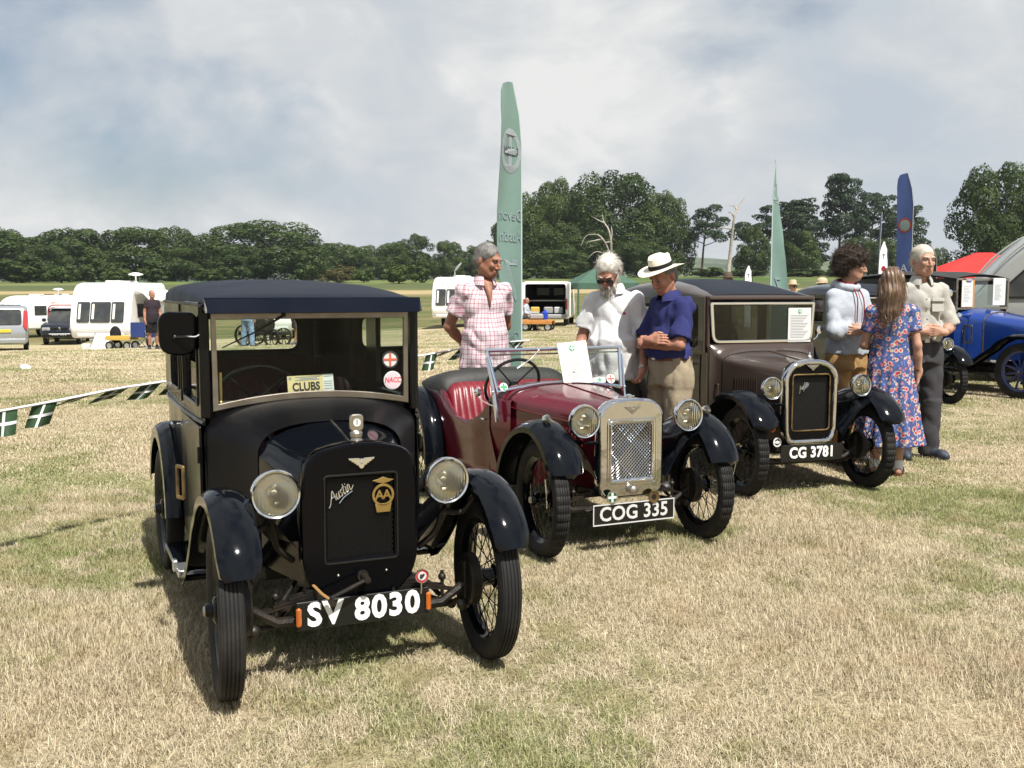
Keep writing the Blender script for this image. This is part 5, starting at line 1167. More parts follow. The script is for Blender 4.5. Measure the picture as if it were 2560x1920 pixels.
# ------------------------------------------------------------------ people: smooth blended volumes turned into one continuous skin
class Vol:
    """list of blended primitives; everything in metres in the person's own space (facing -y)"""
    def __init__(s): s.ops = []
    def cone(s, a, b, ra, rb, k=.03, flat=False, op='add', sq=None):
        s.ops.append(('cone', np.array(a, float), np.array(b, float), ra, rb, k, flat, op, sq)); return s
    def chain(s, pts, rs, k=.02, op='add'):
        for i in range(len(pts) - 1): s.cone(pts[i], pts[i + 1], rs[i], rs[i + 1], k, False, op)
        return s
    def ell(s, c, r, k=.03, T=None, op='add'):
        s.ops.append(('ell', np.array(c, float), np.array(r, float), k, T, op)); return s
    def ecyl(s, z0, z1, c0, c1, r0, r1, k=.03, op='add', pleat=None):
        s.ops.append(('ecyl', z0, z1, c0, c1, r0, r1, k, op, pleat)); return s
    def cut(s, n, d): s.ops.append(('cut', np.array(n, float), d)); return s        # keep n.p < d
    def bounds(s, o):
        if o[0] == 'cone': r = max(o[3], o[4]); return np.minimum(o[1], o[2]) - r, np.maximum(o[1], o[2]) + r
        if o[0] == 'ell': r = o[2].max() if o[4] is not None else o[2]; return o[1] - r, o[1] + r
        if o[0] == 'ecyl':
            rx, ry = max(o[5][0], o[6][0]), max(o[5][1], o[6][1]); xs = [o[3][0], o[4][0]]; ys = [o[3][1], o[4][1]]
            return np.array([min(xs) - rx, min(ys) - ry, o[1]]) - .03, np.array([max(xs) + rx, max(ys) + ry, o[2]]) + .03
    def box(s):
        lo = np.full(3, 9.); hi = np.full(3, -9.)
        for o in s.ops:
            if o[0] == 'cut' or (o[0] in ('cone', 'ell') and o[7 if o[0] == 'cone' else 5] == 'sub'): continue
            a, b = s.bounds(o); lo = np.minimum(lo, a); hi = np.maximum(hi, b)
        return lo - .02, hi + .02
    def field(s, lo, hi, h):
        n = np.ceil((hi - lo) / h).astype(int) + 1
        ax = [lo[i] + h * np.arange(n[i]) for i in range(3)]; D = np.full(n, .5, np.float32)
        for o in s.ops:
            if o[0] == 'cut':
                P = o[1][0] * ax[0][:, None, None] + o[1][1] * ax[1][None, :, None] + o[1][2] * ax[2][None, None, :] - o[2]
                D = np.maximum(D, P.astype(np.float32)); continue
            a, b = s.bounds(o); k = o[5] if o[0] == 'cone' else (o[3] if o[0] == 'ell' else o[7]); m = k + 2 * h + .01
            i0 = np.clip(np.floor((a - m - lo) / h).astype(int), 0, n); i1 = np.clip(np.ceil((b + m - lo) / h).astype(int) + 1, 0, n)
            if (i1 <= i0).any(): continue
            sl = tuple(slice(i0[i], i1[i]) for i in range(3))
            X, Y, Z = ax[0][sl[0]][:, None, None], ax[1][sl[1]][None, :, None], ax[2][sl[2]][None, None, :]
            if o[0] == 'cone':
                A, B, ra, rb, k, flat, op = o[1:8]; d = B - A; L = np.linalg.norm(d) + 1e-9; u = d / L
                t = (X - A[0]) * u[0] + (Y - A[1]) * u[1] + (Z - A[2]) * u[2]; tc = np.clip(t, 0, L)
                q = np.sqrt((X - A[0] - u[0] * tc) ** 2 + (Y - A[1] - u[1] * tc) ** 2 + (Z - A[2] - u[2] * tc) ** 2)
                if flat:
                    qr = np.sqrt(np.maximum((X - A[0] - u[0] * t) ** 2 + (Y - A[1] - u[1] * t) ** 2 + (Z - A[2] - u[2] * t) ** 2, 0)); v = np.maximum(qr - (ra + (rb - ra) * tc / L), np.maximum(-t, t - L))
                else: v = q - (ra + (rb - ra) * tc / L)
            elif o[0] == 'ell':
                c, r, k, T, op = o[1:6]; x, y, z = X - c[0], Y - c[1], Z - c[2]
                if T is not None: x, y, z = (T[0][0] * x + T[1][0] * y + T[2][0] * z, T[0][1] * x + T[1][1] * y + T[2][1] * z, T[0][2] * x + T[1][2] * y + T[2][2] * z)
                kk = np.sqrt((x / r[0]) ** 2 + (y / r[1]) ** 2 + (z / r[2]) ** 2); k2 = np.sqrt((x / r[0] ** 2) ** 2 + (y / r[1] ** 2) ** 2 + (z / r[2] ** 2) ** 2) + 1e-9
                v = kk * (kk - 1) / k2
            else:
                z0, z1, c0, c1, r0, r1, k, op, pl = o[1:]; t = np.clip((Z - z0) / (z1 - z0), 0, 1)
                cx, cy = c0[0] + (c1[0] - c0[0]) * t, c0[1] + (c1[1] - c0[1]) * t; rx, ry = r0[0] + (r1[0] - r0[0]) * t, r0[1] + (r1[1] - r0[1]) * t
                if pl is not None:
                    an = np.arctan2(Y - cy, X - cx); f = 1 + pl[1] * t_lo(t, pl) * (np.sin(an * pl[0]) + .5 * np.sin(an * (pl[0] * .6 + 1) + 1.3)); rx = rx * f; ry = ry * f
                v = (np.sqrt(((X - cx) / rx) ** 2 + ((Y - cy) / ry) ** 2) - 1) * np.minimum(rx, ry); v = np.maximum(v, np.maximum(z0 - Z, Z - z1))
            v = v.astype(np.float32); E = D[sl]
            if op == 'add': hh = np.clip(.5 + .5 * (v - E) / k, 0, 1); D[sl] = v + (E - v) * hh - k * hh * (1 - hh)
            else: hh = np.clip(.5 - .5 * (E + v) / k, 0, 1); D[sl] = E + (-v - E) * hh + k * hh * (1 - hh)
        return D, ax
def t_lo(t, pl): return (1 - t) ** pl[2]
def vnoise(X, Y, Z, f, seed=0.0):
    return (np.sin(X * f + 1.7 * np.sin(Y * f * .7 + seed) + seed) * np.sin(Y * f * 1.1 + 1.3 * np.sin(Z * f * .8 + seed * 2)) + np.sin(Z * f * .9 + 1.5 * np.sin(X * f * .6 + 2 + seed))) * .5
def nets(D, ax, h):
    """surface nets: one vertex per crossing cell, quads round crossing edges"""
    S = D < 0; nx, ny, nz = D.shape
    c = np.zeros((nx - 1, ny - 1, nz - 1), np.int8); idx8 = [(i, j, k) for i in (0, 1) for j in (0, 1) for k in (0, 1)]
    for i, j, k in idx8: c += S[i:nx - 1 + i, j:ny - 1 + j, k:nz - 1 + k]
    cell = np.argwhere((c > 0) & (c < 8))
    if len(cell) == 0: return np.zeros((0, 3)), np.zeros((0, 4), int)
    vals = {q: D[cell[:, 0] + q[0], cell[:, 1] + q[1], cell[:, 2] + q[2]] for q in idx8}
    acc = np.zeros((len(cell), 3)); cnt = np.zeros(len(cell))
    for a in idx8:
        for d in range(3):
            if a[d] == 0:
                b = list(a); b[d] = 1; va, vb = vals[a], vals[tuple(b)]; m = (va < 0) != (vb < 0)
                t = np.where(m, va / np.where(m, va - vb, 1), 0)
                for e in range(3): acc[:, e] += np.where(m, (t if e == d else a[e]), 0)
                cnt += m
    V = np.stack([ax[e][0] + h * cell[:, e] for e in range(3)], 1) + h * acc / cnt[:, None]
    ID = np.full(c.shape, -1, np.int64); ID[cell[:, 0], cell[:, 1], cell[:, 2]] = np.arange(len(cell)); F = []
    for d in range(3):
        e1, e2 = [(1, 2), (2, 0), (0, 1)][d]
        sa = [slice(None)] * 3; sb = [slice(None)] * 3; sa[d] = slice(0, -1); sb[d] = slice(1, None)
        A, B = S[tuple(sa)], S[tuple(sb)]; E = np.argwhere(A != B)
        ok = (E[:, e1] > 0) & (E[:, e2] > 0) & (E[:, e1] < c.shape[e1]) & (E[:, e2] < c.shape[e2]) & (E[:, d] < c.shape[d]); E = E[ok]
        if len(E) == 0: continue
        ins = A[E[:, 0], E[:, 1], E[:, 2]]
        def cid(o1, o2):
            q = E.copy(); q[:, e1] += o1; q[:, e2] += o2; return ID[q[:, 0], q[:, 1], q[:, 2]]
        Q = np.stack([cid(-1, -1), cid(0, -1), cid(0, 0), cid(-1, 0)], 1); Q[~ins] = Q[~ins][:, ::-1]; F.append(Q)
    F = np.concatenate(F); return V, F[(F >= 0).all(1)]
def np_mesh(name, V, F, m, smooth=True):
    me = bpy.data.meshes.new(name); n = len(F)
    me.vertices.add(len(V)); me.vertices.foreach_set('co', np.asarray(V, np.float32).ravel())
    me.loops.add(4 * n); me.loops.foreach_set('vertex_index', F.astype(np.int32).ravel())
    me.polygons.add(n); me.polygons.foreach_set('loop_start', np.arange(0, 4 * n, 4, dtype=np.int32))
    me.polygons.foreach_set('use_smooth', np.full(n, smooth)); me.materials.append(m); me.update(calc_edges=True); me.validate(); return me
def vol_mesh(vol, h, disp=None, lo=None, hi=None):
    a, b = vol.box(); lo = a if lo is None else lo; hi = b if hi is None else hi
    D, ax = vol.field(lo, hi, h)
    if disp is not None:
        X, Y, Z = ax[0][:, None, None], ax[1][None, :, None], ax[2][None, None, :]
        D = D + np.where(np.abs(D) < .09, disp(X, Y, Z), 0).astype(np.float32)
    return nets(D, ax, h)
def rot3(yaw=0.0, pitch=0.0, roll=0.0):
    """yaw turns the face to the viewer's right, pitch bows it forward"""
    return np.array((Matrix.Rotation(yaw, 3, 'Z') @ Matrix.Rotation(pitch, 3, 'X') @ Matrix.Rotation(roll, 3, 'Y')))

def skin_mat(name, c, c2): return mat(name, c, .55, col2=c2, vs=18, sub=.15, bump=.05, bs=120, spec=.35)
M['skin_tan'] = skin_mat('skin_tan', (.27, .12, .075), (.33, .16, .105))
M['skin_fair'] = skin_mat('skin_fair', (.38, .21, .145), (.44, .25, .18))
M['skin_ruddy'] = skin_mat('skin_ruddy', (.33, .15, .10), (.40, .20, .135))
M['eye_white'] = mat('eye_white', (.26, .22, .19), .3); M['eye_dark'] = mat('eye_dark', (.03, .02, .015), .2)
M['lip'] = mat('lip', (.36, .14, .11), .5)
def cloth(name, c, c2=None, vs=3, rough=.85, bump=.25, bs=40): return mat(name, c, rough, col2=c2 or tuple(x * .88 for x in c), vs=vs, bump=bump, bs=bs, spec=.2)
M['polo_white'] = cloth('polo_white', (.62, .62, .63)); M['polo_navy'] = cloth('polo_navy', (.022, .026, .105), (.03, .035, .125))
M['hoodie_grey'] = cloth('hoodie_grey', (.38, .41, .46), (.33, .36, .41), 60); M['shirt_stone'] = cloth('shirt_stone', (.38, .37, .34))
M['chino'] = cloth('chino', (.31, .255, .18)); M['cargo'] = cloth('cargo', (.33, .20, .085)); M['trouser_grey'] = cloth('trouser_grey', (.050, .048, .055)); M['trouser_dark'] = cloth('trouser_dark', (.06, .06, .055))
M['denim'] = cloth('denim', (.035, .055, .095), (.06, .085, .13), 25); M['denim_light'] = cloth('denim_light', (.14, .21, .34), (.22, .30, .42), 14)
M['black_cloth'] = cloth('black_cloth', (.012, .012, .014)); M['tee_dark'] = cloth('tee_dark', (.030, .022, .028)); M['leather_brown'] = mat('leather_brown', (.11, .035, .018), .4); M['shoe'] = mat('shoe', (.03, .028, .03), .5); M['sock'] = cloth('sock', (.62, .64, .68)); M['red_trim'] = cloth('red_trim', (.20, .012, .02))
M['hair_grey'] = mat('hair_grey', (.10, .095, .09), .6, col2=(.20, .19, .18), vs=30); M['hair_white'] = mat('hair_white', (.62, .60, .55), .6, col2=(.42, .40, .36), vs=30); M['hair_brown'] = mat('hair_brown', (.020, .012, .008), .8, col2=(.045, .028, .018), vs=30); M['hair_long'] = mat('hair_long', (.085, .048, .026), .42, col2=(.16, .10, .058), vs=14); M['hair_blond'] = mat('hair_blond', (.50, .46, .38), .6, col2=(.36, .33, .27), vs=30)
M['straw_hat'] = mat('straw_hat', (.78, .74, .60), .7, bump=.3, bs=90); M['hat_band'] = cloth('hat_band', (.012, .012, .012))
def plaid():
    m = bpy.data.materials.new('checked_shirt'); m.use_nodes = True; nt = m.node_tree; b = nt.nodes['Principled BSDF']; b.inputs['Roughness'].default_value = .85; b.inputs['Specular IOR Level'].default_value = .2
    tc = _node(nt, 'ShaderNodeTexCoord'); s = _node(nt, 'ShaderNodeSeparateXYZ'); nt.links.new(tc.outputs['Object'], s.inputs[0])
    def mt(op, a, c=None):
        n = _node(nt, 'ShaderNodeMath', operation=op)
        for i, q in enumerate((a, c)):
            if q is None: continue
            if isinstance(q, (int, float)): n.inputs[i].default_value = q
            else: nt.links.new(q, n.inputs[i])
        return n.outputs[0]
    nz = _node(nt, 'ShaderNodeTexNoise'); nz.inputs['Scale'].default_value = 4; nt.links.new(tc.outputs['Object'], nz.inputs['Vector']); w = mt('MULTIPLY', mt('SUBTRACT', nz.outputs['Fac'], .5), .05)
    ang = mt('MULTIPLY', mt('ARCTAN2', s.outputs['X'], mt('MULTIPLY', s.outputs['Y'], -1)), .17)
    def line(v, per, wid): return mt('LESS_THAN', mt('ABSOLUTE', mt('SUBTRACT', mt('FRACT', mt('DIVIDE', mt('ADD', v, w), per)), .5)), wid)
    v1 = line(ang, .036, .17); h1 = line(s.outputs['Z'], .036, .15); v2 = line(mt('ADD', ang, .018), .036, .07); h2 = line(mt('ADD', s.outputs['Z'], .018), .036, .07)
    tot = mt('ADD', mt('MULTIPLY', mt('ADD', v1, h1), .40), mt('MULTIPLY', mt('ADD', v2, h2), .22))
    r = _node(nt, 'ShaderNodeValToRGB'); nt.links.new(tot, r.inputs[0]); e = r.color_ramp.elements; e[0].position = 0; e[0].color = (.60, .55, .58, 1); e[1].position = .8; e[1].color = (.34, .14, .18, 1); nt.links.new(r.outputs[0], b.inputs['Base Color']); return m
M['checked'] = plaid()
def floral():
    m = bpy.data.materials.new('floral_dress'); m.use_nodes = True; nt = m.node_tree; b = nt.nodes['Principled BSDF']; b.inputs['Roughness'].default_value = .85; b.inputs['Specular IOR Level'].default_value = .15
    tc = _node(nt, 'ShaderNodeTexCoord'); base = (.060, .090, .23)
    col = None
    for sc, lo, hi, c, off in ((30, .22, .30, (.10, .17, .42), 1.1), (19, .36, .42, (.46, .38, .33), 0), (19, .22, .28, (.42, .045, .07), 0), (24, .27, .33, (.42, .15, .16), 3.3), (30, .20, .25, (.035, .055, .10), 5.1), (26, .22, .27, (.45, .38, .30), 8.8)):
        mp = _node(nt, 'ShaderNodeMapping'); mp.inputs['Location'].default_value = (off, off * .7, off * .3); nt.links.new(tc.outputs['Object'], mp.inputs[0])
        v = _node(nt, 'ShaderNodeTexVoronoi'); v.inputs['Scale'].default_value = sc; nt.links.new(mp.outputs[0], v.inputs['Vector'])
        mr = _node(nt, 'ShaderNodeMapRange'); mr.inputs[1].default_value = lo; mr.inputs[2].default_value = hi; mr.inputs[3].default_value = 1; mr.inputs[4].default_value = 0; nt.links.new(v.outputs['Distance'], mr.inputs[0])
        mx = _node(nt, 'ShaderNodeMix', data_type='RGBA'); nt.links.new(mr.outputs[0], mx.inputs[0]); mx.inputs[7].default_value = (*c, 1)
        if col is None: mx.inputs[6].default_value = (*base, 1)
        else: nt.links.new(col, mx.inputs[6])
        col = mx.outputs[2]
    nt.links.new(col, b.inputs['Base Color']); return m
M['floral'] = floral()

def head_prims(vol, c, Rh, s=1.0, female=False, wide=1.0):
    L = lambda p: c + Rh @ (np.array(p, float) * s); r = lambda *q: np.array(q) * s
    T = Rh
    vol.ell(L((0, .018, .030)), r(.074 * wide, .094, .092), .03, T)
    vol.ell(L((0, -.030, -.035)), r(.060 * wide, .062, .085), .03, T)
    vol.ell(L((0, -.055, -.088)), r(.030, .026, .024), .025, T)
    for sx in (-1, 1):
        vol.cone(L((sx * .055, .005, -.045)), L((sx * .026, -.052, -.088)), .020 * s, .018 * s, .03)
        vol.ell(L((sx * .037, -.070, -.018)), r(.020, .018, .020), .018, T)                # cheeks
        vol.ell(L((sx * .077 * wide, .022, -.005)), r(.010, .019, .031), .006, T)          # ears
    vol.cone(L((-.040, -.079, .030)), L((.040, -.079, .030)), .012 * s, .012 * s, .018)    # brow
    for sx in (-1, 1): vol.ell(L((sx * .032, -.097, .010)), r(.019, .016, .011), .012, T, 'sub')
    vol.chain([L((0, -.088, .018)), L((0, -.104, -.010)), L((0, -.112, -.030))], [.008 * s, .009 * s, .0125 * s], .012)
    for sx in (-1, 1): vol.ell(L((sx * .012, -.098, -.034)), r(.009, .010, .008), .008, T)
    vol.cone(L((-.018, -.088, -.060)), L((.018, -.088, -.060)), .0075 * s, .0075 * s, .007)
    vol.cone(L((-.016, -.086, -.073)), L((.016, -.086, -.073)), .0080 * s, .0080 * s, .007)
    vol.cone(L((-.022, -.099, -.0665)), L((.022, -.099, -.0665)), .003 * s, .003 * s, .004, op='sub')
    return L
def hand_prims(vol, wr, d, nrm, side, curl=.35, s=1.0, spread=.06):
    """wr wrist, d direction to the fingers, nrm palm normal (the way the fingers bend), side = +1 thumb on cross(d, nrm)"""
    d = np.array(d, float); d /= np.linalg.norm(d); nrm = np.array(nrm, float); nrm -= d * nrm.dot(d); nrm /= np.linalg.norm(nrm); t = np.cross(d, nrm) * side
    wr = np.array(wr, float); P = lambda a, b, c: wr + (d * a + t * b + nrm * c) * s
    vol.cone(wr - d * .02, P(.025, 0, 0), .027 * s, .026 * s, .02)
    for b in (-.026, -.008, .010, .027): vol.cone(P(.02, b * .6, 0), P(.082, b, 0), .016 * s, .013 * s, .012)
    for i, (b, L) in enumerate(((-.030, .058), (-.010, .070), (.010, .074), (.030, .066))):
        q = np.array([.085, b, 0.0]); a = curl * (.5 + .2 * i * 0) ; pts = [P(*q)]; rs = [.0098 * s]
        for j, f in enumerate((.45, .32, .23)):
            a += curl * (.55, .9, .7)[j]; q = q + L * f * np.array([math.cos(a), b * spread * 8, math.sin(a)]); pts.append(P(*q)); rs.append((.0092, .0085, .0075)[j] * s)
        vol.chain(pts, rs, .005)
    q = [P(.018, .024, .004), P(.048, .046, .012), P(.078, .052, .022), P(.100, .048, .032)]; vol.chain(q, [.015 * s, .0125 * s, .0105 * s, .009 * s], .01)
def ribbons(name, roots, dirs, length, width, m, parent, seed=0, sag=.3, curl=0.0, seg=3):
    rs = np.random.default_rng(seed); n = len(roots); V = []; 
    p = np.asarray(roots, float); d = np.asarray(dirs, float); d = d / (np.linalg.norm(d, axis=1, keepdims=True) + 1e-9)
    L = length * rs.uniform(.6, 1.25, n)[:, None]; side = np.cross(d, rs.normal(size=(n, 3))); side /= np.linalg.norm(side, axis=1, keepdims=True) + 1e-9
    rows = []
    for i in range(seg + 1):
        w = width * (1 - i / seg * .85); rows += [p - side * w, p + side * w]
        d = d + np.array([0, 0, -sag]) + rs.normal(size=(n, 3)) * curl; d /= np.linalg.norm(d, axis=1, keepdims=True); p = p + d * L / seg
    V = np.stack(rows, 1).reshape(-1, 3); k = 2 * (seg + 1); base = np.arange(n)[:, None] * k
    F = np.concatenate([np.stack([base[:, 0] + 2 * i, base[:, 0] + 2 * i + 1, base[:, 0] + 2 * i + 3, base[:, 0] + 2 * i + 2], 1) for i in range(seg)])
    return link(name, np_mesh(name, V, F, m), parent)
def surf_samples(V, F, n, rs, mask=None):
    c = V[F].mean(1); nr = np.cross(V[F[:, 1]] - V[F[:, 0]], V[F[:, 2]] - V[F[:, 0]]); nr /= np.linalg.norm(nr, axis=1, keepdims=True) + 1e-9
    k = np.arange(len(F)) if mask is None else np.where(mask(c, nr))[0]
    i = rs.choice(k, n); return c[i], nr[i]

def build_person(label, loc, yaw, height, sk, skin, wear, group=None, fine=1.0):
    """sk: joints in a 1.78 m figure; wear: builder callbacks for clothes"""
    s = height / 1.78
    root = thing('person', label, 'person', loc, yaw, group)
    J = {k: np.array(v, float) for k, v in sk.items() if k not in ('head_rot', 'hand_l', 'hand_r', 'belly', 'head_s', 'female', 'slim')}
    belly = sk.get('belly', 0.0); Rh = sk.get('head_rot', np.eye(3)); slim = sk.get('slim', 1.0)
    vol = Vol()
    def torso(v, e=0.0, k=.05):
        sh = (J['sho_l'] + J['sho_r']) / 2; hp = (J['hip_l'] + J['hip_r']) / 2; ax = sh - hp; f = lambda t: hp + ax * t; ux = (J['sho_r'] - J['sho_l']); ux = ux / np.linalg.norm(ux)
        uz = ax / np.linalg.norm(ax); uy = np.cross(uz, ux); T = np.stack([ux, uy, uz], 1)
        v.ell(f(.70) , (.160 * slim + e, .112 + e, .20 + e), k, T)
        v.ell(f(.30) - uy * (-.0) + uy * (-.02 - belly * .6), (.148 * slim + e + belly * .3, .108 + e + belly * .7, .17 + e), k, T)
        v.ell(f(.02), (.160 + e, .118 + e, .12 + e), k, T)
        v.cone(J['sho_l'] * .90 + sh * .10, J['sho_r'] * .90 + sh * .10, .048 + e * .7, .048 + e * .7, k)
        v.cone(sh + uz * .0, J['neck'] + uz * .02, .080 + e * .6, .050 + e * .3, k)
        return f, T
    torso(vol)
    vol.cone(J['neck'], J['head'] + Rh @ np.array([0, .02, -.05]), .054 if not sk.get('female') else .046, .052 if not sk.get('female') else .043, .03)
    L = head_prims(vol, J['head'], Rh, sk.get('head_s', 1.0), sk.get('female', False))
    for sd in ('l', 'r'):
        vol.chain([J['sho_' + sd], J['elb_' + sd]], [.056 * slim, .042 * slim], .03); e, w = J['elb_' + sd], J['wri_' + sd]
        vol.chain([e, e + (w - e) * .35, w], [.042 * slim, .042 * slim, .026], .02)
        vol.chain([J['hip_' + sd], J['kne_' + sd]], [.088, .056], .04); k_, a_ = J['kne_' + sd], J['ank_' + sd]
        vol.chain([k_, k_ + (a_ - k_) * .35 + np.array([0, .012, 0]), a_], [.055, .056, .036], .03)
        t_ = J['toe_' + sd]; vol.chain([a_ + np.array([0, .02, -.045]), (a_ + t_) / 2 + np.array([0, 0, -.03]), t_], [.034, .036, .030], .03)
        if sk.get('hand_' + sd): hd = sk['hand_' + sd]; hand_prims(vol, w, hd[0], hd[1], hd[2], hd[3] if len(hd) > 3 else .35)
    hb = [(J['head'] - .155, J['head'] + .155, .0058)]
    for sd in ('l', 'r'):
        if sk.get('hand_' + sd): hd = sk['hand_' + sd]; c = J['wri_' + sd] + np.array(hd[0]) / np.linalg.norm(hd[0]) * .08; hb.append((c - .125, c + .125, .0052))
    V0, F0 = vol_mesh(vol, .015 * fine); cen = V0[F0].mean(1); keep = np.ones(len(F0), bool)
    for lo, hi, h in hb: keep &= ~((cen > lo + .008) & (cen < hi - .008)).all(1)
    Vs, Fs = [V0], [F0[keep]]; off = len(V0); headVF = None
    for i, (lo, hi, h) in enumerate(hb):
        V, F = vol_mesh(vol, h * fine, lo=lo, hi=hi)
        for lo2, hi2, h2 in hb[:i]:
            c2 = V[F].mean(1) if len(F) else np.zeros((0, 3)); F = F[~((c2 > lo2 + .006) & (c2 < hi2 - .006)).all(1)] if len(F) else F
        if i == 0: headVF = (V, F)
        Vs.append(V); Fs.append(F + off); off += len(V)
    V, F = np.concatenate(Vs), np.concatenate(Fs)
    body = link('body', np_mesh('body', V, F, M[skin]), root); body.scale = (s, s, s)
    ctx = dict(root=root, J=J, Rh=Rh, L=L, head=headVF, torso=torso, s=s, belly=belly, fine=fine, slim=slim, sk=sk, hs=sk.get('head_s', 1.0))
    for w in wear: w(ctx)
    for ch in root.children:
        if ch is not body: ch.scale = (s, s, s)
    return root
def P_(ctx, name, vol, m, h=.010, disp=None):
    V, F = vol_mesh(vol, h * ctx['fine'], disp); o = link(name, np_mesh(name, V, F, M[m]), ctx['root']); return o, V, F
def w_face(eyes=True, brow='hair_grey', glasses=None):
    def f(ctx):
        L = ctx['L']; Rh = ctx['Rh']; s = ctx['hs']
        for sx in (-1, 1):
            if eyes:
                b = MB(); b.ball((0, 0, 0), .0125 * s, 10, 8); o = b.build('eye', M['eye_white'], ctx['root'], 60); o.location = Vector(L((sx * .032, -.0730, .008))) * ctx['s']
                q = MB(); p = Vector(Rh @ np.array([sx * .001, -.0105 * s, -.002])); q.ball(tuple(p), .0062 * s, 8, 6); q.build('iris', M['eye_dark'], o, 60)
            b = MB(); b.tube([tuple(L((sx * x, y, z))) for x, y, z in ((.014, -.0905, .031), (.032, -.0895, .037), (.050, -.078, .032))], [.0045, .0055, .003], 6); b.build('eyebrow', M[brow], ctx['root'], 60)
        b = MB(); b.tube([tuple(L((x, y, -.0665))) for x, y in ((-.022, -.090), (0, -.0965), (.022, -.090))], [.002, .0042, .002], 6); b.build('lips', M['lip'], ctx['root'], 60)
        if glasses:
            g = MB()
            for sx in (-1, 1):
                X = Matrix(np.array(Rh).tolist()).to_4x4(); X.translation = Vector(L((sx * .034, -.100, .004))); put(g, plate2d([rpoly(rect(-.027, -.017, .027, .016), .012)], .005, .001), X @ Matrix.Rotation(math.pi / 2, 4, 'X'))
                g.tube([tuple(L((sx * x, y, .012))) for x, y in ((.060, -.096), (.074, -.06), (.083, .015))], .003, 6)
            g.tube([tuple(L((x, -.102, .008))) for x in (-.01, .01)], .003, 6); g.build('sunglasses', M['plate_black'], ctx['root'], 30)
    return f
def w_hair(m, kind='short', n=900, ln=.03, wid=.0016, vol_r=.0, seed=3, thin=False):
    def f(ctx):
        L, Rh, s = ctx['L'], ctx['Rh'], ctx['hs']; v = Vol(); T = Rh
        if kind == 'curly':
            v.ell(L((0, .035, .065)), np.array((.118, .132, .105)) * s, .03, T); v.ell(L((0, .075, -.005)), np.array((.112, .090, .095)) * s, .03, T); v.ell(L((0, -.055, .098)), np.array((.088, .055, .050)) * s, .03, T)
            v.ell(L((0, -.085, -.03)), np.array((.068, .060, .085)) * s, .02, T, 'sub')
            dsp = lambda X, Y, Z: .011 * vnoise(X, Y, Z, 105, 1.3) + .006 * vnoise(X, Y, Z, 210, .4)
        elif kind == 'long':
            v.ell(L((0, .022, .036)), np.array((.084, .101, .096)) * s, .03, T); v.chain([L((0, .055, .03)), L((.0, .085, -.10)), L((.01, .10, -.25)), L((.02, .105, -.42))], [.080 * s, .082 * s, .070 * s, .035 * s], .05); v.cone(L((.05, .05, 0)), L((.06, .085, -.22)), .05, .045, .04); v.cone(L((-.05, .05, 0)), L((-.045, .085, -.26)), .05, .045, .04)
            v.ell(L((0, -.085, -.02)), np.array((.060, .060, .085)) * s, .02, T, 'sub')
            dsp = lambda X, Y, Z: .004 * np.sin(X * 190 + 3 * np.sin(Z * 9)) + .003 * np.sin(X * 90 + 2 * np.sin(Z * 14) + 1)
        elif kind == 'beard':
            v.ell(L((0, -.070, -.080)), np.array((.050, .036, .040)) * s, .03, T); v.chain([L((0, -.080, -.10)), L((.0, -.085, -.155)), L((.005, -.075, -.215))], [.042 * s, .040 * s, .016 * s], .03)
            for sx in (-1, 1): v.cone(L((sx * .066, -.005, -.02)), L((sx * .045, -.062, -.075)), .016 * s, .022 * s, .02)
            v.cone(L((-.022, -.094, -.052)), L((.022, -.094, -.052)), .010 * s, .010 * s, .012)
            dsp = lambda X, Y, Z: .006 * np.sin(X * 150 + 2 * np.sin(Z * 30)) + .004 * vnoise(X, Y, Z, 120)
        else:
            v.ell(L((0, .024, .040)), np.array((.080 + vol_r, .097 + vol_r, .090 + vol_r)) * s, .02, T); v.ell(L((0, .055, -.015)), np.array((.074 + vol_r * .6, .065 + vol_r * .5, .070)) * s, .03, T)
            v.ell(L((0, -.088, -.035)), np.array((.074, .060, .105)) * s, .02, T, 'sub')
            dsp = lambda X, Y, Z: .003 * vnoise(X, Y, Z, 70, seed)
        nm = 'beard' if kind == 'beard' else 'hair'
        o, V, F = P_(ctx, nm, v, m, .0065, dsp)
        rs = np.random.default_rng(seed); c, nr = surf_samples(V, F, n, rs)
        d = nr + rs.normal(size=nr.shape) * .5
        if kind == 'short': d = nr * .35 + Rh @ np.array([.15, .55, -.15]) + rs.normal(size=nr.shape) * .28
        if kind == 'long': d = nr * .35 + np.array([0, 0, -1.0]) + rs.normal(size=nr.shape) * .12
        if kind == 'beard': d = nr * .7 + np.array([0, 0, -.8]) + rs.normal(size=nr.shape) * .3
        r = ribbons(nm + '_strands', c - nr * .004, d, ln, wid, M[m], ctx['root'], seed, sag=.35 if kind != 'curly' else .05, curl=.55 if kind == 'curly' else .12, seg=4 if kind in ('curly', 'long') else 3); r['kind'] = 'stuff'
    return f
def wrinkle(amp, f, seed=0.0, vertical=.5):
    return lambda X, Y, Z: amp * (.9 - 2.2 * np.abs(vnoise(X + .35 * Z, Y, Z * vertical - .3 * X, f, seed))) + amp * .4 * vnoise(X, Y, Z * .8, f * 2.3, seed + 2)
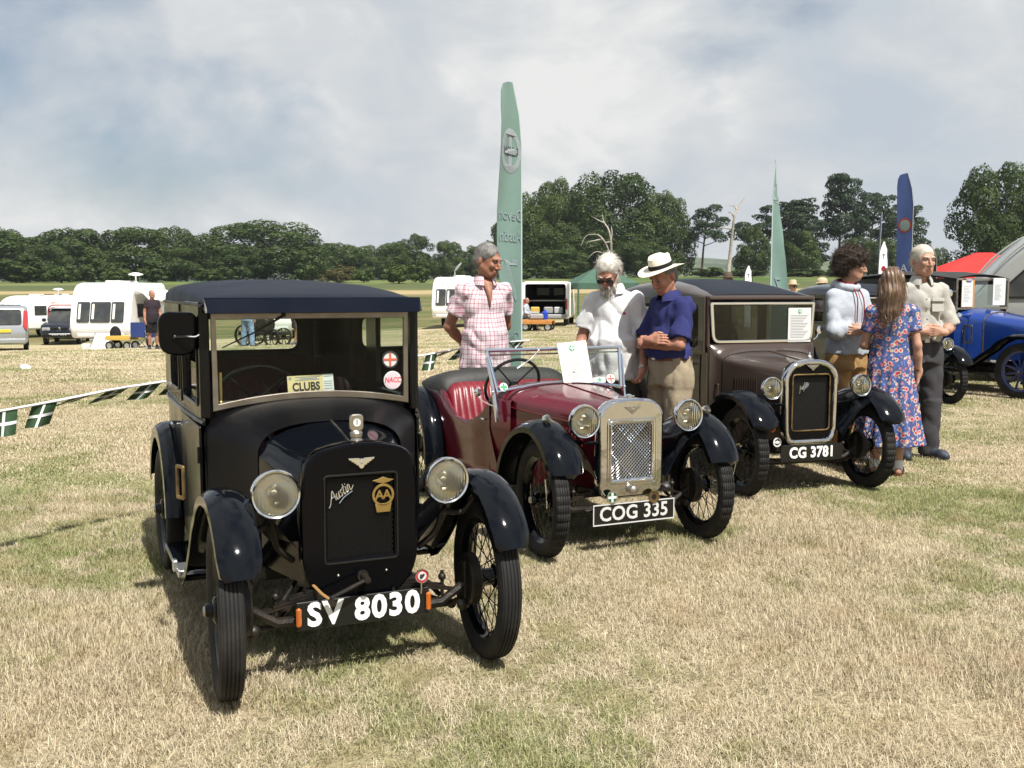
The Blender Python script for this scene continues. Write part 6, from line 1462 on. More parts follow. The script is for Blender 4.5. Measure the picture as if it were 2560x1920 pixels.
def w_top(m, name='shirt', sleeve=.55, hem=.82, e=.018, tucked=False, collar=True, long=False, hood=None, flare=.0, slack=.016, cm=None, open_neck=False, seed=0.0, cuffm=None):
    """shirt over the torso; sleeve = share of the upper arm (and beyond 1: of the forearm)"""
    def f(ctx):
        J = ctx['J']; v = Vol(); b = ctx['belly']; sl = ctx['slim']; fz, T = ctx['torso'](v, e); hp = (J['hip_l'] + J['hip_r']) / 2
        top = hp[2] + .16
        v.ecyl(hem, top, (hp[0], hp[1] - b * .15), (hp[0], hp[1] - .01 - b * .5), (.178 * sl + flare + b * .25 + e * .4, .135 + flare + b * .5), (.158 * sl + e + b * .3, .118 + e + b * .7), .05)
        for sd in ('l', 'r'):
            s0, e0, w0 = J['sho_' + sd], J['elb_' + sd], J['wri_' + sd]
            if sleeve <= 1: v.cone(s0, s0 + (e0 - s0) * sleeve, .050 + e * .5, .050 + slack, .035, True); v.ell(s0, (.050 + e * .5,) * 3, .04)
            else:
                q = e0 + (w0 - e0) * (sleeve - 1); v.chain([s0, e0], [.052 + e * .5, .046 + slack], .035); v.cone(e0, q, .050 + slack, .040 + slack * .8, .03, True)
                v.ell(e0, (.054 + slack,) * 3, .03)
        v.ell(J['neck'] + np.array([0, -.028, .055]), (.050, .058, .055), .01, None, 'sub')
        v.cut((0, 0, -1), -hem)
        o, V, F = P_(ctx, name, v, m, .0095, wrinkle(.0085 if collar else .005, 30, seed, .6))
        if collar:
            n = J['neck']; g = MB(); rings = []
            for i in range(25):
                a = math.pi * 2 * (i / 24) * (.86) + math.pi * .14 - math.pi / 2 + .0; cx, cy = math.cos(a), math.sin(a)
                fr = abs(math.sin((a + math.pi / 2) / 2)); 
                drop = .0 if not open_neck else 0
                rings.append([(n[0] + cx * .066, n[1] - .006 + cy * .070, n[2] + .040 + .012 * fr), (n[0] + cx * .070, n[1] - .006 + cy * .074, n[2] + .052 + .012 * fr), (n[0] + cx * .088, n[1] - .012 + cy * .092, n[2] + .020 + .012 * fr), (n[0] + cx * .096, n[1] - .016 + cy * .104, n[2] - .008 - .018 * (1 - fr)), (n[0] + cx * .086, n[1] - .012 + cy * .092, n[2] + .004)])
            g.loft(rings, True, True, True); g.build('collar', M[cm or m], o, 60)
        if cuffm:
            for sd in ('l', 'r'):
                e0, w0 = J['elb_' + sd], J['wri_' + sd]; q = MB(); a, c = e0 + (w0 - e0) * (sleeve - 1.12), e0 + (w0 - e0) * (sleeve - .98); q.tube([tuple(a), tuple(c)], .050, 14); q.build('cuff', M[cuffm], o, 40)
    return f
def w_belt(z=1.0, m='leather_brown', rx=.178, ry=.132, cy=-.005):
    def f(ctx):
        hp = (ctx['J']['hip_l'] + ctx['J']['hip_r']) / 2; b = MB(); b.loft([[(hp[0] + rx * k * math.cos(a), hp[1] + cy + ry * k * math.sin(a), z + dz) for a in np.linspace(0, 2 * math.pi, 40, False)] for k, dz in ((1.0, -.018), (1.02, -.016), (1.02, .016), (1.0, .018), (.96, 0))], loop=True); o = b.build('belt', M[m], ctx['root'], 50)
        q = MB(); q.box((hp[0], hp[1] + cy - ry * 1.03, z), (.045, .008, .036), .003); q.build('buckle', M['nickel'], o)
    return f
def w_trousers(m, top=1.0, end=1.0, name='trousers', loose=.012, belly=0.0, seed=1.0, rx=.172, ry=.126):
    """end: 1 = ankle, below: share of thigh/shin"""
    def f(ctx):
        J = ctx['J']; v = Vol(); hp = (J['hip_l'] + J['hip_r']) / 2
        v.ecyl(hp[2] - .12, top, (hp[0], hp[1]), (hp[0], hp[1] - .005), (.170 + loose, .128 + loose), (rx, ry), .03)
        for sd in ('l', 'r'):
            h_, k_, a_ = J['hip_' + sd], J['kne_' + sd], J['ank_' + sd]
            if end >= 1: v.chain([h_ + np.array([0, 0, -.02]), k_], [.096 + loose, .068 + loose], .035); v.cone(k_, a_ + np.array([0, .0, -.045]), .068 + loose, .060 + loose, .03, True)
            else: q = h_ + (k_ - h_) * min(end * 2, 1) + ((a_ - k_) * max(end * 2 - 1, 0)); v.cone(h_ + np.array([0, 0, -.02]), q, .098 + loose, .082 + loose, .035, True)
        v.cut((0, 0, 1), top)
        o, V, F = P_(ctx, name, v, m, .0105, wrinkle(.0075, 26, seed, .55))
    return f
def w_shoes(m='shoe', sock=None):
    def f(ctx):
        J = ctx['J']
        for sd in ('l', 'r'):
            a, t = J['ank_' + sd], J['toe_' + sd]; d = t - a; d[2] = 0; d /= np.linalg.norm(d); g = np.array([a[0], a[1], .0]); v = Vol()
            v.chain([g - d * .045 + (0, 0, .045), g + d * .05 + (0, 0, .048), g + d * .15 + (0, 0, .038), g + d * .19 + (0, 0, .032)], [.042, .044, .042, .030], .03); v.cone(a + np.array([0, .01, -.01]), g + (0, 0, .05), .045, .046, .03); v.cut((0, 0, -1), 0.0)
            P_(ctx, 'shoe', v, m, .010)
            if sock: q = MB(); q.tube([tuple(a + np.array([0, 0, z])) for z in (-.03, .03, .07)], [.046, .043, .044], 14); q.build('sock', M[sock], ctx['root'], 60)
    return f
def w_watch(sd, m='plate_black', t=.90, r=.031, face=True, name='watch', lift=(0, -1, 0)):
    def f(ctx):
        e, w = ctx['J']['elb_' + sd], ctx['J']['wri_' + sd]; p = e + (w - e) * t; u = (w - e) / np.linalg.norm(w - e); b = MB(); b.tube([tuple(p - u * .009), tuple(p + u * .009)], r, 18); o = b.build(name, M[m], ctx['root'], 40)
        if face: q = MB(); l = np.array(lift, float); l -= u * l.dot(u); l /= np.linalg.norm(l); q.tube([tuple(p + l * r * .95), tuple(p + l * (r + .008))], .016, 14); q.build('dial', M['nickel'], o, 40)
    return f
BASE = dict(head=(0, -.02, 1.655), neck=(0, .012, 1.475), sho_l=(-.168, .012, 1.42), sho_r=(.168, .012, 1.42), elb_l=(-.22, .03, 1.13), elb_r=(.22, .03, 1.13), wri_l=(-.235, -.05, .88), wri_r=(.235, -.05, .88), hip_l=(-.092, .005, .93), hip_r=(.092, .005, .93), kne_l=(-.105, -.012, .50), kne_r=(.105, -.012, .50), ank_l=(-.11, .02, .085), ank_r=(.11, .02, .085), toe_l=(-.135, -.13, .035), toe_r=(.135, -.13, .035))
def SK(**kw): d = dict(BASE); d.update(kw); return d
def hang(): return dict(hand_l=((.05, -.12, -1), (1, 0, 0), 1, .35), hand_r=((-.05, -.12, -1), (-1, 0, 0), -1, .35))
# ------------------------------------------------------------------ the visitors (l = viewer's left when they face the camera)
GV = 'visitors among the vintage cars'
def buttons(zs, m='paper', y=-.14):
    def f(ctx):
        for z in zs: b = MB(); b.ball((0, y, z), .006, 8, 6); b.build('button', M[m], ctx['root'])
    return f
def visitors():
    # checked shirt, hands behind his back
    p = gx(1212, 8.45)
    build_person('man in pink checked shirt, hands behind his back, behind the roadster', p, R(22), 1.86, SK(head=(.015, -.045, 1.645), head_rot=rot3(R(34), R(16)), head_s=1.06, sho_l=(-.172, .02, 1.415), sho_r=(.172, .02, 1.415), elb_l=(-.255, .13, 1.13), elb_r=(.235, .14, 1.13), wri_l=(-.09, .215, .97), wri_r=(.09, .215, .97), belly=.01, hand_l=((.9, .1, -.4), (0, 1, .2), 1, .5), hand_r=((-.9, .1, -.4), (0, 1, .2), -1, .5)), 'skin_tan',
        [w_trousers('denim', 1.0, loose=.0), w_top('checked', 'checked_shirt', .62, .80, .018, flare=.022, slack=.024, open_neck=True), w_neck_v('skin_tan'), w_hair('hair_grey', 'short', 3000, .022, .0009, .002), w_face(True, 'hair_grey'), w_shoes()], GV)
    # white polo, grey beard
    p = gx(1535, 7.85)
    build_person('bearded man in white polo shirt and sunglasses, looking down beside the roadster', p, R(-16), 1.79, SK(head=(-.03, -.105, 1.605), head_rot=rot3(R(-6), R(44), 0), head_s=1.04, neck=(-.005, -.02, 1.465), sho_l=(-.165, -.01, 1.40), sho_r=(.165, -.01, 1.40), elb_l=(-.24, -.02, 1.12), elb_r=(.25, -.02, 1.11), wri_l=(-.275, -.16, .89), wri_r=(.25, -.19, .88), belly=.05, hand_l=((.1, -.3, -1), (1, 0, 0), 1, .4), hand_r=((-.25, -.3, -1), (-.9, -.3, 0), -1, .9)), 'skin_ruddy',
        [w_trousers('trouser_dark', .98), w_top('polo_white', 'polo_shirt', .80, .80, .018, flare=.025, slack=.030, seed=2.0), w_logo((.10, -.135, 1.30), 'crimson'), w_hair('hair_white', 'short', 3000, .040, .0010, .002, 5), w_hair('hair_beard', 'beard', 1100, .05, .0011, 0, 6), w_face(False, 'hair_white', True), w_watch('r', 'nickel', .94, .033), w_shoes()], GV)
    # navy polo, panama, arms folded
    p = gx(1676, 7.55)
    build_person('man in navy polo shirt and white straw hat, arms folded', p, R(-62), 1.72, SK(head=(0, -.075, 1.632), head_rot=rot3(R(8), R(28)), head_s=1.05, neck=(0, -.005, 1.47), elb_l=(-.235, -.09, 1.13), elb_r=(.235, -.09, 1.13), wri_l=(.06, -.245, 1.16), wri_r=(-.06, -.225, 1.12), belly=.03, hand_l=((1, .35, .10), (0, 1, -.1), 1, .35), hand_r=((-1, .35, .05), (0, 1, 0), -1, .35)), 'skin_ruddy',
        [w_trousers('chino', 1.03, loose=.022, rx=.180, ry=.145), w_top('polo_navy', 'polo_shirt', .88, 1.02, .020, slack=.034, seed=4.0), w_belt(1.02, 'leather_brown', .184, .150), w_hair('hair_grey', 'short', 500, .012, .0012, -.004, 9), w_panama(), w_face(True, 'hair_grey'), w_watch('r', 'sticker_mag', .90, .030, False, 'wristband'), w_watch('l', 'nickel', .93, .031), w_shoes()], GV)
    # hooded youth
    p = gx(2118, 8.7)
    build_person('curly-haired youth in pale grey hooded top, arms folded', p, R(28), 1.80, SK(head=(.01, -.03, 1.665), head_rot=rot3(R(42), R(8)), head_s=.98, sho_l=(-.160, .012, 1.41), sho_r=(.160, .012, 1.41), elb_l=(-.225, -.07, 1.13), elb_r=(.225, -.07, 1.13), wri_l=(.05, -.235, 1.17), wri_r=(-.05, -.215, 1.13), slim=.95, hand_l=((1, .35, .10), (0, 1, -.1), 1, .35), hand_r=((-1, .35, .05), (0, 1, 0), -1, .35)), 'skin_fair',
        [w_trousers('cargo', .97, loose=.012), w_top('hoodie_grey', 'hooded_top', 1.45, .93, .022, collar=False, slack=.016, flare=.016, seed=6.0), w_hood(), w_hair('hair_brown', 'curly', 4200, .060, .0011, 0, 12), w_face(True, 'hair_brown'), w_shoes()], GV)
    # woman in the floral dress, back to the camera
    p = gx(2228, 8.12)
    build_person('woman in blue floral dress with long brown hair, seen from behind', p, R(180 - 14), 1.655, SK(head=(0, -.03, 1.66), head_rot=rot3(R(-12), R(2)), female=True, slim=.86, sho_l=(-.148, .012, 1.41), sho_r=(.148, .012, 1.41), elb_l=(-.205, .05, 1.13), elb_r=(.215, -.02, 1.12), wri_l=(-.235, -.02, .89), wri_r=(.10, -.21, 1.10), kne_l=(-.085, -.012, .50), kne_r=(.085, -.012, .50), ank_l=(-.085, .03, .085), ank_r=(.10, -.02, .085), toe_l=(-.115, -.12, .035), toe_r=(.12, -.16, .035), hand_l=((.10, -.05, -1), (1, -.1, 0), 1, .3), hand_r=((-.8, -.4, .2), (0, 1, 0), -1, .4)), 'skin_fair',
        [w_dress(), w_hair('hair_long', 'long', 2200, .13, .0014, 0, 15), w_face(True, 'hair_brown'), w_watch('l', 'nickel', .93, .030, False, 'bangle'), w_watch('l', 'ink', .89, .030, False, 'hair_tie'), w_sandals()], GV)
    # white-haired man facing the camera
    p = gx(2298, 8.95)
    build_person('white-haired man in stone shirt and grey trousers, hands clasped, facing the camera', p, R(4), 1.865, SK(head=(0, -.03, 1.655), head_rot=rot3(R(6), R(4), R(0)), head_s=1.02, sho_l=(-.17, .012, 1.41), sho_r=(.17, .012, 1.41), elb_l=(-.245, .02, 1.13), elb_r=(.265, .0, 1.11), wri_l=(-.07, -.20, 1.08), wri_r=(.10, -.215, 1.07), kne_l=(-.10, -.012, .50), kne_r=(.115, -.012, .50), ank_r=(.125, .02, .085), toe_r=(.18, -.12, .035), hand_l=((1, -.15, -.05), (0, 1, .1), 1, .5), hand_r=((-1, -.15, .05), (0, 1, .1), -1, .5)), 'skin_fair',
        [w_trousers('trouser_grey', 1.02, loose=.020), w_top('shirt_stone', 'shirt', .97, 1.0, .020, slack=.034, seed=8.0, open_neck=True, flare=-.004), w_belt(1.0, 'ink', .186, .140), w_pocket('shirt_stone', (.085, -.128, 1.29)), buttons((1.36, 1.27, 1.18), 'shirt_stone', -.133), w_hair('hair_blond', 'short', 3000, .030, .0010, .004, 21), w_face(True, 'hair_blond'), w_watch('r', 'ink', .86, .031), w_shoes('shoe_blue')], GV)
M['hair_beard'] = mat('hair_beard', (.34, .31, .27), .6, col2=(.55, .52, .48), vs=30)
M['sticker_mag'] = mat('sticker_mag', (.70, .08, .35), .5); M['shoe_blue'] = mat('shoe_blue', (.022, .028, .045), .6)
def w_neck_v(m):
    """open shirt front: the chest showing in a narrow V"""
    def f(ctx):
        J = ctx['J']; n = J['neck']; b = MB(); rings = []
        for i in range(9):
            t = i / 8; z = n[2] + .03 - t * .22; w = .040 * (1 - t) + .003; y = n[1] - .070 - .068 * math.sin(min(t * 1.25, 1) * math.pi / 2)
            rings.append([(n[0] + x * w, y - .016 * (1 - x * x) + .004, z) for x in (-1, -.5, 0, .5, 1)] + [(n[0] + x * w * .9, y + .03, z) for x in (1, -1)])
        b.loft(rings, True, True, True); b.build('open_neck', M[m], ctx['root'], 60)
    return f
def w_logo(p, m):
    def f(ctx): b = MB(); b.ball(p, (.014, .004, .010), 8, 6); b.build('shirt_logo', M[m], ctx['root'])
    return f
def w_pocket(m, p):
    def f(ctx): b = MB(); b.box(p, (.10, .008, .11), .003, Matrix.Rotation(R(-10), 3, 'X')); o = b.build('pocket', M[m], ctx['root']); q = MB(); q.box((p[0], p[1] - .008, p[2] + .045), (.105, .008, .03), .003, Matrix.Rotation(R(-10), 3, 'X')); q.build('pocket_flap', M[m], o)
    return f
def w_panama():
    def f(ctx):
        L, Rh = ctx['L'], ctx['Rh']; X = Matrix(np.array(Rh).tolist()).to_4x4(); X.translation = Vector(L((0, .008, .062))); X = X @ Matrix.Rotation(R(-9), 4, 'X')
        b = MB(); b.X = X; n = 40; rings = []
        for k, (r, z, wv) in enumerate(((.175, -.002, 1), (.180, .003, 1), (.172, .006, 1), (.130, .006, .6), (.098, .008, .2), (.090, .020, 0), (.088, .055, 0), (.084, .095, 0), (.072, .112, 0), (.045, .112, 0), (.010, .104, 0))):
            rings.append([((r * .90) * math.cos(a), r * 1.08 * math.sin(a), z + wv * (.016 * math.cos(2 * a) - .010 * math.sin(a)) + (-.018 * math.exp(-(math.cos(a) * r / .03) ** 2) if z > .105 else 0)) for a in np.linspace(0, 2 * math.pi, n, False)])
        b.loft(rings, True, True, True); o = b.build('straw_hat', M['straw_hat'], ctx['root'], 50)
        q = MB(); q.X = X; q.loft([[(r * .90 * math.cos(a), r * 1.08 * math.sin(a), z) for a in np.linspace(0, 2 * math.pi, n, False)] for r, z in ((.092, .012), (.0945, .014), (.0935, .044), (.090, .046))]); q.build('hat_band', M['hat_band'], o, 50)
    return f
def w_hood():
    def f(ctx):
        n = ctx['J']['neck']; v = Vol()
        for a in np.linspace(.25, 2 * math.pi - .25, 13):
            x, y = math.sin(a), -math.cos(a); v.ell((n[0] + x * .092, n[1] + .012 + y * .088, n[2] + .022 + .022 * (y + .3)), (.030, .028, .034), .03)
        v.ell((n[0], n[1] + .115, n[2] - .01), (.085, .045, .075), .03); P_(ctx, 'hood', v, 'hoodie_grey', .009, wrinkle(.004, 35, 3))
        g = MB(); g.tube([(n[0] + math.sin(a) * .072, n[1] + .006 - math.cos(a) * .070, n[2] + .055 - .02 * math.cos(a)) for a in np.linspace(.2, 2 * math.pi - .2, 24)], .014, 8); g.build('hood_lining', M['red_trim'], ctx['root'], 60)
        for sx in (-1, 1): g = MB(); g.tube(cat([(n[0] + sx * .028, n[1] - .085, n[2] + .02), (n[0] + sx * .034, n[1] - .145, n[2] - .08), (n[0] + sx * .040, n[1] - .152, n[2] - .20), (n[0] + sx * .038, n[1] - .150, n[2] - .27)], 4), .0055, 6); g.build('drawstring', M['red_trim'], ctx['root'], 60)
    return f
def w_dress():
    def f(ctx):
        J = ctx['J']; v = Vol(); ctx['torso'](v, .016)
        hp = (J['hip_l'] + J['hip_r']) / 2
        v.ecyl(.25, 1.16, (hp[0], hp[1]), (hp[0], hp[1] - .01), (.285, .25), (.138, .112), .04, 'add', (13, .085, .45))
        for sd in ('l', 'r'): s0, e0 = J['sho_' + sd], J['elb_' + sd]; v.cone(s0, s0 + (e0 - s0) * .60, .066, .068, .03, True); v.ell(s0, (.066,) * 3, .03)
        v.ell(J['neck'] + np.array([0, -.01, .05]), (.080, .070, .060), .01, None, 'sub'); v.cut((0, 0, -1), -.27)
        P_(ctx, 'dress', v, 'floral', .0095, wrinkle(.003, 26, 5, .5))
        q = MB(); q.loft([[(hp[0] + rx * math.cos(a), hp[1] - .008 + ry * math.sin(a), z) for a in np.linspace(0, 2 * math.pi, 40, False)] for rx, ry, z in ((.146, .122, 1.135), (.150, .125, 1.14), (.150, .125, 1.165), (.146, .122, 1.17))]); q.build('waistband', M['floral'], ctx['root'], 50)
    return f
def w_sandals():
    def f(ctx):
        J = ctx['J']
        for sd in ('l', 'r'):
            a, t = J['ank_' + sd], J['toe_' + sd]; d = t - a; d[2] = 0; d /= np.linalg.norm(d); g = np.array([a[0], a[1], 0.0]); nrm = np.array([-d[1], d[0], 0])
            b = MB(); b.loft([[tuple(g + d * u + nrm * w * sg + np.array([0, 0, z])) for sg, z in ((-1, .0), (1, .0), (1, .02), (-1, .02))] for u, w in ((-.05, .025), (-.03, .036), (.05, .038), (.13, .042), (.18, .036), (.20, .02))], True, True, True); o = b.build('sandal', M['leather_brown'], ctx['root'], 40)
            q = MB(); q.tube([tuple(g + d * .12 + nrm * x + np.array([0, 0, z])) for x, z in ((-.042, .02), (-.03, .06), (0, .075), (.03, .06), (.042, .02))], .010, 6); q.build('strap', M['leather_brown'], o, 40); q = MB(); q.tube([tuple(g + d * .02 + nrm * x + np.array([0, 0, z])) for x, z in ((-.04, .02), (-.042, .07), (0, .10), (.042, .07), (.04, .02))], .009, 6); q.build('ankle_strap', M['leather_brown'], o, 40)
            q = MB(); q.tube([tuple(a + np.array([0, 0, z])) for z in (-.035, .01, .055)], [.044, .041, .043], 14); q.build('sock', M['sock'], ctx['root'], 60)
    return f

visitors()
# ------------------------------------------------------------------ the rest of the showground
M['white_gel'] = mat('white_gel', (.80, .80, .79), .25, rvar=.15); M['off_white'] = mat('off_white', (.62, .62, .60), .5, col2=(.55, .55, .53)); M['win_dark'] = mat('win_dark', (.030, .034, .036), .06, spec=.6, col2=(.055, .055, .05), vs=3); M['trim_grey'] = mat('trim_grey', (.28, .28, .28), .5)
M['silver'] = mat('silver', (.42, .44, .46), .25, .6); M['suv_black'] = mat('suv_black', (.010, .013, .022), .15, coat=.4); M['tail_red'] = mat('tail_red', (.35, .02, .02), .2, coat=.5); M['plate_yellow'] = mat('plate_yellow', (.65, .48, .05), .4); M['awning_grey'] = cloth('awning_grey', (.42, .43, .44)); M['canvas_red'] = cloth('canvas_red', (.62, .035, .030), (.56, .03, .026), 2); M['canvas_green'] = cloth('canvas_green', (.060, .115, .085)); M['wood_orange'] = mat('wood_orange', (.50, .22, .05), .6, col2=(.40, .17, .04)); M['wood_yellow'] = mat('wood_yellow', (.55, .36, .08), .6); M['blue_cloth'] = cloth('blue_cloth', (.02, .035, .12)); M['van_grey'] = mat('van_grey', (.30, .31, .30), .22, coat=.4, rvar=.1); M['blue_plastic'] = mat('blue_plastic', (.01, .05, .40), .35)
def stand(px, d, name, label, cat_, rz=0.0, group=None): return thing(name, label, cat_, gx(px, d), rz, group)
def hull(mb, prof, w, r=.06, inset=.03):
    """side profile (y, z) swept across x with softened edges"""
    cy = sum(p[0] for p in prof) / len(prof); cz = sum(p[1] for p in prof) / len(prof); sy = max(abs(p[0] - cy) for p in prof); sz = max(abs(p[1] - cz) for p in prof)
    def ring(x, k): return [(x, cy + (y - cy) * (1 - k / sy), cz + (z - cz) * (1 - k / sz)) for y, z in prof]
    mb.loft([ring(-w, inset * 1.6), ring(-w + r * .3, inset * .6), ring(-w + r, 0), ring(w - r, 0), ring(w - r * .3, inset * .6), ring(w, inset * 1.6)], True, True, True); return mb
def road_wheel(parent, x, y, r=.32, w=.2):
    b = MB(); b.lathe([(r * .6, -w / 2), (r * .9, -w / 2), (r, -w * .35), (r, w * .35), (r * .9, w / 2), (r * .6, w / 2)], 24, axis='x', loop=True); o = b.build('wheel', M['rubber'], parent); o.location = (x, y, r); q = MB(); q.lathe([(.001, w * .42), (r * .25, w * .44), (r * .5, w * .36), (r * .62, w * .40), (r * .62, -w * .4), (.001, -w * .4)], 20, axis='x'); q.build('rim', M['alu'], o); return o
def caravan(px, d, label, rz, L=5.2, W=1.1, Hh=2.5, front=True, text=None, dome=True, awning=False, door=False, solar=False, dish=False, group='white touring caravans'):
    c = stand(px, d, 'caravan', label, 'caravan', rz, group)
    prof = rpoly([(.10, .48), (-.06, .85), (-.02, 1.15), (.22, 1.92), (.55, Hh - .14), (1.1, Hh), (L - .35, Hh), (L, Hh - .35), (L, .48)], [.05, .2, .2, .2, .3, .4, .3, .3, .05], 4)
    b = MB(); hull(b, prof, W, .10, .05); b.build('shell', M['white_gel'], c, 40)
    if front:
        up = Vector((0, .24, .77)).normalized()
        for x0, x1 in ((-.90, -.42), (-.38, .38), (.42, .90)):
            poly = rpoly(rect(x0, -.02, x1, .80), .06); X = XF((0, -.045, 1.13), (1, 0, 0), tuple(up)); q = MB(); put(q, plate2d([poly], .03, .008), X); o = q.build('front_window', M['win_dark'], c)
            q = MB(); put(q, plate2d([rpoly(rect(x0 + .05, .10, x0 + .14, .72), .02)], .008), X @ Matrix.Translation((0, 0, .014))); q.build('curtain', M['off_white'], o)
    q = MB(); q.box((0, -.03, .60), (1.8, .06, .14), .02); q.build('front_panel', M['off_white'], c)
    q = MB(); q.tube([(-.45, .3, .45), (0, -1.0, .45), (.45, .3, .45)], .035, 6); q.tube([(0, -1.0, .45), (0, -1.15, .48)], .04, 6); q.build('tow_hitch', M['trim_grey'], c)
    q = MB(); q.tube([(.05, -.75, .75), (.05, -.75, .12)], .025, 8); q.lathe([(.10, -.03), (.10, .03)], 14, (.05, -.75, .10), 'x', True, True); q.build('jockey_wheel', M['trim_grey'], c)
    for s in (-1, 1): road_wheel(c, s * (W - .12), L * .55, .31)
    q = MB(); hull(q, [(L * .55 - .45, .50), (L * .55 - .36, .72), (L * .55 + .36, .72), (L * .55 + .45, .50)], W + .01, .02, .0); q.build('wheel_spat', M['off_white'], c)
    for y0, y1 in ((.9, 1.7), (L * .72, L * .88)):
        q = MB(); q.box((W + .002, (y0 + y1) / 2, 1.55), (.03, y1 - y0, .55), .012); q.build('side_window', M['win_dark'], c)
    q = MB(); q.box((W + .004, L * .45, 1.25), (.03, .62, 1.55), .012); q.build('door', M['wood_orange'] if door else M['off_white'], c)
    for y in (1.9, 3.6): q = MB(); q.box((0, y, Hh + .04), (.62, .62, .10), .04); q.build('roof_vent', M['off_white'], c)
    if dome: q = MB(); q.tube([(.5, 3.0, Hh - .02), (.5, 3.0, Hh + .32)], .03, 8); q.lathe([(.001, Hh + .44), (.12, Hh + .43), (.30, Hh + .37), (.30, Hh + .34), (.10, Hh + .30), (.001, Hh + .30)], 20, (.5, 3.0, 0)); q.build('aerial', M['white_gel'], c)
    if solar: q = MB(); q.box((-.2, 2.6, Hh + .03), (1.2, 1.5, .04), .01); q.build('solar_panel', M['win_dark'], c)
    if dish:
        q = MB(); q.tube([(-.2, 1.6, Hh), (-.2, 1.6, Hh + .25)], .03, 8); q.build('dish_post', M['off_white'], c); q = MB(); q.X = Matrix.Translation((-.05, 1.6, Hh + .50)) @ Matrix.Rotation(R(38), 4, 'Y'); q.lathe([(.001, -.06), (.15, -.045), (.30, 0), (.30, .015), (.15, -.03), (.001, -.045)], 20, axis='x'); q.build('satellite_dish', M['trim_grey'], c)
    if text: q = MB(); put(q, text2d(text, .17, .01, .004, space=1.5), XF((-.32, .34, 2.12), (1, 0, 0), (0, .55, .6))); q.build('lettering', M['trim_grey'], c, None)
    if awning:
        a = stand(px, d, 'awning', 'grey and white awning against the big white caravan', 'awning', rz); a.location = Vector(a.location)
        for nm, y0, y1, z0, z1, m in (('wall_panel', .75, 1.55, .35, 1.9, 'awning_grey'), ('wall_panel', 1.65, 2.2, .35, 1.9, 'white_gel'), ('wall_panel', 2.3, 4.6, .2, 1.95, 'awning_grey')): q = MB(); q.box((W + .55, (y0 + y1) / 2, (z0 + z1) / 2), (.02, y1 - y0, z1 - z0)); q.build(nm, M[m], a)
        q = MB(); q.loft([[(W + .05, y, 2.38), (W + .35, y, 2.25), (W + .6, y, 1.98), (W + .6, y, 1.90)] for y in (.5, 2.5, 4.8)], False); q.build('awning_roof', M['white_gel'], a)
        for y in (.7, 1.6, 2.25): q = MB(); q.tube([(W + .57, y, 0), (W + .57, y, 1.95)], .02, 6); q.build('pole', M['alu'], a)
    return c
caravan(252, 40, 'big white caravan with three front windows, left of the black saloon', R(3), W=1.16, Hh=2.66, awning=True)
caravan(22, 58, 'white caravan with open side door, behind the silver van', R(-28), dome=True, solar=True, door=True, Hh=2.4)
caravan(672, 47, 'white caravan whose roof just shows over the black saloon', R(8), dome=False, Hh=2.62)
caravan(1135, 50, 'white caravan with satellite dish behind the checked-shirt man', R(-6), text='Ranger', dome=False, dish=True)
def small_caravan():
    c = stand(162, 56, 'small_caravan', 'tiny grey caravan with red edging behind the dark off-roader', 'caravan', R(4)); prof = rpoly([(0, .5), (.0, 1.3), (.3, 1.95), (1.6, 2.1), (2.6, 1.5), (2.7, .5)], [.05, .3, .4, .6, .5, .05]); b = MB(); hull(b, prof, .85, .08, .04); b.build('shell', M['off_white'], c)
    q = MB(); q.tube([(x, -.01, z) for x, z in rpoly([(-.84, .6), (-.84, 1.9), (.84, 1.9), (.84, .6)], [.02, .35, .35, .02])], .035, 6); q.build('red_edging', M['tail_red'], c)
    for x in (-.4, .4): q = MB(); q.box((x, .12, 1.55), (.32, .06, .26), .02); q.build('front_window', M['white_gel'], c)
small_caravan()
def modern_car(px, d, label, name, cat_, rz, prof, W, paint, glassprof, group=None, plate=None, back=False, lights='lens_clear'):
    """prof: body side (y, z) from front to rear; glassprof: greenhouse"""
    c = stand(px, d, name, label, cat_, rz, group); b = MB(); hull(b, prof, W, .12, .05); b.build('body', M[paint], c, 40)
    g = MB(); hull(g, glassprof, W - .08, .14, .10); g.build('cabin_glass', M['win_dark'], c, 40); ys = [p[0] for p in glassprof]; zt = max(p[1] for p in glassprof)
    rf = MB(); top = [p for p in glassprof if p[1] > zt - .12]; y0, y1 = min(p[0] for p in top), max(p[0] for p in top); rf.box((0, (y0 + y1) / 2, zt), (2 * W - .30, y1 - y0 + .1, .06), .03); rf.build('roof', M[paint], c)
    for s in (-1, 1):
        for y in (y0 + .1, (y0 + y1) / 2, y1 - .1): q = MB(); q.box((s * (W - .10), y, zt - .22), (.06, .09, .5), .02); q.build('pillar', M[paint], c)
        for y in (min(p[0] for p in prof) + .8, max(p[0] for p in prof) - .8): road_wheel(c, s * (W - .10), y, .34)
        q = MB(); q.box((s * (W - .25), min(p[0] for p in prof) + .03, .80), (.38, .08, .16), .03); q.build('headlamp', M['alu'] if not back else M[paint], c)
    return c
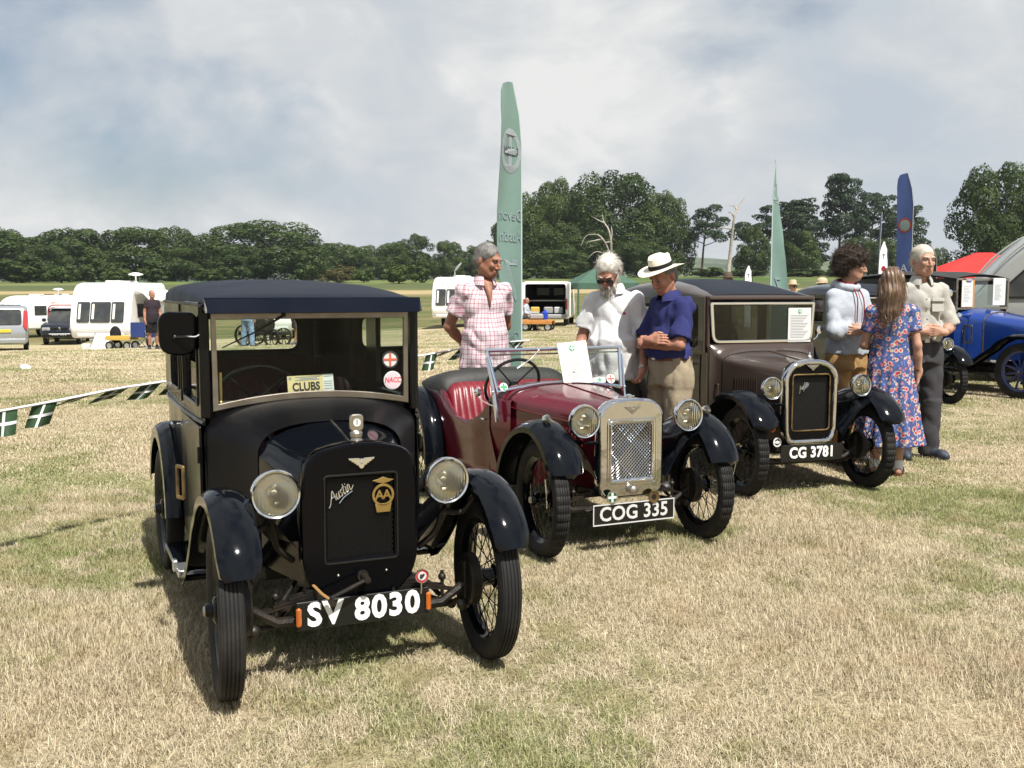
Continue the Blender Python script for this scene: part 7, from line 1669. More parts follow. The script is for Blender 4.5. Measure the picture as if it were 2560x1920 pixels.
def offroader():
    c = modern_car(150, 51, 'dark blue-black off-roader beside the big white caravan', 'off_road_car', 'car', R(14), rpoly([(0, .42), (-.06, .60), (-.02, .98), (.12, 1.06), (1.25, 1.16), (4.3, 1.16), (4.4, .5), (4.3, .40)], [.05, .08, .1, .1, .1, .1, .1, .05]), .88, 'suv_black', rpoly([(1.1, 1.10), (1.75, 1.74), (4.0, 1.78), (4.3, 1.1)], [.05, .15, .15, .05]))
    q = MB(); q.box((0, -.07, .52), (1.0, .03, .11), .01); o = q.build('number_plate', M['white_paint'], c); q = MB()
    for x in (-.36, -.25, -.14, .02, .13, .24): put(q, plate2d([rect(x, -.03, x + .07, .03)], .004), FRONT((0, -.09, .52)))
    q.build('blurred_lettering', M['ink_grey'], o, None)
    q = MB(); q.box((0, -.04, .48), (1.70, .10, .22), .05); q.build('bumper', M['plate_black'], c); q = MB(); q.box((0, -.03, .82), (.75, .05, .13), .02); q.build('grille', M['mesh_black'], c); q = MB(); q.lathe([(.001, -.07), (.06, -.065), (.06, -.03)], 12, (0, 0, .84), 'y'); q.build('emblem', M['chrome'], c)
    for s in (-1, 1): q = MB(); q.box((s * 1.0, 1.55, 1.22), (.20, .12, .18), .05); q.build('door_mirror', M['suv_black'], c)
    for s in (-1, 1): q = MB(); q.tube([(s * .72, 1.9, 1.84), (s * .72, 3.9, 1.86)], .025, 6); q.build('roof_bar', M['alu'], c)
offroader()
def silver_van():
    c = stand(8, 43, 'silver_van', 'silver people carrier seen from behind at the left edge', 'van', R(25)); b = MB(); hull(b, rpoly([(0, .32), (-.04, .75), (.02, 1.05), (.30, 1.85), (.6, 1.92), (3.4, 1.86), (4.2, 1.15), (4.8, 1.0), (4.8, .35)], [.05, .1, .1, .2, .2, .3, .2, .1, .05]), .95, .14, .06); b.build('body', M['silver'], c, 40)
    q = MB(); put(q, plate2d([rpoly(rect(-.72, .05, .72, .72), .12)], .03, .006), XF((0, -.0, 1.08), (1, 0, 0), (0, .30, .80))); q.build('rear_window', M['win_dark'], c)
    for s in (-1, 1):
        q = MB(); put(q, plate2d([rpoly([(-.09, -.10), (.06, -.30), (.10, .55), (-.04, .60)], .06)], .05, .01), XF((s * .86, .03, 1.15), (1, 0, 0), (0, .28, .8))); q.build('tail_lamp', M['tail_red'], c)
        for y in (.8, 3.9): road_wheel(c, s * .85, y, .32)
        q = MB(); q.box((s * .955, 1.9, 1.45), (.02, 2.2, .45), .02); q.build('side_window', M['win_dark'], c)
    q = MB(); q.box((.05, -.06, .86), (.52, .03, .14), .01); q.build('number_plate', M['plate_yellow'], c); q = MB(); q.box((0, -.06, .42), (1.8, .16, .26), .07); q.build('bumper', M['silver'], c)
silver_van()
def white_van():
    c = stand(1363, 45, 'white_van', 'white van with its rear doors open behind the tall banner', 'van', R(-7)); W, Hh, L = 1.0, 2.0, 4.6
    prof_o = rpoly(rect(-W, .35, W, Hh), [.06, .06, .18, .18]); prof_i = rpoly(rect(-W + .10, .55, W - .10, Hh - .12), [.03, .03, .12, .12])
    def ring(p, y): return [(x, y, z) for x, z in p]
    b = MB(); b.loft([ring(prof_o, L * .8), ring(prof_o, .02), ring(prof_o, 0), ring(prof_i, 0), ring(prof_i, .05), ring(prof_i, L * .75)], True, False, True); b.build('body', M['white_gel'], c, 40)
    nb = MB(); hull(nb, rpoly([(L * .78, .35), (L * .78, Hh), (L * .84, Hh - .05), (L, 1.15), (L + .7, .95), (L + .75, .4)], .1), W, .12, .05); nb.build('cab', M['white_gel'], c)
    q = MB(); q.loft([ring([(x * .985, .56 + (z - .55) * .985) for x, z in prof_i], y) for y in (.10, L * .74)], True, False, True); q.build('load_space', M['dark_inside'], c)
    for x in (-.4, .4): q = MB(); q.box((x, L * .72, 1.55), (.6, .03, .35), .03); q.build('bulkhead_window', M['off_white'], c)
    q = MB(); q.box((0, 1.0, 1.15), (1.7, .9, .05), .01); q.build('shelf', M['trim_grey'], c)
    for i, (x, m) in enumerate(((-.5, 'wood_yellow'), (.1, 'trim_grey'), (.55, 'awning_grey'))): q = MB(); q.box((x, .6, .72), (.4, .5, .30), .04); q.build('load_box', M[m], c)
    for s in (-1, 1):
        q = MB(); q.box((s * (W + .06), -.30, 1.2), (.06, .70, 1.5), .03, Matrix.Rotation(s * R(12), 3, 'Z')); o = q.build('rear_door', M['white_gel'], c); q = MB(); q.box((s * (W + .095), -.30, 1.55), (.02, .45, .45), .01, Matrix.Rotation(s * R(12), 3, 'Z')); q.build('door_window', M['win_dark'], o)
        q = MB(); q.box((s * .95, -.02, 1.0), (.10, .06, .45), .02); q.build('tail_lamp', M['tail_red'], c)
        for y in (.9, 4.2): road_wheel(c, s * .88, y, .33)
        q = MB(); q.box((s * 1.01, 2.2, 1.5), (.02, 1.6, .5), .01); q.build('side_window', M['win_dark'], c)
    q = MB(); q.box((0, -.06, .46), (1.9, .14, .2), .05); q.build('bumper', M['trim_grey'], c)
white_van()
def gazebo(px, d, label, m, w, eave, peak, rz, walls=False):
    c = stand(px, d, 'gazebo', label, 'gazebo', rz); h = w / 2; ap = (0, 0, peak)
    q = MB(); q.add([(-h, -h, eave), (h, -h, eave), (h, h, eave), (-h, h, eave), (-.25, 0, peak), (.25, 0, peak)], [(0, 1, 5, 4), (1, 2, 5), (2, 3, 4, 5), (3, 0, 4)]); q.build('canopy', M[m], c, 20)
    q = MB(); q.loft([[(-h, -h, z), (h, -h, z), (h, h, z), (-h, h, z)] for z in (eave - .28, eave - .002)], True); q.build('valance', M[m], c, 20)
    for x in (-1, 1):
        for y in (-1, 1): p = MB(); p.tube([(x * (h - .03), y * (h - .03), 0), (x * (h - .03), y * (h - .03), eave)], .04, 6); p.build('leg', M['canvas_green'] if m == 'canvas_green' else M['alu'], c)
    if walls: q = MB(); q.box((0, h - .05, eave / 2), (w - .2, .02, eave - .1)); q.build('back_wall', M[m], c)
    return c
gazebo(1500, 47, 'green gazebo right of the white van', 'canvas_green', 2.8, 1.85, 2.55, R(10))
gazebo(2452, 33, 'red gazebo in front of the big oak on the right', 'canvas_red', 3.4, 2.0, 2.68, R(-8), True)
def cart(px, d, label, m, w, l, z, group):
    c = stand(px, d, 'flat_cart', label, 'cart', R(80), group)
    for k in range(4): q = MB(); q.box((-w / 2 + (k + .5) * w / 4, 0, z), (w / 4 - .012, l, .05), .006); q.build('plank', M[m], c)
    for s in (-1, 1): q = MB(); q.box((s * w / 2, 0, z - .08), (.04, l, .12), .006); q.build('side_rail', M[m], c)
    for s in (-1, 1):
        for y in (-l * .36, l * .36): road_wheel(c, s * w * .42, y, .17, .09)
    return c
cart(1345, 41, 'orange flat cart beside the seated man, right of the tall banner', 'wood_orange', .9, 1.25, .42, 'flat carts')
cart(306, 38.5, 'yellow flat cart in front of the big caravan awning', 'wood_yellow', .7, 1.0, .52, 'flat carts')
def spoked(parent, x, y, r, m, n=10, w=.05):
    b = MB(); b.lathe([(r, -w), (r, w), (r * .90, w), (r * .90, -w)], 28, axis='x', loop=True)
    for k in range(n): a = 2 * math.pi * k / n; b.tube([(0, .05 * math.cos(a), .05 * math.sin(a)), (0, r * .92 * math.cos(a), r * .92 * math.sin(a))], .014, 5)
    b.lathe([(.001, -.06), (.06, -.06), (.06, .06), (.001, .06)], 12, axis='x'); o = b.build('wheel', M[m], parent); o.location = (x, y, r); return o
def old_engine(px, d, label, rz, m, s=1.0):
    c = stand(px, d, 'stationary_engine', label, 'engine', rz, 'old farm engines on wheels')
    for x in (-.38, .38):
        spoked(c, x * s, -.55 * s, .30 * s, m); spoked(c, x * s, .55 * s, .36 * s, m)
    q = MB(); q.box((0, 0, .42 * s), (.62 * s, 1.7 * s, .12 * s), .02); q.build('frame', M['chassis'], c); q = MB(); q.box((0, .1 * s, .70 * s), (.46 * s, .75 * s, .5 * s), .06); q.build('engine_block', M['chassis'] if m == 'chassis' else M['maroon_low'], c)
    q = MB(); q.lathe([(.14 * s, .9 * s), (.14 * s, 1.2 * s), (.05 * s, 1.25 * s)], 14, (0, .15 * s, 0), 'z', False, True); q.build('water_hopper', M['chassis'], c); q = MB(); q.lathe([(.34 * s, -.03), (.34 * s, .03), (.28 * s, .03), (.28 * s, -.03)], 24, (.30 * s, .1 * s, .72 * s), 'x', loop=True); q.build('flywheel', M[m], c); q = MB(); q.tube([(0, -.3 * s, .95 * s), (0, -.35 * s, 1.3 * s)], .03, 8); q.build('exhaust_pipe', M['chassis'], c)
old_engine(660, 33.5, 'old dark engine on spoked wheels, seen through the black saloon rear window', R(70), 'chassis', .95)
old_engine(1268, 41.5, 'small red-wheeled engine left of the tall banner foot', R(75), 'louvre_red', .8)
def fold_chair(px, d, label, rz):
    c = stand(px, d, 'folding_chair', label, 'chair', rz, 'folding camp chairs')
    q = MB(); q.loft([[(x, -.22, .45), (x, 0, .42), (x, .22, .44)] for x in (-.25, 0, .25)], False); q.build('seat', M['blue_cloth'], c); q = MB(); q.loft([[(x, .22, .44), (x, .30, .70), (x, .34, .95)] for x in (-.25, 0, .25)], False); q.build('backrest', M['blue_cloth'], c)
    for x in (-.26, .26):
        for a, b_ in (((x, -.25, 0), (x, .25, .46)), ((x, .25, 0), (x, -.25, .46))): p = MB(); p.tube([a, b_], .014, 6); p.build('leg', M['trim_grey'], c)
        p = MB(); p.tube([(x, -.25, .62), (x, .30, .64)], .02, 6); p.build('armrest', M['trim_grey'], c)
fold_chair(345, 36.5, 'blue folding chair left of the man in shorts', R(20)); fold_chair(366, 38, 'blue folding chair behind the man in shorts', R(-30))
# bits and pieces by the big caravan
def litter():
    b = MB(); rs = np.random.default_rng(4); p = gx(58, 19.2); b.loft([[(.09 * r * math.cos(a) * (1 + .25 * math.sin(3 * a)), .07 * r * math.sin(a), z) for a in np.linspace(0, 6.283, 12, False)] for r, z in ((1, 0), (1.1, .03), (.8, .07), (.3, .09))], True, True, True); o = b.build('plastic_bag', M['white_gel'], None, 60); o.location = p; tag(o, 'crumpled white plastic bag lying on the grass at far left', 'bag')
    b = MB(); b.loft([[(x, y, z) for x in (-.30, 0, .30)] for y, z in ((-.5, .02), (-.25, .18), (.0, .42), (.2, .62))], False); b.loft([[(x, y + .03, z + .01) for x in (-.30, 0, .30)] for y, z in ((-.5, .02), (-.25, .18), (.0, .42), (.2, .62))], False); o = b.build('white_sheet', M['white_gel'], None, 60); o.location = gx(254, 39); tag(o, 'white sheet sloping to the ground before the big caravan', 'sheet')
    b = MB(); b.box((0, 0, .14), (.34, .30, .28), .04); o = b.build('water_carrier', M['off_white'], None); o.location = gx(216, 39.3); tag(o, 'pale water carrier under the big caravan hitch', 'container')
    b = MB(); b.ball((0, 0, .33), (.22, .15, .33), 12, 10); b.box((0, -.14, .25), (.24, .08, .24), .04); o = b.build('backpack', M['black_cloth'], None, 60); o.location = gx(289, 38.4) + Vector((0, 0, .25)); tag(o, 'dark rucksack beside the yellow cart', 'bag')
    b = MB(); b.lathe([(.12, 0), (.13, .05), (.13, .28), (.05, .34), (.05, .38)], 16, cap0=True, cap1=True); o = b.build('blue_drum', M['blue_plastic'], None); o.location = gx(1362, 41) + Vector((0, 0, .45)); tag(o, 'small blue drum on the orange cart', 'drum')
    b = MB(); b.box((0, 0, .13), (.55, .45, .22), .05); b.box((-.05, 0, .27), (.3, .4, .1), .03); o = b.build('tool_crate', M['trim_grey'], None); o.location = gx(1341, 41) + Vector((0, 0, .45)); tag(o, 'grey tool crate on the orange cart', 'crate')
    for px, lab in ((2016, 'wooden box post standing by the pines'),): b = MB(); b.box((0, 0, .5), (.5, .4, 1.6), .03); o = b.build('wooden_post', M['wood_orange'], None); o.location = gx(1988, 60); tag(o, lab, 'post')
litter()
# ------------------------------------------------------------------ the blue tourer, the dark saloon and the grey van on the right
car_box('vintage_dark_saloon', 'near-black vintage saloon behind the woman and the white-haired man', (5.24, 13.1, 0), R(14), 'navy_paint', None, False)
def car_blue():
    yaw = R(30); c = thing('vintage_tourer', 'blue vintage tourer with blue spoked wheels at the right edge', 'car', (7.50, 14.16, 0), yaw, 'vintage cars on show')
    ay, ry, hw = 0, 2.75, .66
    for s in (-1, 1):
        for y in (ay, ry): add_wheel(c, 'wood', s * hw, y, .38, s, Rw=.38, tw=.12, rimr=.28, paint='blue_wheel', wood=True)
    under(c, ay, ry, hw - .04)
    b = MB()
    for s in (-1, 1): b.loft([[(s * (x - .04), y, .42), (s * x, y, .55), (s * (x + .01), y, .85), (s * x, y, zt), (s * (x - .02), y, zt + .01), (s * (x - .05), y, zt - .02)] for x, y, zt in ((.50, .95, 1.12), (.58, 1.15, 1.10), (.62, 1.5, 1.08), (.64, 2.0, 1.08), (.63, 2.6, 1.08), (.58, 3.1, 1.08), (.45, 3.4, 1.05))], False)
    b.loft([[(x, 3.4 + .04 * (1 - (x / .45) ** 2), z) for x in np.linspace(-.45, .45, 9)] for z in (.42, .8, 1.05)], False); b.build('body', M['blue_paint'], c, 40)
    q = MB(); q.loft([arch(lerp(.27, .40, t), .50, lerp(.88, 1.02, t), lerp(1.06, 1.16, t), lerp(.06, .78, t), 2.3) for t in (0, .33, .66, 1)], False); q.build('bonnet', M['blue_paint'], c, 45)
    q = MB(); q.loft([arch(lerp(.405, .60, t), .45, lerp(1.02, 1.06, t), lerp(1.165, 1.22, t), lerp(.785, 1.12, t), 2.3) for t in (0, .3, .6, 1)], False); q.build('scuttle', M['blue_paint'], c, 45)
    e = arch(.404, .50, 1.021, 1.164, .782, 2.3); q = MB(); q.tube(e, .008, 6); q.build('bonnet_edge', M['brass_old'], c)
    q = MB(); put(q, plate2d([rpoly(rect(-.29, .45, .29, 1.10), .08)], .08, .015), FRONT((0, .03, 0))); q.build('radiator_shell', M['nickel'], c)
    for s in (-1, 1):
        fp = arc_path(ay, .38, .46, .48, 25, 90, 8) + arc_path(ay, .38, .48, .52, 97, 145, 6) + [(.62, .55), (.80, .42), (.95, .36)]
        wing(fp, s * .54, s * .76, dome=.03, lip=.04).build('front_wing', M['gloss_black'], c, 40); wing(arc_path(ry, .38, .50, .50, 0, 165, 16), s * .56, s * .77, dome=.03, lip=.04).build('rear_wing', M['gloss_black'], c, 40)
        q = MB(); q.box((s * .68, 1.6, .36), (.22, 1.4, .03), .008); q.build('running_board', M['gloss_black'], c); headlamp(c, (s * .40, -.16, .92), .11, False, .13)
        q = MB(); put(q, plate2d([rpoly(rect(.86, .72, 1.00, .98), .01), rpoly(rect(.88, .74, .98, .96), .006)[::-1]], .014, .003), SIDE(s * .545)); q.build('vent_frame', M['nickel'], c)
        q = MB(); q.lathe([(.001, -.05), (.045, -.045), (.06, -.02), (.058, .0), (.03, .05), (.001, .055)], 18, (s * .60, 1.06, 1.10), 'y'); q.build('side_lamp', M['chrome'], c)
        d = MB(); put(d, plate2d([rpoly(rect(1.22, .50, 1.85, 1.07), .03)], .012, .003), SIDE(s * .628)); o = d.build('door', M['blue_paint'], c); h = MB(); h.tube([(s * .63, 1.30, 1.0), (s * .68, 1.30, 1.0), (s * .685, 1.38, 1.0)], .010, 8); h.build('door_handle', M['chrome'], o)
        f = MB(); put(f, plate2d([rect(1.13, 1.08, 3.1, 1.65), rpoly(rect(1.22, 1.14, 1.75, 1.57), .03)[::-1], rpoly(rect(1.95, 1.14, 2.6, 1.57), .03)[::-1]], .03, .004), SIDE(s * .60)); o = f.build('side_screen', M['hood_cloth'], c)
        for y0, y1 in ((1.22, 1.75), (1.95, 2.6)): pane(o, 'side_window', [rpoly(rect(y0, 1.14, y1, 1.57), .03)], SIDE(s * .60))
    q = MB(); q.loft([[(x, y, z + .06 * (1 - (x / .63) ** 2)) for x in np.linspace(-.63, .63, 9)] for y, z in ((1.10, 1.65), (1.5, 1.70), (2.4, 1.72), (3.2, 1.66), (3.42, 1.45), (3.45, 1.05))], False); q.loft([[(x, y, z - .02 + .06 * (1 - (x / .63) ** 2)) for x in np.linspace(-.63, .63, 9)] for y, z in ((1.10, 1.65), (1.5, 1.70), (2.4, 1.72), (3.2, 1.66), (3.42, 1.45))], False); q.build('hood', M['hood_cloth'], c, 50)
    og = rect(-.60, 1.20, .60, 1.65); ig = rect(-.575, 1.225, .575, 1.625); q = MB(); put(q, plate2d([og, ig[::-1]], .02, .003), FRONT((0, 1.10, 0))); wo = q.build('windscreen_frame', M['nickel'], c); pane(wo, 'windscreen', [ig], FRONT((0, 1.103, 0)))
    for x, z, nm, bd in ((-.40, 1.43, 'clipboard', True), (.32, 1.46, 'show_notice', False)):
        X = FRONT((x, 1.06, z)); q = MB(); put(q, plate2d([rect(-.145, -.20, .145, .20)], .006), X); o = q.build(nm, M['wood_orange'] if bd else M['paper'], c, None)
        if bd: q = MB(); put(q, plate2d([rect(-.145, -.19, .10, .19)], .003), X @ Matrix.Translation((0, 0, .006))); q.build('sheet', M['paper'], o, None); q = MB(); q.box((x, 1.05, z + .20), (.12, .03, .05), .01); q.build('clip', M['chrome'], o)
        q = MB()
        for k in range(11): put(q, plate2d([rect(-.11, .10 - k * .022, .06 - (k * 3 % 4) * .02, .104 - k * .022)], .001), X @ Matrix.Translation((0, 0, .009)))
        q.build('small_print', M['ink_grey'], o, None)
    q = MB(); q.lathe([(.001, -.02), (.05, -.015), (.055, .0), (.02, .04), (.001, .045)], 18, (-.82, 1.05, 1.44), 'y'); o = q.build('door_mirror', M['chrome'], c); q = MB(); q.tube([(-.82, 1.08, 1.44), (-.70, 1.09, 1.46), (-.61, 1.10, 1.46)], .010, 6); q.build('mirror_arm', M['chrome'], o)
    seat(c, (0, 1.55, .55), 1.05, .45, .4, M['plate_black'], 10, 'front_seat', .60, .10); steering_wheel(c, (-.28, 1.45, 1.22), .2, R(-55))
car_blue()
def grey_van():
    c = stand(2379, 17.4, 'classic_van', 'tall grey classic van with curved roof at the right edge', 'van', R(-108))
    prof = rpoly([(-.05, .4), (-.10, .95), (.12, 1.28), (.70, 2.02), (1.35, 2.55), (2.6, 2.78), (4.6, 2.70), (4.8, 2.3), (4.8, .4)], [.1, .15, .2, .35, .5, .5, .3, .3, .1], 5)
    b = MB(); hull(b, prof, .95, .22, .10); b.build('body', M['van_grey'], c, 40)
    for s in (-1, 1):
        q = MB(); put(q, plate2d([rpoly([(.52, 1.38), (1.75, 1.38), (1.75, 2.02), (1.20, 2.02)], .06)], .02, .004), SIDE(s * .955)); o = q.build('cab_window', M['win_dark'], c); q = MB(); q.tube([(s * .97, y, z) for y, z in rpoly([(.50, 1.36), (1.77, 1.36), (1.77, 2.04), (1.18, 2.04)], .07)], .014, 6, closed=True); q.build('window_rubber', M['plate_black'], o)
        q = MB(); put(q, plate2d([rpoly(rect(1.95, 1.38, 4.2, 2.02), .08)], .02, .004), SIDE(s * .955)); q.build('rear_side_window', M['win_dark'], c)
        q = MB(); q.tube(cat([(s * .93, .34, 1.56), (s * .93, .80, 2.12), (s * .92, 1.45, 2.50), (s * .90, 2.6, 2.66), (s * .90, 4.5, 2.60)], 5), .022, 6); q.build('gutter', M['van_grey'], c)
        for y in (.7, 3.8): road_wheel(c, s * .82, y, .33)
grey_van()

# ------------------------------------------------------------------ feather banners
M['banner_green'] = mat('banner_green', (.155, .245, .212), .7, col2=(.14, .222, .192)); M['banner_print'] = mat('banner_print', (.40, .50, .50), .7); M['banner_ring'] = mat('banner_ring', (.50, .55, .58), .7); M['banner_ink'] = mat('banner_ink', (.06, .10, .10), .7); M['banner_blue'] = mat('banner_blue', (.05, .09, .26), .7, col2=(.045, .08, .23)); M['banner_white'] = mat('banner_white', (.72, .72, .74), .7)
def banner(label, px, d, top_z, width, ang, m, art, edge=None, zb=.55, lean=0.0, prof=None, twist=0.0, bend=.42):
    """sail of width(v) along a pole bent over at the top; art = [(text, v, size, material, mirrored)]; ang: heading of the sail away from the pole"""
    g = gx(px, d); c = thing('feather_banner', label, 'banner', g, 0, 'feather banners'); Hh = top_z - g.z
    prof = prof or [(0, .10), (.06, .45), (.16, .75), (.45, 1.0), (.72, 1.0), (.84, 1.0), (.93, .86), (.98, .66), (1, .48)]
    def W(v): return width * interp(v, [p[0] for p in prof], [p[1] for p in prof])
    def pole(v): return Vector((lean * v * v + bend * width * math.cos(ang) * max((v - .80) / .2, 0) ** 2, bend * width * math.sin(ang) * max((v - .80) / .2, 0) ** 2, zb + (Hh - zb) * v))
    def Pt(u, v):
        a = ang + twist * (v - .5); dr = Vector((math.cos(a), math.sin(a), 0)); nr = Vector((math.sin(a), -math.cos(a), 0)); w = W(v)
        return pole(v) + dr * (u * w) + nr * (.06 * width * math.sin(u * 3.0 + v * 9) * u) + Vector((0, 0, -.10 * width * u * u * max(v - .8, 0) * 5))
    q = MB(); n, k = 40, 8; q.loft([[tuple(Pt(j / k, i / n)) for j in range(k + 1)] for i in range(n + 1)], False); q.loft([[tuple(Pt(j / k, i / n) + Vector((math.sin(ang), -math.cos(ang), 0)) * -.003) for j in range(k + 1)] for i in range(n + 1)], False); s = q.build('sail', M[m], c, 60, False)
    p = MB(); p.tube([(0, 0, 0)] + [tuple(pole(v)) for v in np.linspace(0, 1, 12)] , [.016] + list(np.linspace(.014, .005, 12)), 8); p.build('pole', M['banner_print' if m == 'banner_green' else 'trim_grey'], c)
    def stamp(vf, v0, u0, mm, nm, mirror, rot=False, off=.006):
        vs, fs = vf; out = []
        for x, y, z in vs:
            if rot: x, y = -y, x
            if mirror: x = -x
            v = v0 + y / (Hh - zb); a = ang + twist * (v - .5); nr = Vector((math.sin(a), -math.cos(a), 0))
            sgn = 1 if math.cos(a) >= 0 else -1
            u = u0 + sgn * x / max(W(v), .05); w = Pt(u, v); out.append(tuple(w + nr * (off if nr.y < 0 else -off)))
        b = MB(); b.add(out, fs); b.build(nm, M[mm], s, None, False)
    for a_ in art:
        if a_[0] == 'ring': stamp(plate2d([circ(0, 0, a_[2], 32), circ(0, 0, a_[2] * .70, 32)[::-1]], .0005), a_[1], a_[3], a_[4], 'emblem_ring', False)
        elif a_[0] == 'disc': stamp(plate2d([circ(0, 0, a_[2], 28)], .0005), a_[1], a_[3], a_[4], 'emblem_disc', False, off=a_[5] if len(a_) > 5 else .008)
        elif a_[0] == 'bar': r = a_[2]; stamp(plate2d([rect(-r, -r * .6, r, r * .6)], .0005), a_[1], a_[3], a_[4], 'panel', False)
        elif a_[0] == 'cross': r = a_[2]; w = r * .22; stamp(plate2d([[(-w, -r), (w, -r), (w, -w), (r, -w), (r, w), (w, w), (w, r), (-w, r), (-w, w), (-r, w), (-r, -w), (-w, -w)]], .0005), a_[1], a_[3], a_[4], 'emblem_cross', False)
        else: stamp(text2d(a_[0], a_[2], .0005, .0015), a_[1], a_[3], a_[4], 'lettering', a_[5] if len(a_) > 5 else False, off=.010)
    if edge:
        q = MB(); q.tube([tuple(Pt(1, i / 40)) for i in range(41)], width * .06, 6); q.build('border', M[edge], s, 60); q = MB(); q.tube([tuple(Pt(0, i / 40)) for i in range(41)], width * .05, 6); q.build('pole_sleeve', M[edge], s, 60)
    return c
AW = math.pi + R(62)
banner('tall green feather banner with pale lettering beside the checked-shirt man', 1303, 9.85, 3.40, .44, AW, 'banner_green', [('ring', .795, .205, .50, 'banner_ring'), ('cross', .795, .150, .50, 'banner_ring'), ('DEVON', .795, .085, .50, 'banner_ink', True), ('Devon', .600, .150, .50, 'banner_print', True), ('Austin', .535, .150, .50, 'banner_print', True), ('7', .395, .56, .50, 'banner_print', True), ('Club', .225, .140, .52, 'banner_print', True)], zb=.35)
banner('second green feather banner, twisted, above the brown saloon roof', 1924, 16.0, 3.52, .85, R(42), 'banner_green', [('Club', .17, .20, .50, 'banner_print', True), ('7', .34, .4, .45, 'banner_print', True), ('ring', .82, .15, .5, 'banner_ring')], zb=.5, prof=[(0, .9), (.14, 1.0), (.35, .50), (.55, .32), (.8, .30), (.92, .25), (1, .10)], twist=R(30), bend=.08)
banner('blue feather banner behind the white-haired man', 2272, 18.0, 3.52, .30, math.pi - R(50), 'banner_blue', [('ring', .70, .13, .5, 'sticker_red'), ('disc', .70, .10, .5, 'banner_print'), ('A', .45, .20, .45, 'banner_white', False)], zb=.5)
banner('thin blue feather banner seen edge-on, left of the white-haired man', 2188, 19.0, 2.92, .22, R(74), 'banner_blue', [], zb=.3, lean=.06)
banner('white banner with black border lettered T, red dot, R, B, behind the floral dress', 2190, 24.0, 2.62, .30, R(25), 'banner_white', [('T', .83, .16, .5, 'banner_ink'), ('disc', .70, .065, .5, 'crimson'), ('R', .57, .16, .5, 'banner_ink'), ('B', .44, .16, .5, 'banner_ink')], 'plate_black', zb=.5, prof=[(0, 1.), (.5, 1.0), (.80, 1.0), (.92, .85), (1, .30)])
banner('small white banner lettered T with red dot beyond the brown saloon roof', 1858, 30.0, 2.20, .28, R(25), 'banner_white', [('T', .83, .16, .5, 'banner_ink'), ('disc', .70, .065, .5, 'crimson'), ('R', .57, .16, .5, 'banner_ink'), ('B', .44, .16, .5, 'banner_ink')], 'plate_black', zb=.4, prof=[(0, 1.), (.5, 1.0), (.80, 1.0), (.92, .85), (1, .30)])
banner('black feather banner with round crest and red panel, left of the red gazebo', 2335, 27.0, 2.68, .42, math.pi - R(20), 'plate_black', [('disc', .74, .12, .45, 'banner_print'), ('disc', .74, .09, .45, 'blue_plastic', .012), ('bar', .55, .11, .45, 'crimson')], zb=.4)

# ------------------------------------------------------------------ bunting
def bunting():
    c = thing('bunting', 'string of green flags with white crosses tied to the tall banner, behind the cars', 'bunting', (0, 0, 0)); A = Vector((-2.35, 5.97, .90)); dr = Vector((.54, .84, 0)).normalized()
    gm = mat('flag_green', (.030, .075, .030), .7, col2=(.025, .062, .026)); wm = M['banner_white']
    def S(t): return A + dr * t + Vector((0, 0, .018 * t + .02 * math.sin(t * 1.9) - (.05 if t < .0 else 0) * min(-t, 1) * .8))
    q = MB(); q.tube([tuple(S(t)) for t in np.linspace(-1.6, 4.65, 60)], .007, 6); q.build('string', wm, c, 60)
    rs = random.Random(3); t = -1.45
    while t < 4.5:
        w, h = .155, .135; sw = rs.uniform(.1, 1.25); fl = rs.uniform(-.6, .9); back = Vector((-.85, -.25, 0))
        def F(u, v): b = S(t + u * w); k = v * h; return b + Vector((0, 0, -1)) * (k * math.cos(sw)) + back * (k * math.sin(sw)) + Vector((.3, -.9, 0)) * (.045 * math.sin(u * 5 + fl * 6) * v) - Vector((0, 0, .006))
        f = MB(); f.loft([[tuple(F(i / 8, j / 8)) for i in range(9)] for j in range(9)], False); o = f.build('flag', gm, c, 60, False)
        x = MB(); e = Vector((.10, -.20, -.02)) * .012
        for sgn in (1, -1):
            x.loft([[tuple(F(.5 + s_ * .055, j / 8) + e * sgn) for s_ in (-1, 1)] for j in range(9)], False); x.loft([[tuple(F(i / 8, .5 + s_ * .065) + e * sgn) for s_ in (-1, 1)] for i in range(9)], False)
        x.build('cross', wm, o, 60, False)
        t += .235
bunting()

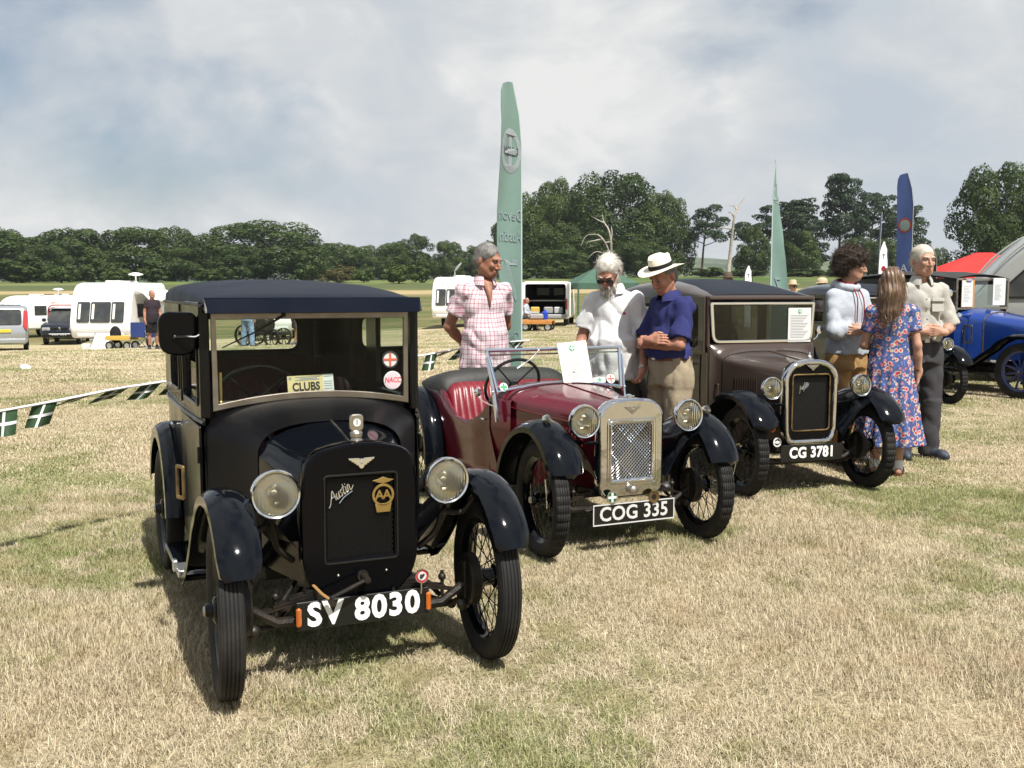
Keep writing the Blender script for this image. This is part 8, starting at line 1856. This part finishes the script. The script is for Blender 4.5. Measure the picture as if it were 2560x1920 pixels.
# ------------------------------------------------------------------ people further off
M['maroon_cloth'] = cloth('maroon_cloth', (.10, .05, .05), (.05, .06, .10), 20); M['hat_brown'] = mat('hat_brown', (.07, .050, .032), .8); M['straw_hat2'] = mat('straw_hat2', (.45, .36, .24), .8)
def far_people():
    G = 'people in the background'
    p = gx(383, 30); build_person('man in dark T-shirt and black shorts beside the big caravan', p, R(35), 1.76, SK(head_rot=rot3(R(20), 0), **hang()), 'skin_ruddy', [w_trousers('black_cloth', 1.0, .48, 'shorts', .03), w_top('tee_dark', 't_shirt', .6, .86, .02, collar=False), w_shoes('shoe', 'black_cloth'), w_hair('hair_grey', 'short', 200, .008, .001, -.006)], G, 1.7)
    p = gx(620, 32); build_person('man in light blue jeans seen through the black saloon window', p, R(160), 1.78, SK(ank_l=(-.17, .02, .085), ank_r=(.17, .02, .085), toe_l=(-.20, -.13, .035), toe_r=(.2, -.13, .035), kne_l=(-.13, -.01, .5), kne_r=(.13, -.01, .5), **hang()), 'skin_fair', [w_trousers('denim_light', 1.0, loose=.02), w_top('awning_grey', 'jumper', 1.8, .86, .02, collar=False), w_shoes(), w_hair('hair_grey', 'short', 200, .01, .001)], G, 1.7)
    p = gx(742, 32.5); build_person('person in brown shorts seen through the black saloon window', p, R(-60), 1.75, SK(ank_l=(-.11, .10, .085), ank_r=(.11, -.12, .085), toe_l=(-.12, -.05, .035), toe_r=(.12, -.28, .035), **hang()), 'skin_tan', [w_trousers('maroon_cloth', 1.0, .46, 'shorts', .03), w_top('awning_grey', 't_shirt', .6, .86, .02, collar=False), w_shoes(), w_hair('hair_brown', 'short', 200, .01, .001)], G, 1.7)
    # seated man on a box beside the cart
    g = gx(1316, 41.8); z = -.42
    sit = {k: (v[0], v[1], v[2] + z) if isinstance(v, tuple) else v for k, v in BASE.items()}
    sit.update(kne_l=(-.13, -.42, .52), kne_r=(.13, -.42, .52), ank_l=(-.13, -.40, .085), ank_r=(.13, -.40, .085), toe_l=(-.14, -.55, .035), toe_r=(.14, -.55, .035), elb_l=(-.24, -.05, .74), elb_r=(.24, -.05, .74), wri_l=(-.16, -.28, .64), wri_r=(.16, -.28, .64), hand_l=((.3, -1, 0), (0, 0, -1), 1, .4), hand_r=((-.3, -1, 0), (0, 0, -1), -1, .4), head_rot=rot3(0, R(20)))
    build_person('man in pale blue shirt and braces sitting by the orange cart', g, R(70), 1.75, sit, 'skin_ruddy', [w_trousers('trouser_dark', .58), w_top('hoodie_grey', 'shirt', 1.5, .47, .02), w_shoes(), w_hair('hair_grey', 'short', 150, .006, .001, -.008)], G, 1.8)
    b = MB(); b.box((0, 0, .2), (.42, .36, .40), .02); o = b.build('wooden_box', M['wood_orange'], None); o.location = g + Vector((-.02, .0, 0)); tag(o, 'wooden box the man by the orange cart sits on', 'box')
    def hat(m, brim=.15, crown=.10, cap=False):
        def f(ctx):
            L, Rh = ctx['L'], ctx['Rh']; X = Matrix(np.array(Rh).tolist()).to_4x4(); X.translation = Vector(L((0, .01, .070))); b = MB(); b.X = X
            prof = ((brim, -.012), (brim * 1.02, .0), (.10, .006), (.094, .02), (.088, crown * .7), (.06, crown), (.01, crown * .98)) if not cap else ((.098, -.01), (.096, .02), (.085, .06), (.05, .085), (.01, .09))
            b.lathe(prof, 24, cap0=True, cap1=True)
            if cap: b.loft([[(x, -.085 - dy * (1 - (x / .08) ** 2), .0 - dy * .15) for x in np.linspace(-.08, .08, 7)] for dy in (0, .03, .06)], False)
            b.build('cap' if cap else 'hat', M[m], ctx['root'], 50)
        return f
    for px, d, h, top, hm, cap, lab, rz, skin in ((1816, 21, 1.80, 'polo_navy', 'hat_brown', False, 'man in brown brimmed hat beyond the brown saloon roof', 40, 'skin_tan'), (1978, 24, 1.68, 'shirt_stone', 'straw_hat2', False, 'person in straw hat beside the second green banner', 20, 'skin_fair'), (2052, 17, 1.66, 'maroon_cloth', 'straw_hat2', True, 'person in pale cap and dark patterned top left of the hooded youth', -40, 'skin_fair'), (2172, 19, 1.72, 'polo_navy', 'canvas_green', True, 'man in green cap and glasses between youth and white-haired man', 50, 'skin_tan'), (2238, 21, 1.70, 'polo_white', 'straw_hat2', True, 'person in pale cap behind the woman in the floral dress', -20, 'skin_fair'), (2322, 24, 1.70, 'awning_grey', 'straw_hat2', True, 'person in pale cap right of the white-haired man', 10, 'skin_fair')):
        build_person(lab, gx(px, d), R(rz), h, SK(**hang()), skin, [w_trousers('denim', 1.0), w_top(top, 'shirt', .6, .85, .02), w_shoes(), w_hair('hair_grey', 'short', 150, .01, .001, -.006), hat(hm, .17, .11, cap), w_face(False, 'hair_grey', True)], G, 1.6)
far_people()
# ------------------------------------------------------------------ the summer air
def haze():
    b = MB(); b.box((0, 1180, 44), (7400, 3200, 96)); m = bpy.data.materials.new('haze_air'); m.use_nodes = True; nt = m.node_tree; nt.nodes.clear()
    o = _node(nt, 'ShaderNodeOutputMaterial'); v = _node(nt, 'ShaderNodeVolumePrincipled'); v.inputs['Density'].default_value = HAZE; v.inputs['Color'].default_value = (.86, .92, 1.0, 1); v.inputs['Anisotropy'].default_value = .2
    nt.links.new(v.outputs[0], o.inputs['Volume']); h = b.build('haze', m, None, None); tag(h, 'pale summer haze over the far trees and hills', 'haze', kind='stuff')
HAZE = 0.00013
haze()
# ------------------------------------------------------------------ the mown, sun-dried turf: blades instanced from tufts
def grass_material():
    m = bpy.data.materials.new('grass_blade'); m.use_nodes = True; nt = m.node_tree; nt.nodes.clear()
    g, noise, mapr, mix, math_ = grass_nodes(nt)
    a = _node(nt, 'ShaderNodeAttribute', attribute_name='tint'); t = a.outputs['Fac']
    straw = mix(t, (.25, .205, .122), (.69, .605, .445)); green = mix(t, (.085, .11, .032), (.32, .36, .14))
    big = noise(.45, 4, .55, .4); mid = noise(3.2, 5, .6)
    gp = mapr(math_('ADD', math_('MULTIPLY', big, .6), math_('MULTIPLY', mid, .4)), .44, .57)
    oi = _node(nt, 'ShaderNodeObjectInfo')
    f = mapr(math_('ADD', gp, math_('MULTIPLY', math_('SUBTRACT', t, .5), -.8)), .40, .95)
    c = mix(math_('MULTIPLY', f, .92), straw, green)
    c = mix(math_('MULTIPLY', mapr(mid, .48, .70), .5), c, (.48, .365, .25)); c = mix(math_('MULTIPLY', mapr(noise(6.5, 5, .65, .3), .52, .70), .55), c, (.20, .165, .085)); c = mix(math_('MULTIPLY', mapr(noise(1.4, 4, .6, .5), .55, .72), .5), c, (.66, .58, .43))
    o = _node(nt, 'ShaderNodeOutputMaterial'); d = _node(nt, 'ShaderNodeBsdfDiffuse'); tr = _node(nt, 'ShaderNodeBsdfTranslucent')
    nt.links.new(c, d.inputs[0]); nt.links.new(c, tr.inputs[0]); s = _node(nt, 'ShaderNodeMixShader'); s.inputs[0].default_value = .14
    nt.links.new(d.outputs[0], s.inputs[1]); nt.links.new(tr.outputs[0], s.inputs[2]); nt.links.new(s.outputs[0], o.inputs[0]); return m
M['blade'] = grass_material()
def tuft_mesh(seed, n, rad, hmin, hmax, wid):
    rs = np.random.default_rng(seed)
    r = rad * np.sqrt(rs.uniform(0, 1, n)); a = rs.uniform(0, 6.283, n); bx, by = r * np.cos(a), r * np.sin(a)
    h = rs.uniform(hmin, hmax, n); az = rs.uniform(0, 6.283, n); tilt = np.clip(rs.normal(1.22, .36, n), .1, 1.52)
    dx, dy = np.cos(az), np.sin(az); w = wid * rs.uniform(.6, 1.3, n); px, py = -dy * w, dx * w
    s1, c1 = np.sin(tilt * .6), np.cos(tilt * .6); s2, c2 = np.sin(tilt * 1.15), np.cos(np.minimum(tilt * 1.15, 1.5))
    x1, y1, z1 = bx + dx * h * .5 * s1, by + dy * h * .5 * s1, h * .5 * c1
    x2, y2, z2 = x1 + dx * h * .5 * s2, y1 + dy * h * .5 * s2, z1 + h * .5 * c2
    z0 = np.full(n, -.006)
    V = np.stack([np.stack([bx - px, by - py, z0], 1), np.stack([bx + px, by + py, z0], 1), np.stack([x1 + px * .8, y1 + py * .8, z1], 1), np.stack([x1 - px * .8, y1 - py * .8, z1], 1), np.stack([x2, y2, z2], 1)], 1).reshape(-1, 3)
    me = bpy.data.meshes.new('tuft'); f = []
    for i in range(n): o = 5 * i; f += [(o, o + 1, o + 2, o + 3), (o + 3, o + 2, o + 4)]
    me.from_pydata(V.tolist(), [], f)
    at_ = me.attributes.new('tint', 'FLOAT', 'POINT'); at_.data.foreach_set('value', np.repeat(np.clip(rs.beta(1.6, 1.6, n), 0, 1), 5).astype(np.float32))
    me.materials.append(M['blade']); me.polygons.foreach_set('use_smooth', [True] * len(me.polygons)); me.update(); return me
def make_grass():
    rs = np.random.default_rng(5)
    def scatter(y0, y1, dens, name, seed, n, rad, h0, h1, wid, label):
        area_w = lambda y: .56 * y + .7
        N = int(dens * (y1 - y0) * (area_w(y0) + area_w(y1)))
        y = np.sqrt(rs.uniform((y0 + 1.25) ** 2, (y1 + 1.25) ** 2, N)) - 1.25; x = rs.uniform(-1, 1, N) * area_w(y)
        z = Hgt(x, y)
        pm = bpy.data.meshes.new(name); pm.vertices.add(N); pm.vertices.foreach_set('co', np.stack([x, y, z], 1).astype(np.float32).ravel())
        a = pm.attributes.new('spin', 'FLOAT', 'POINT'); a.data.foreach_set('value', rs.uniform(0, 6.283, N).astype(np.float32))
        # growth is uneven: lusher here and there
        grow = .55 + .7 * (np.sin(x * 1.9 + np.sin(y * 1.3) * 2) * np.sin(y * 1.7 + 1) * .5 + .5) ** 2 + rs.uniform(-.15, .35, N)
        a = pm.attributes.new('grow', 'FLOAT', 'POINT'); a.data.foreach_set('value', np.clip(grow, .35, 1.6).astype(np.float32))
        ob = link(name, pm); tag(ob, label, 'grass', kind='stuff')
        src = bpy.data.objects.new('tuft_source', tuft_mesh(seed, n, rad, h0, h1, wid))
        ng = bpy.data.node_groups.new('scatter_' + name, 'GeometryNodeTree')
        ng.interface.new_socket('Geometry', in_out='INPUT', socket_type='NodeSocketGeometry'); ng.interface.new_socket('Geometry', in_out='OUTPUT', socket_type='NodeSocketGeometry')
        gi, go = ng.nodes.new('NodeGroupInput'), ng.nodes.new('NodeGroupOutput')
        ip = ng.nodes.new('GeometryNodeInstanceOnPoints'); oi = ng.nodes.new('GeometryNodeObjectInfo'); oi.inputs['Object'].default_value = src; oi.inputs['As Instance'].default_value = True
        na = ng.nodes.new('GeometryNodeInputNamedAttribute'); na.data_type = 'FLOAT'; na.inputs['Name'].default_value = 'spin'
        nb = ng.nodes.new('GeometryNodeInputNamedAttribute'); nb.data_type = 'FLOAT'; nb.inputs['Name'].default_value = 'grow'
        cx = ng.nodes.new('ShaderNodeCombineXYZ'); ng.links.new(na.outputs['Attribute'], cx.inputs['Z'])
        sx = ng.nodes.new('ShaderNodeCombineXYZ'); sx.inputs[0].default_value = 1; sx.inputs[1].default_value = 1; ng.links.new(nb.outputs['Attribute'], sx.inputs['Z'])
        m2p = ng.nodes.new('GeometryNodeMeshToPoints')
        ng.links.new(gi.outputs[0], m2p.inputs['Mesh']); ng.links.new(m2p.outputs[0], ip.inputs['Points']); ng.links.new(oi.outputs['Geometry'], ip.inputs['Instance'])
        ng.links.new(cx.outputs[0], ip.inputs['Rotation']); ng.links.new(sx.outputs[0], ip.inputs['Scale']); ng.links.new(ip.outputs[0], go.inputs[0])
        md = ob.modifiers.new('scatter', 'NODES'); md.node_group = ng
    scatter(2.4, 7.5, 95, 'near_grass', 1, 190, .17, .016, .062, .0012, 'short dry straw-coloured grass in the foreground')
    scatter(7.5, 16, 45, 'middle_grass', 2, 130, .24, .014, .048, .0024, 'short dry grass between and behind the vintage cars')
    scatter(16, 48, 9, 'far_grass', 3, 130, .60, .015, .05, .005, 'short dry grass of the field further back')
make_grass()
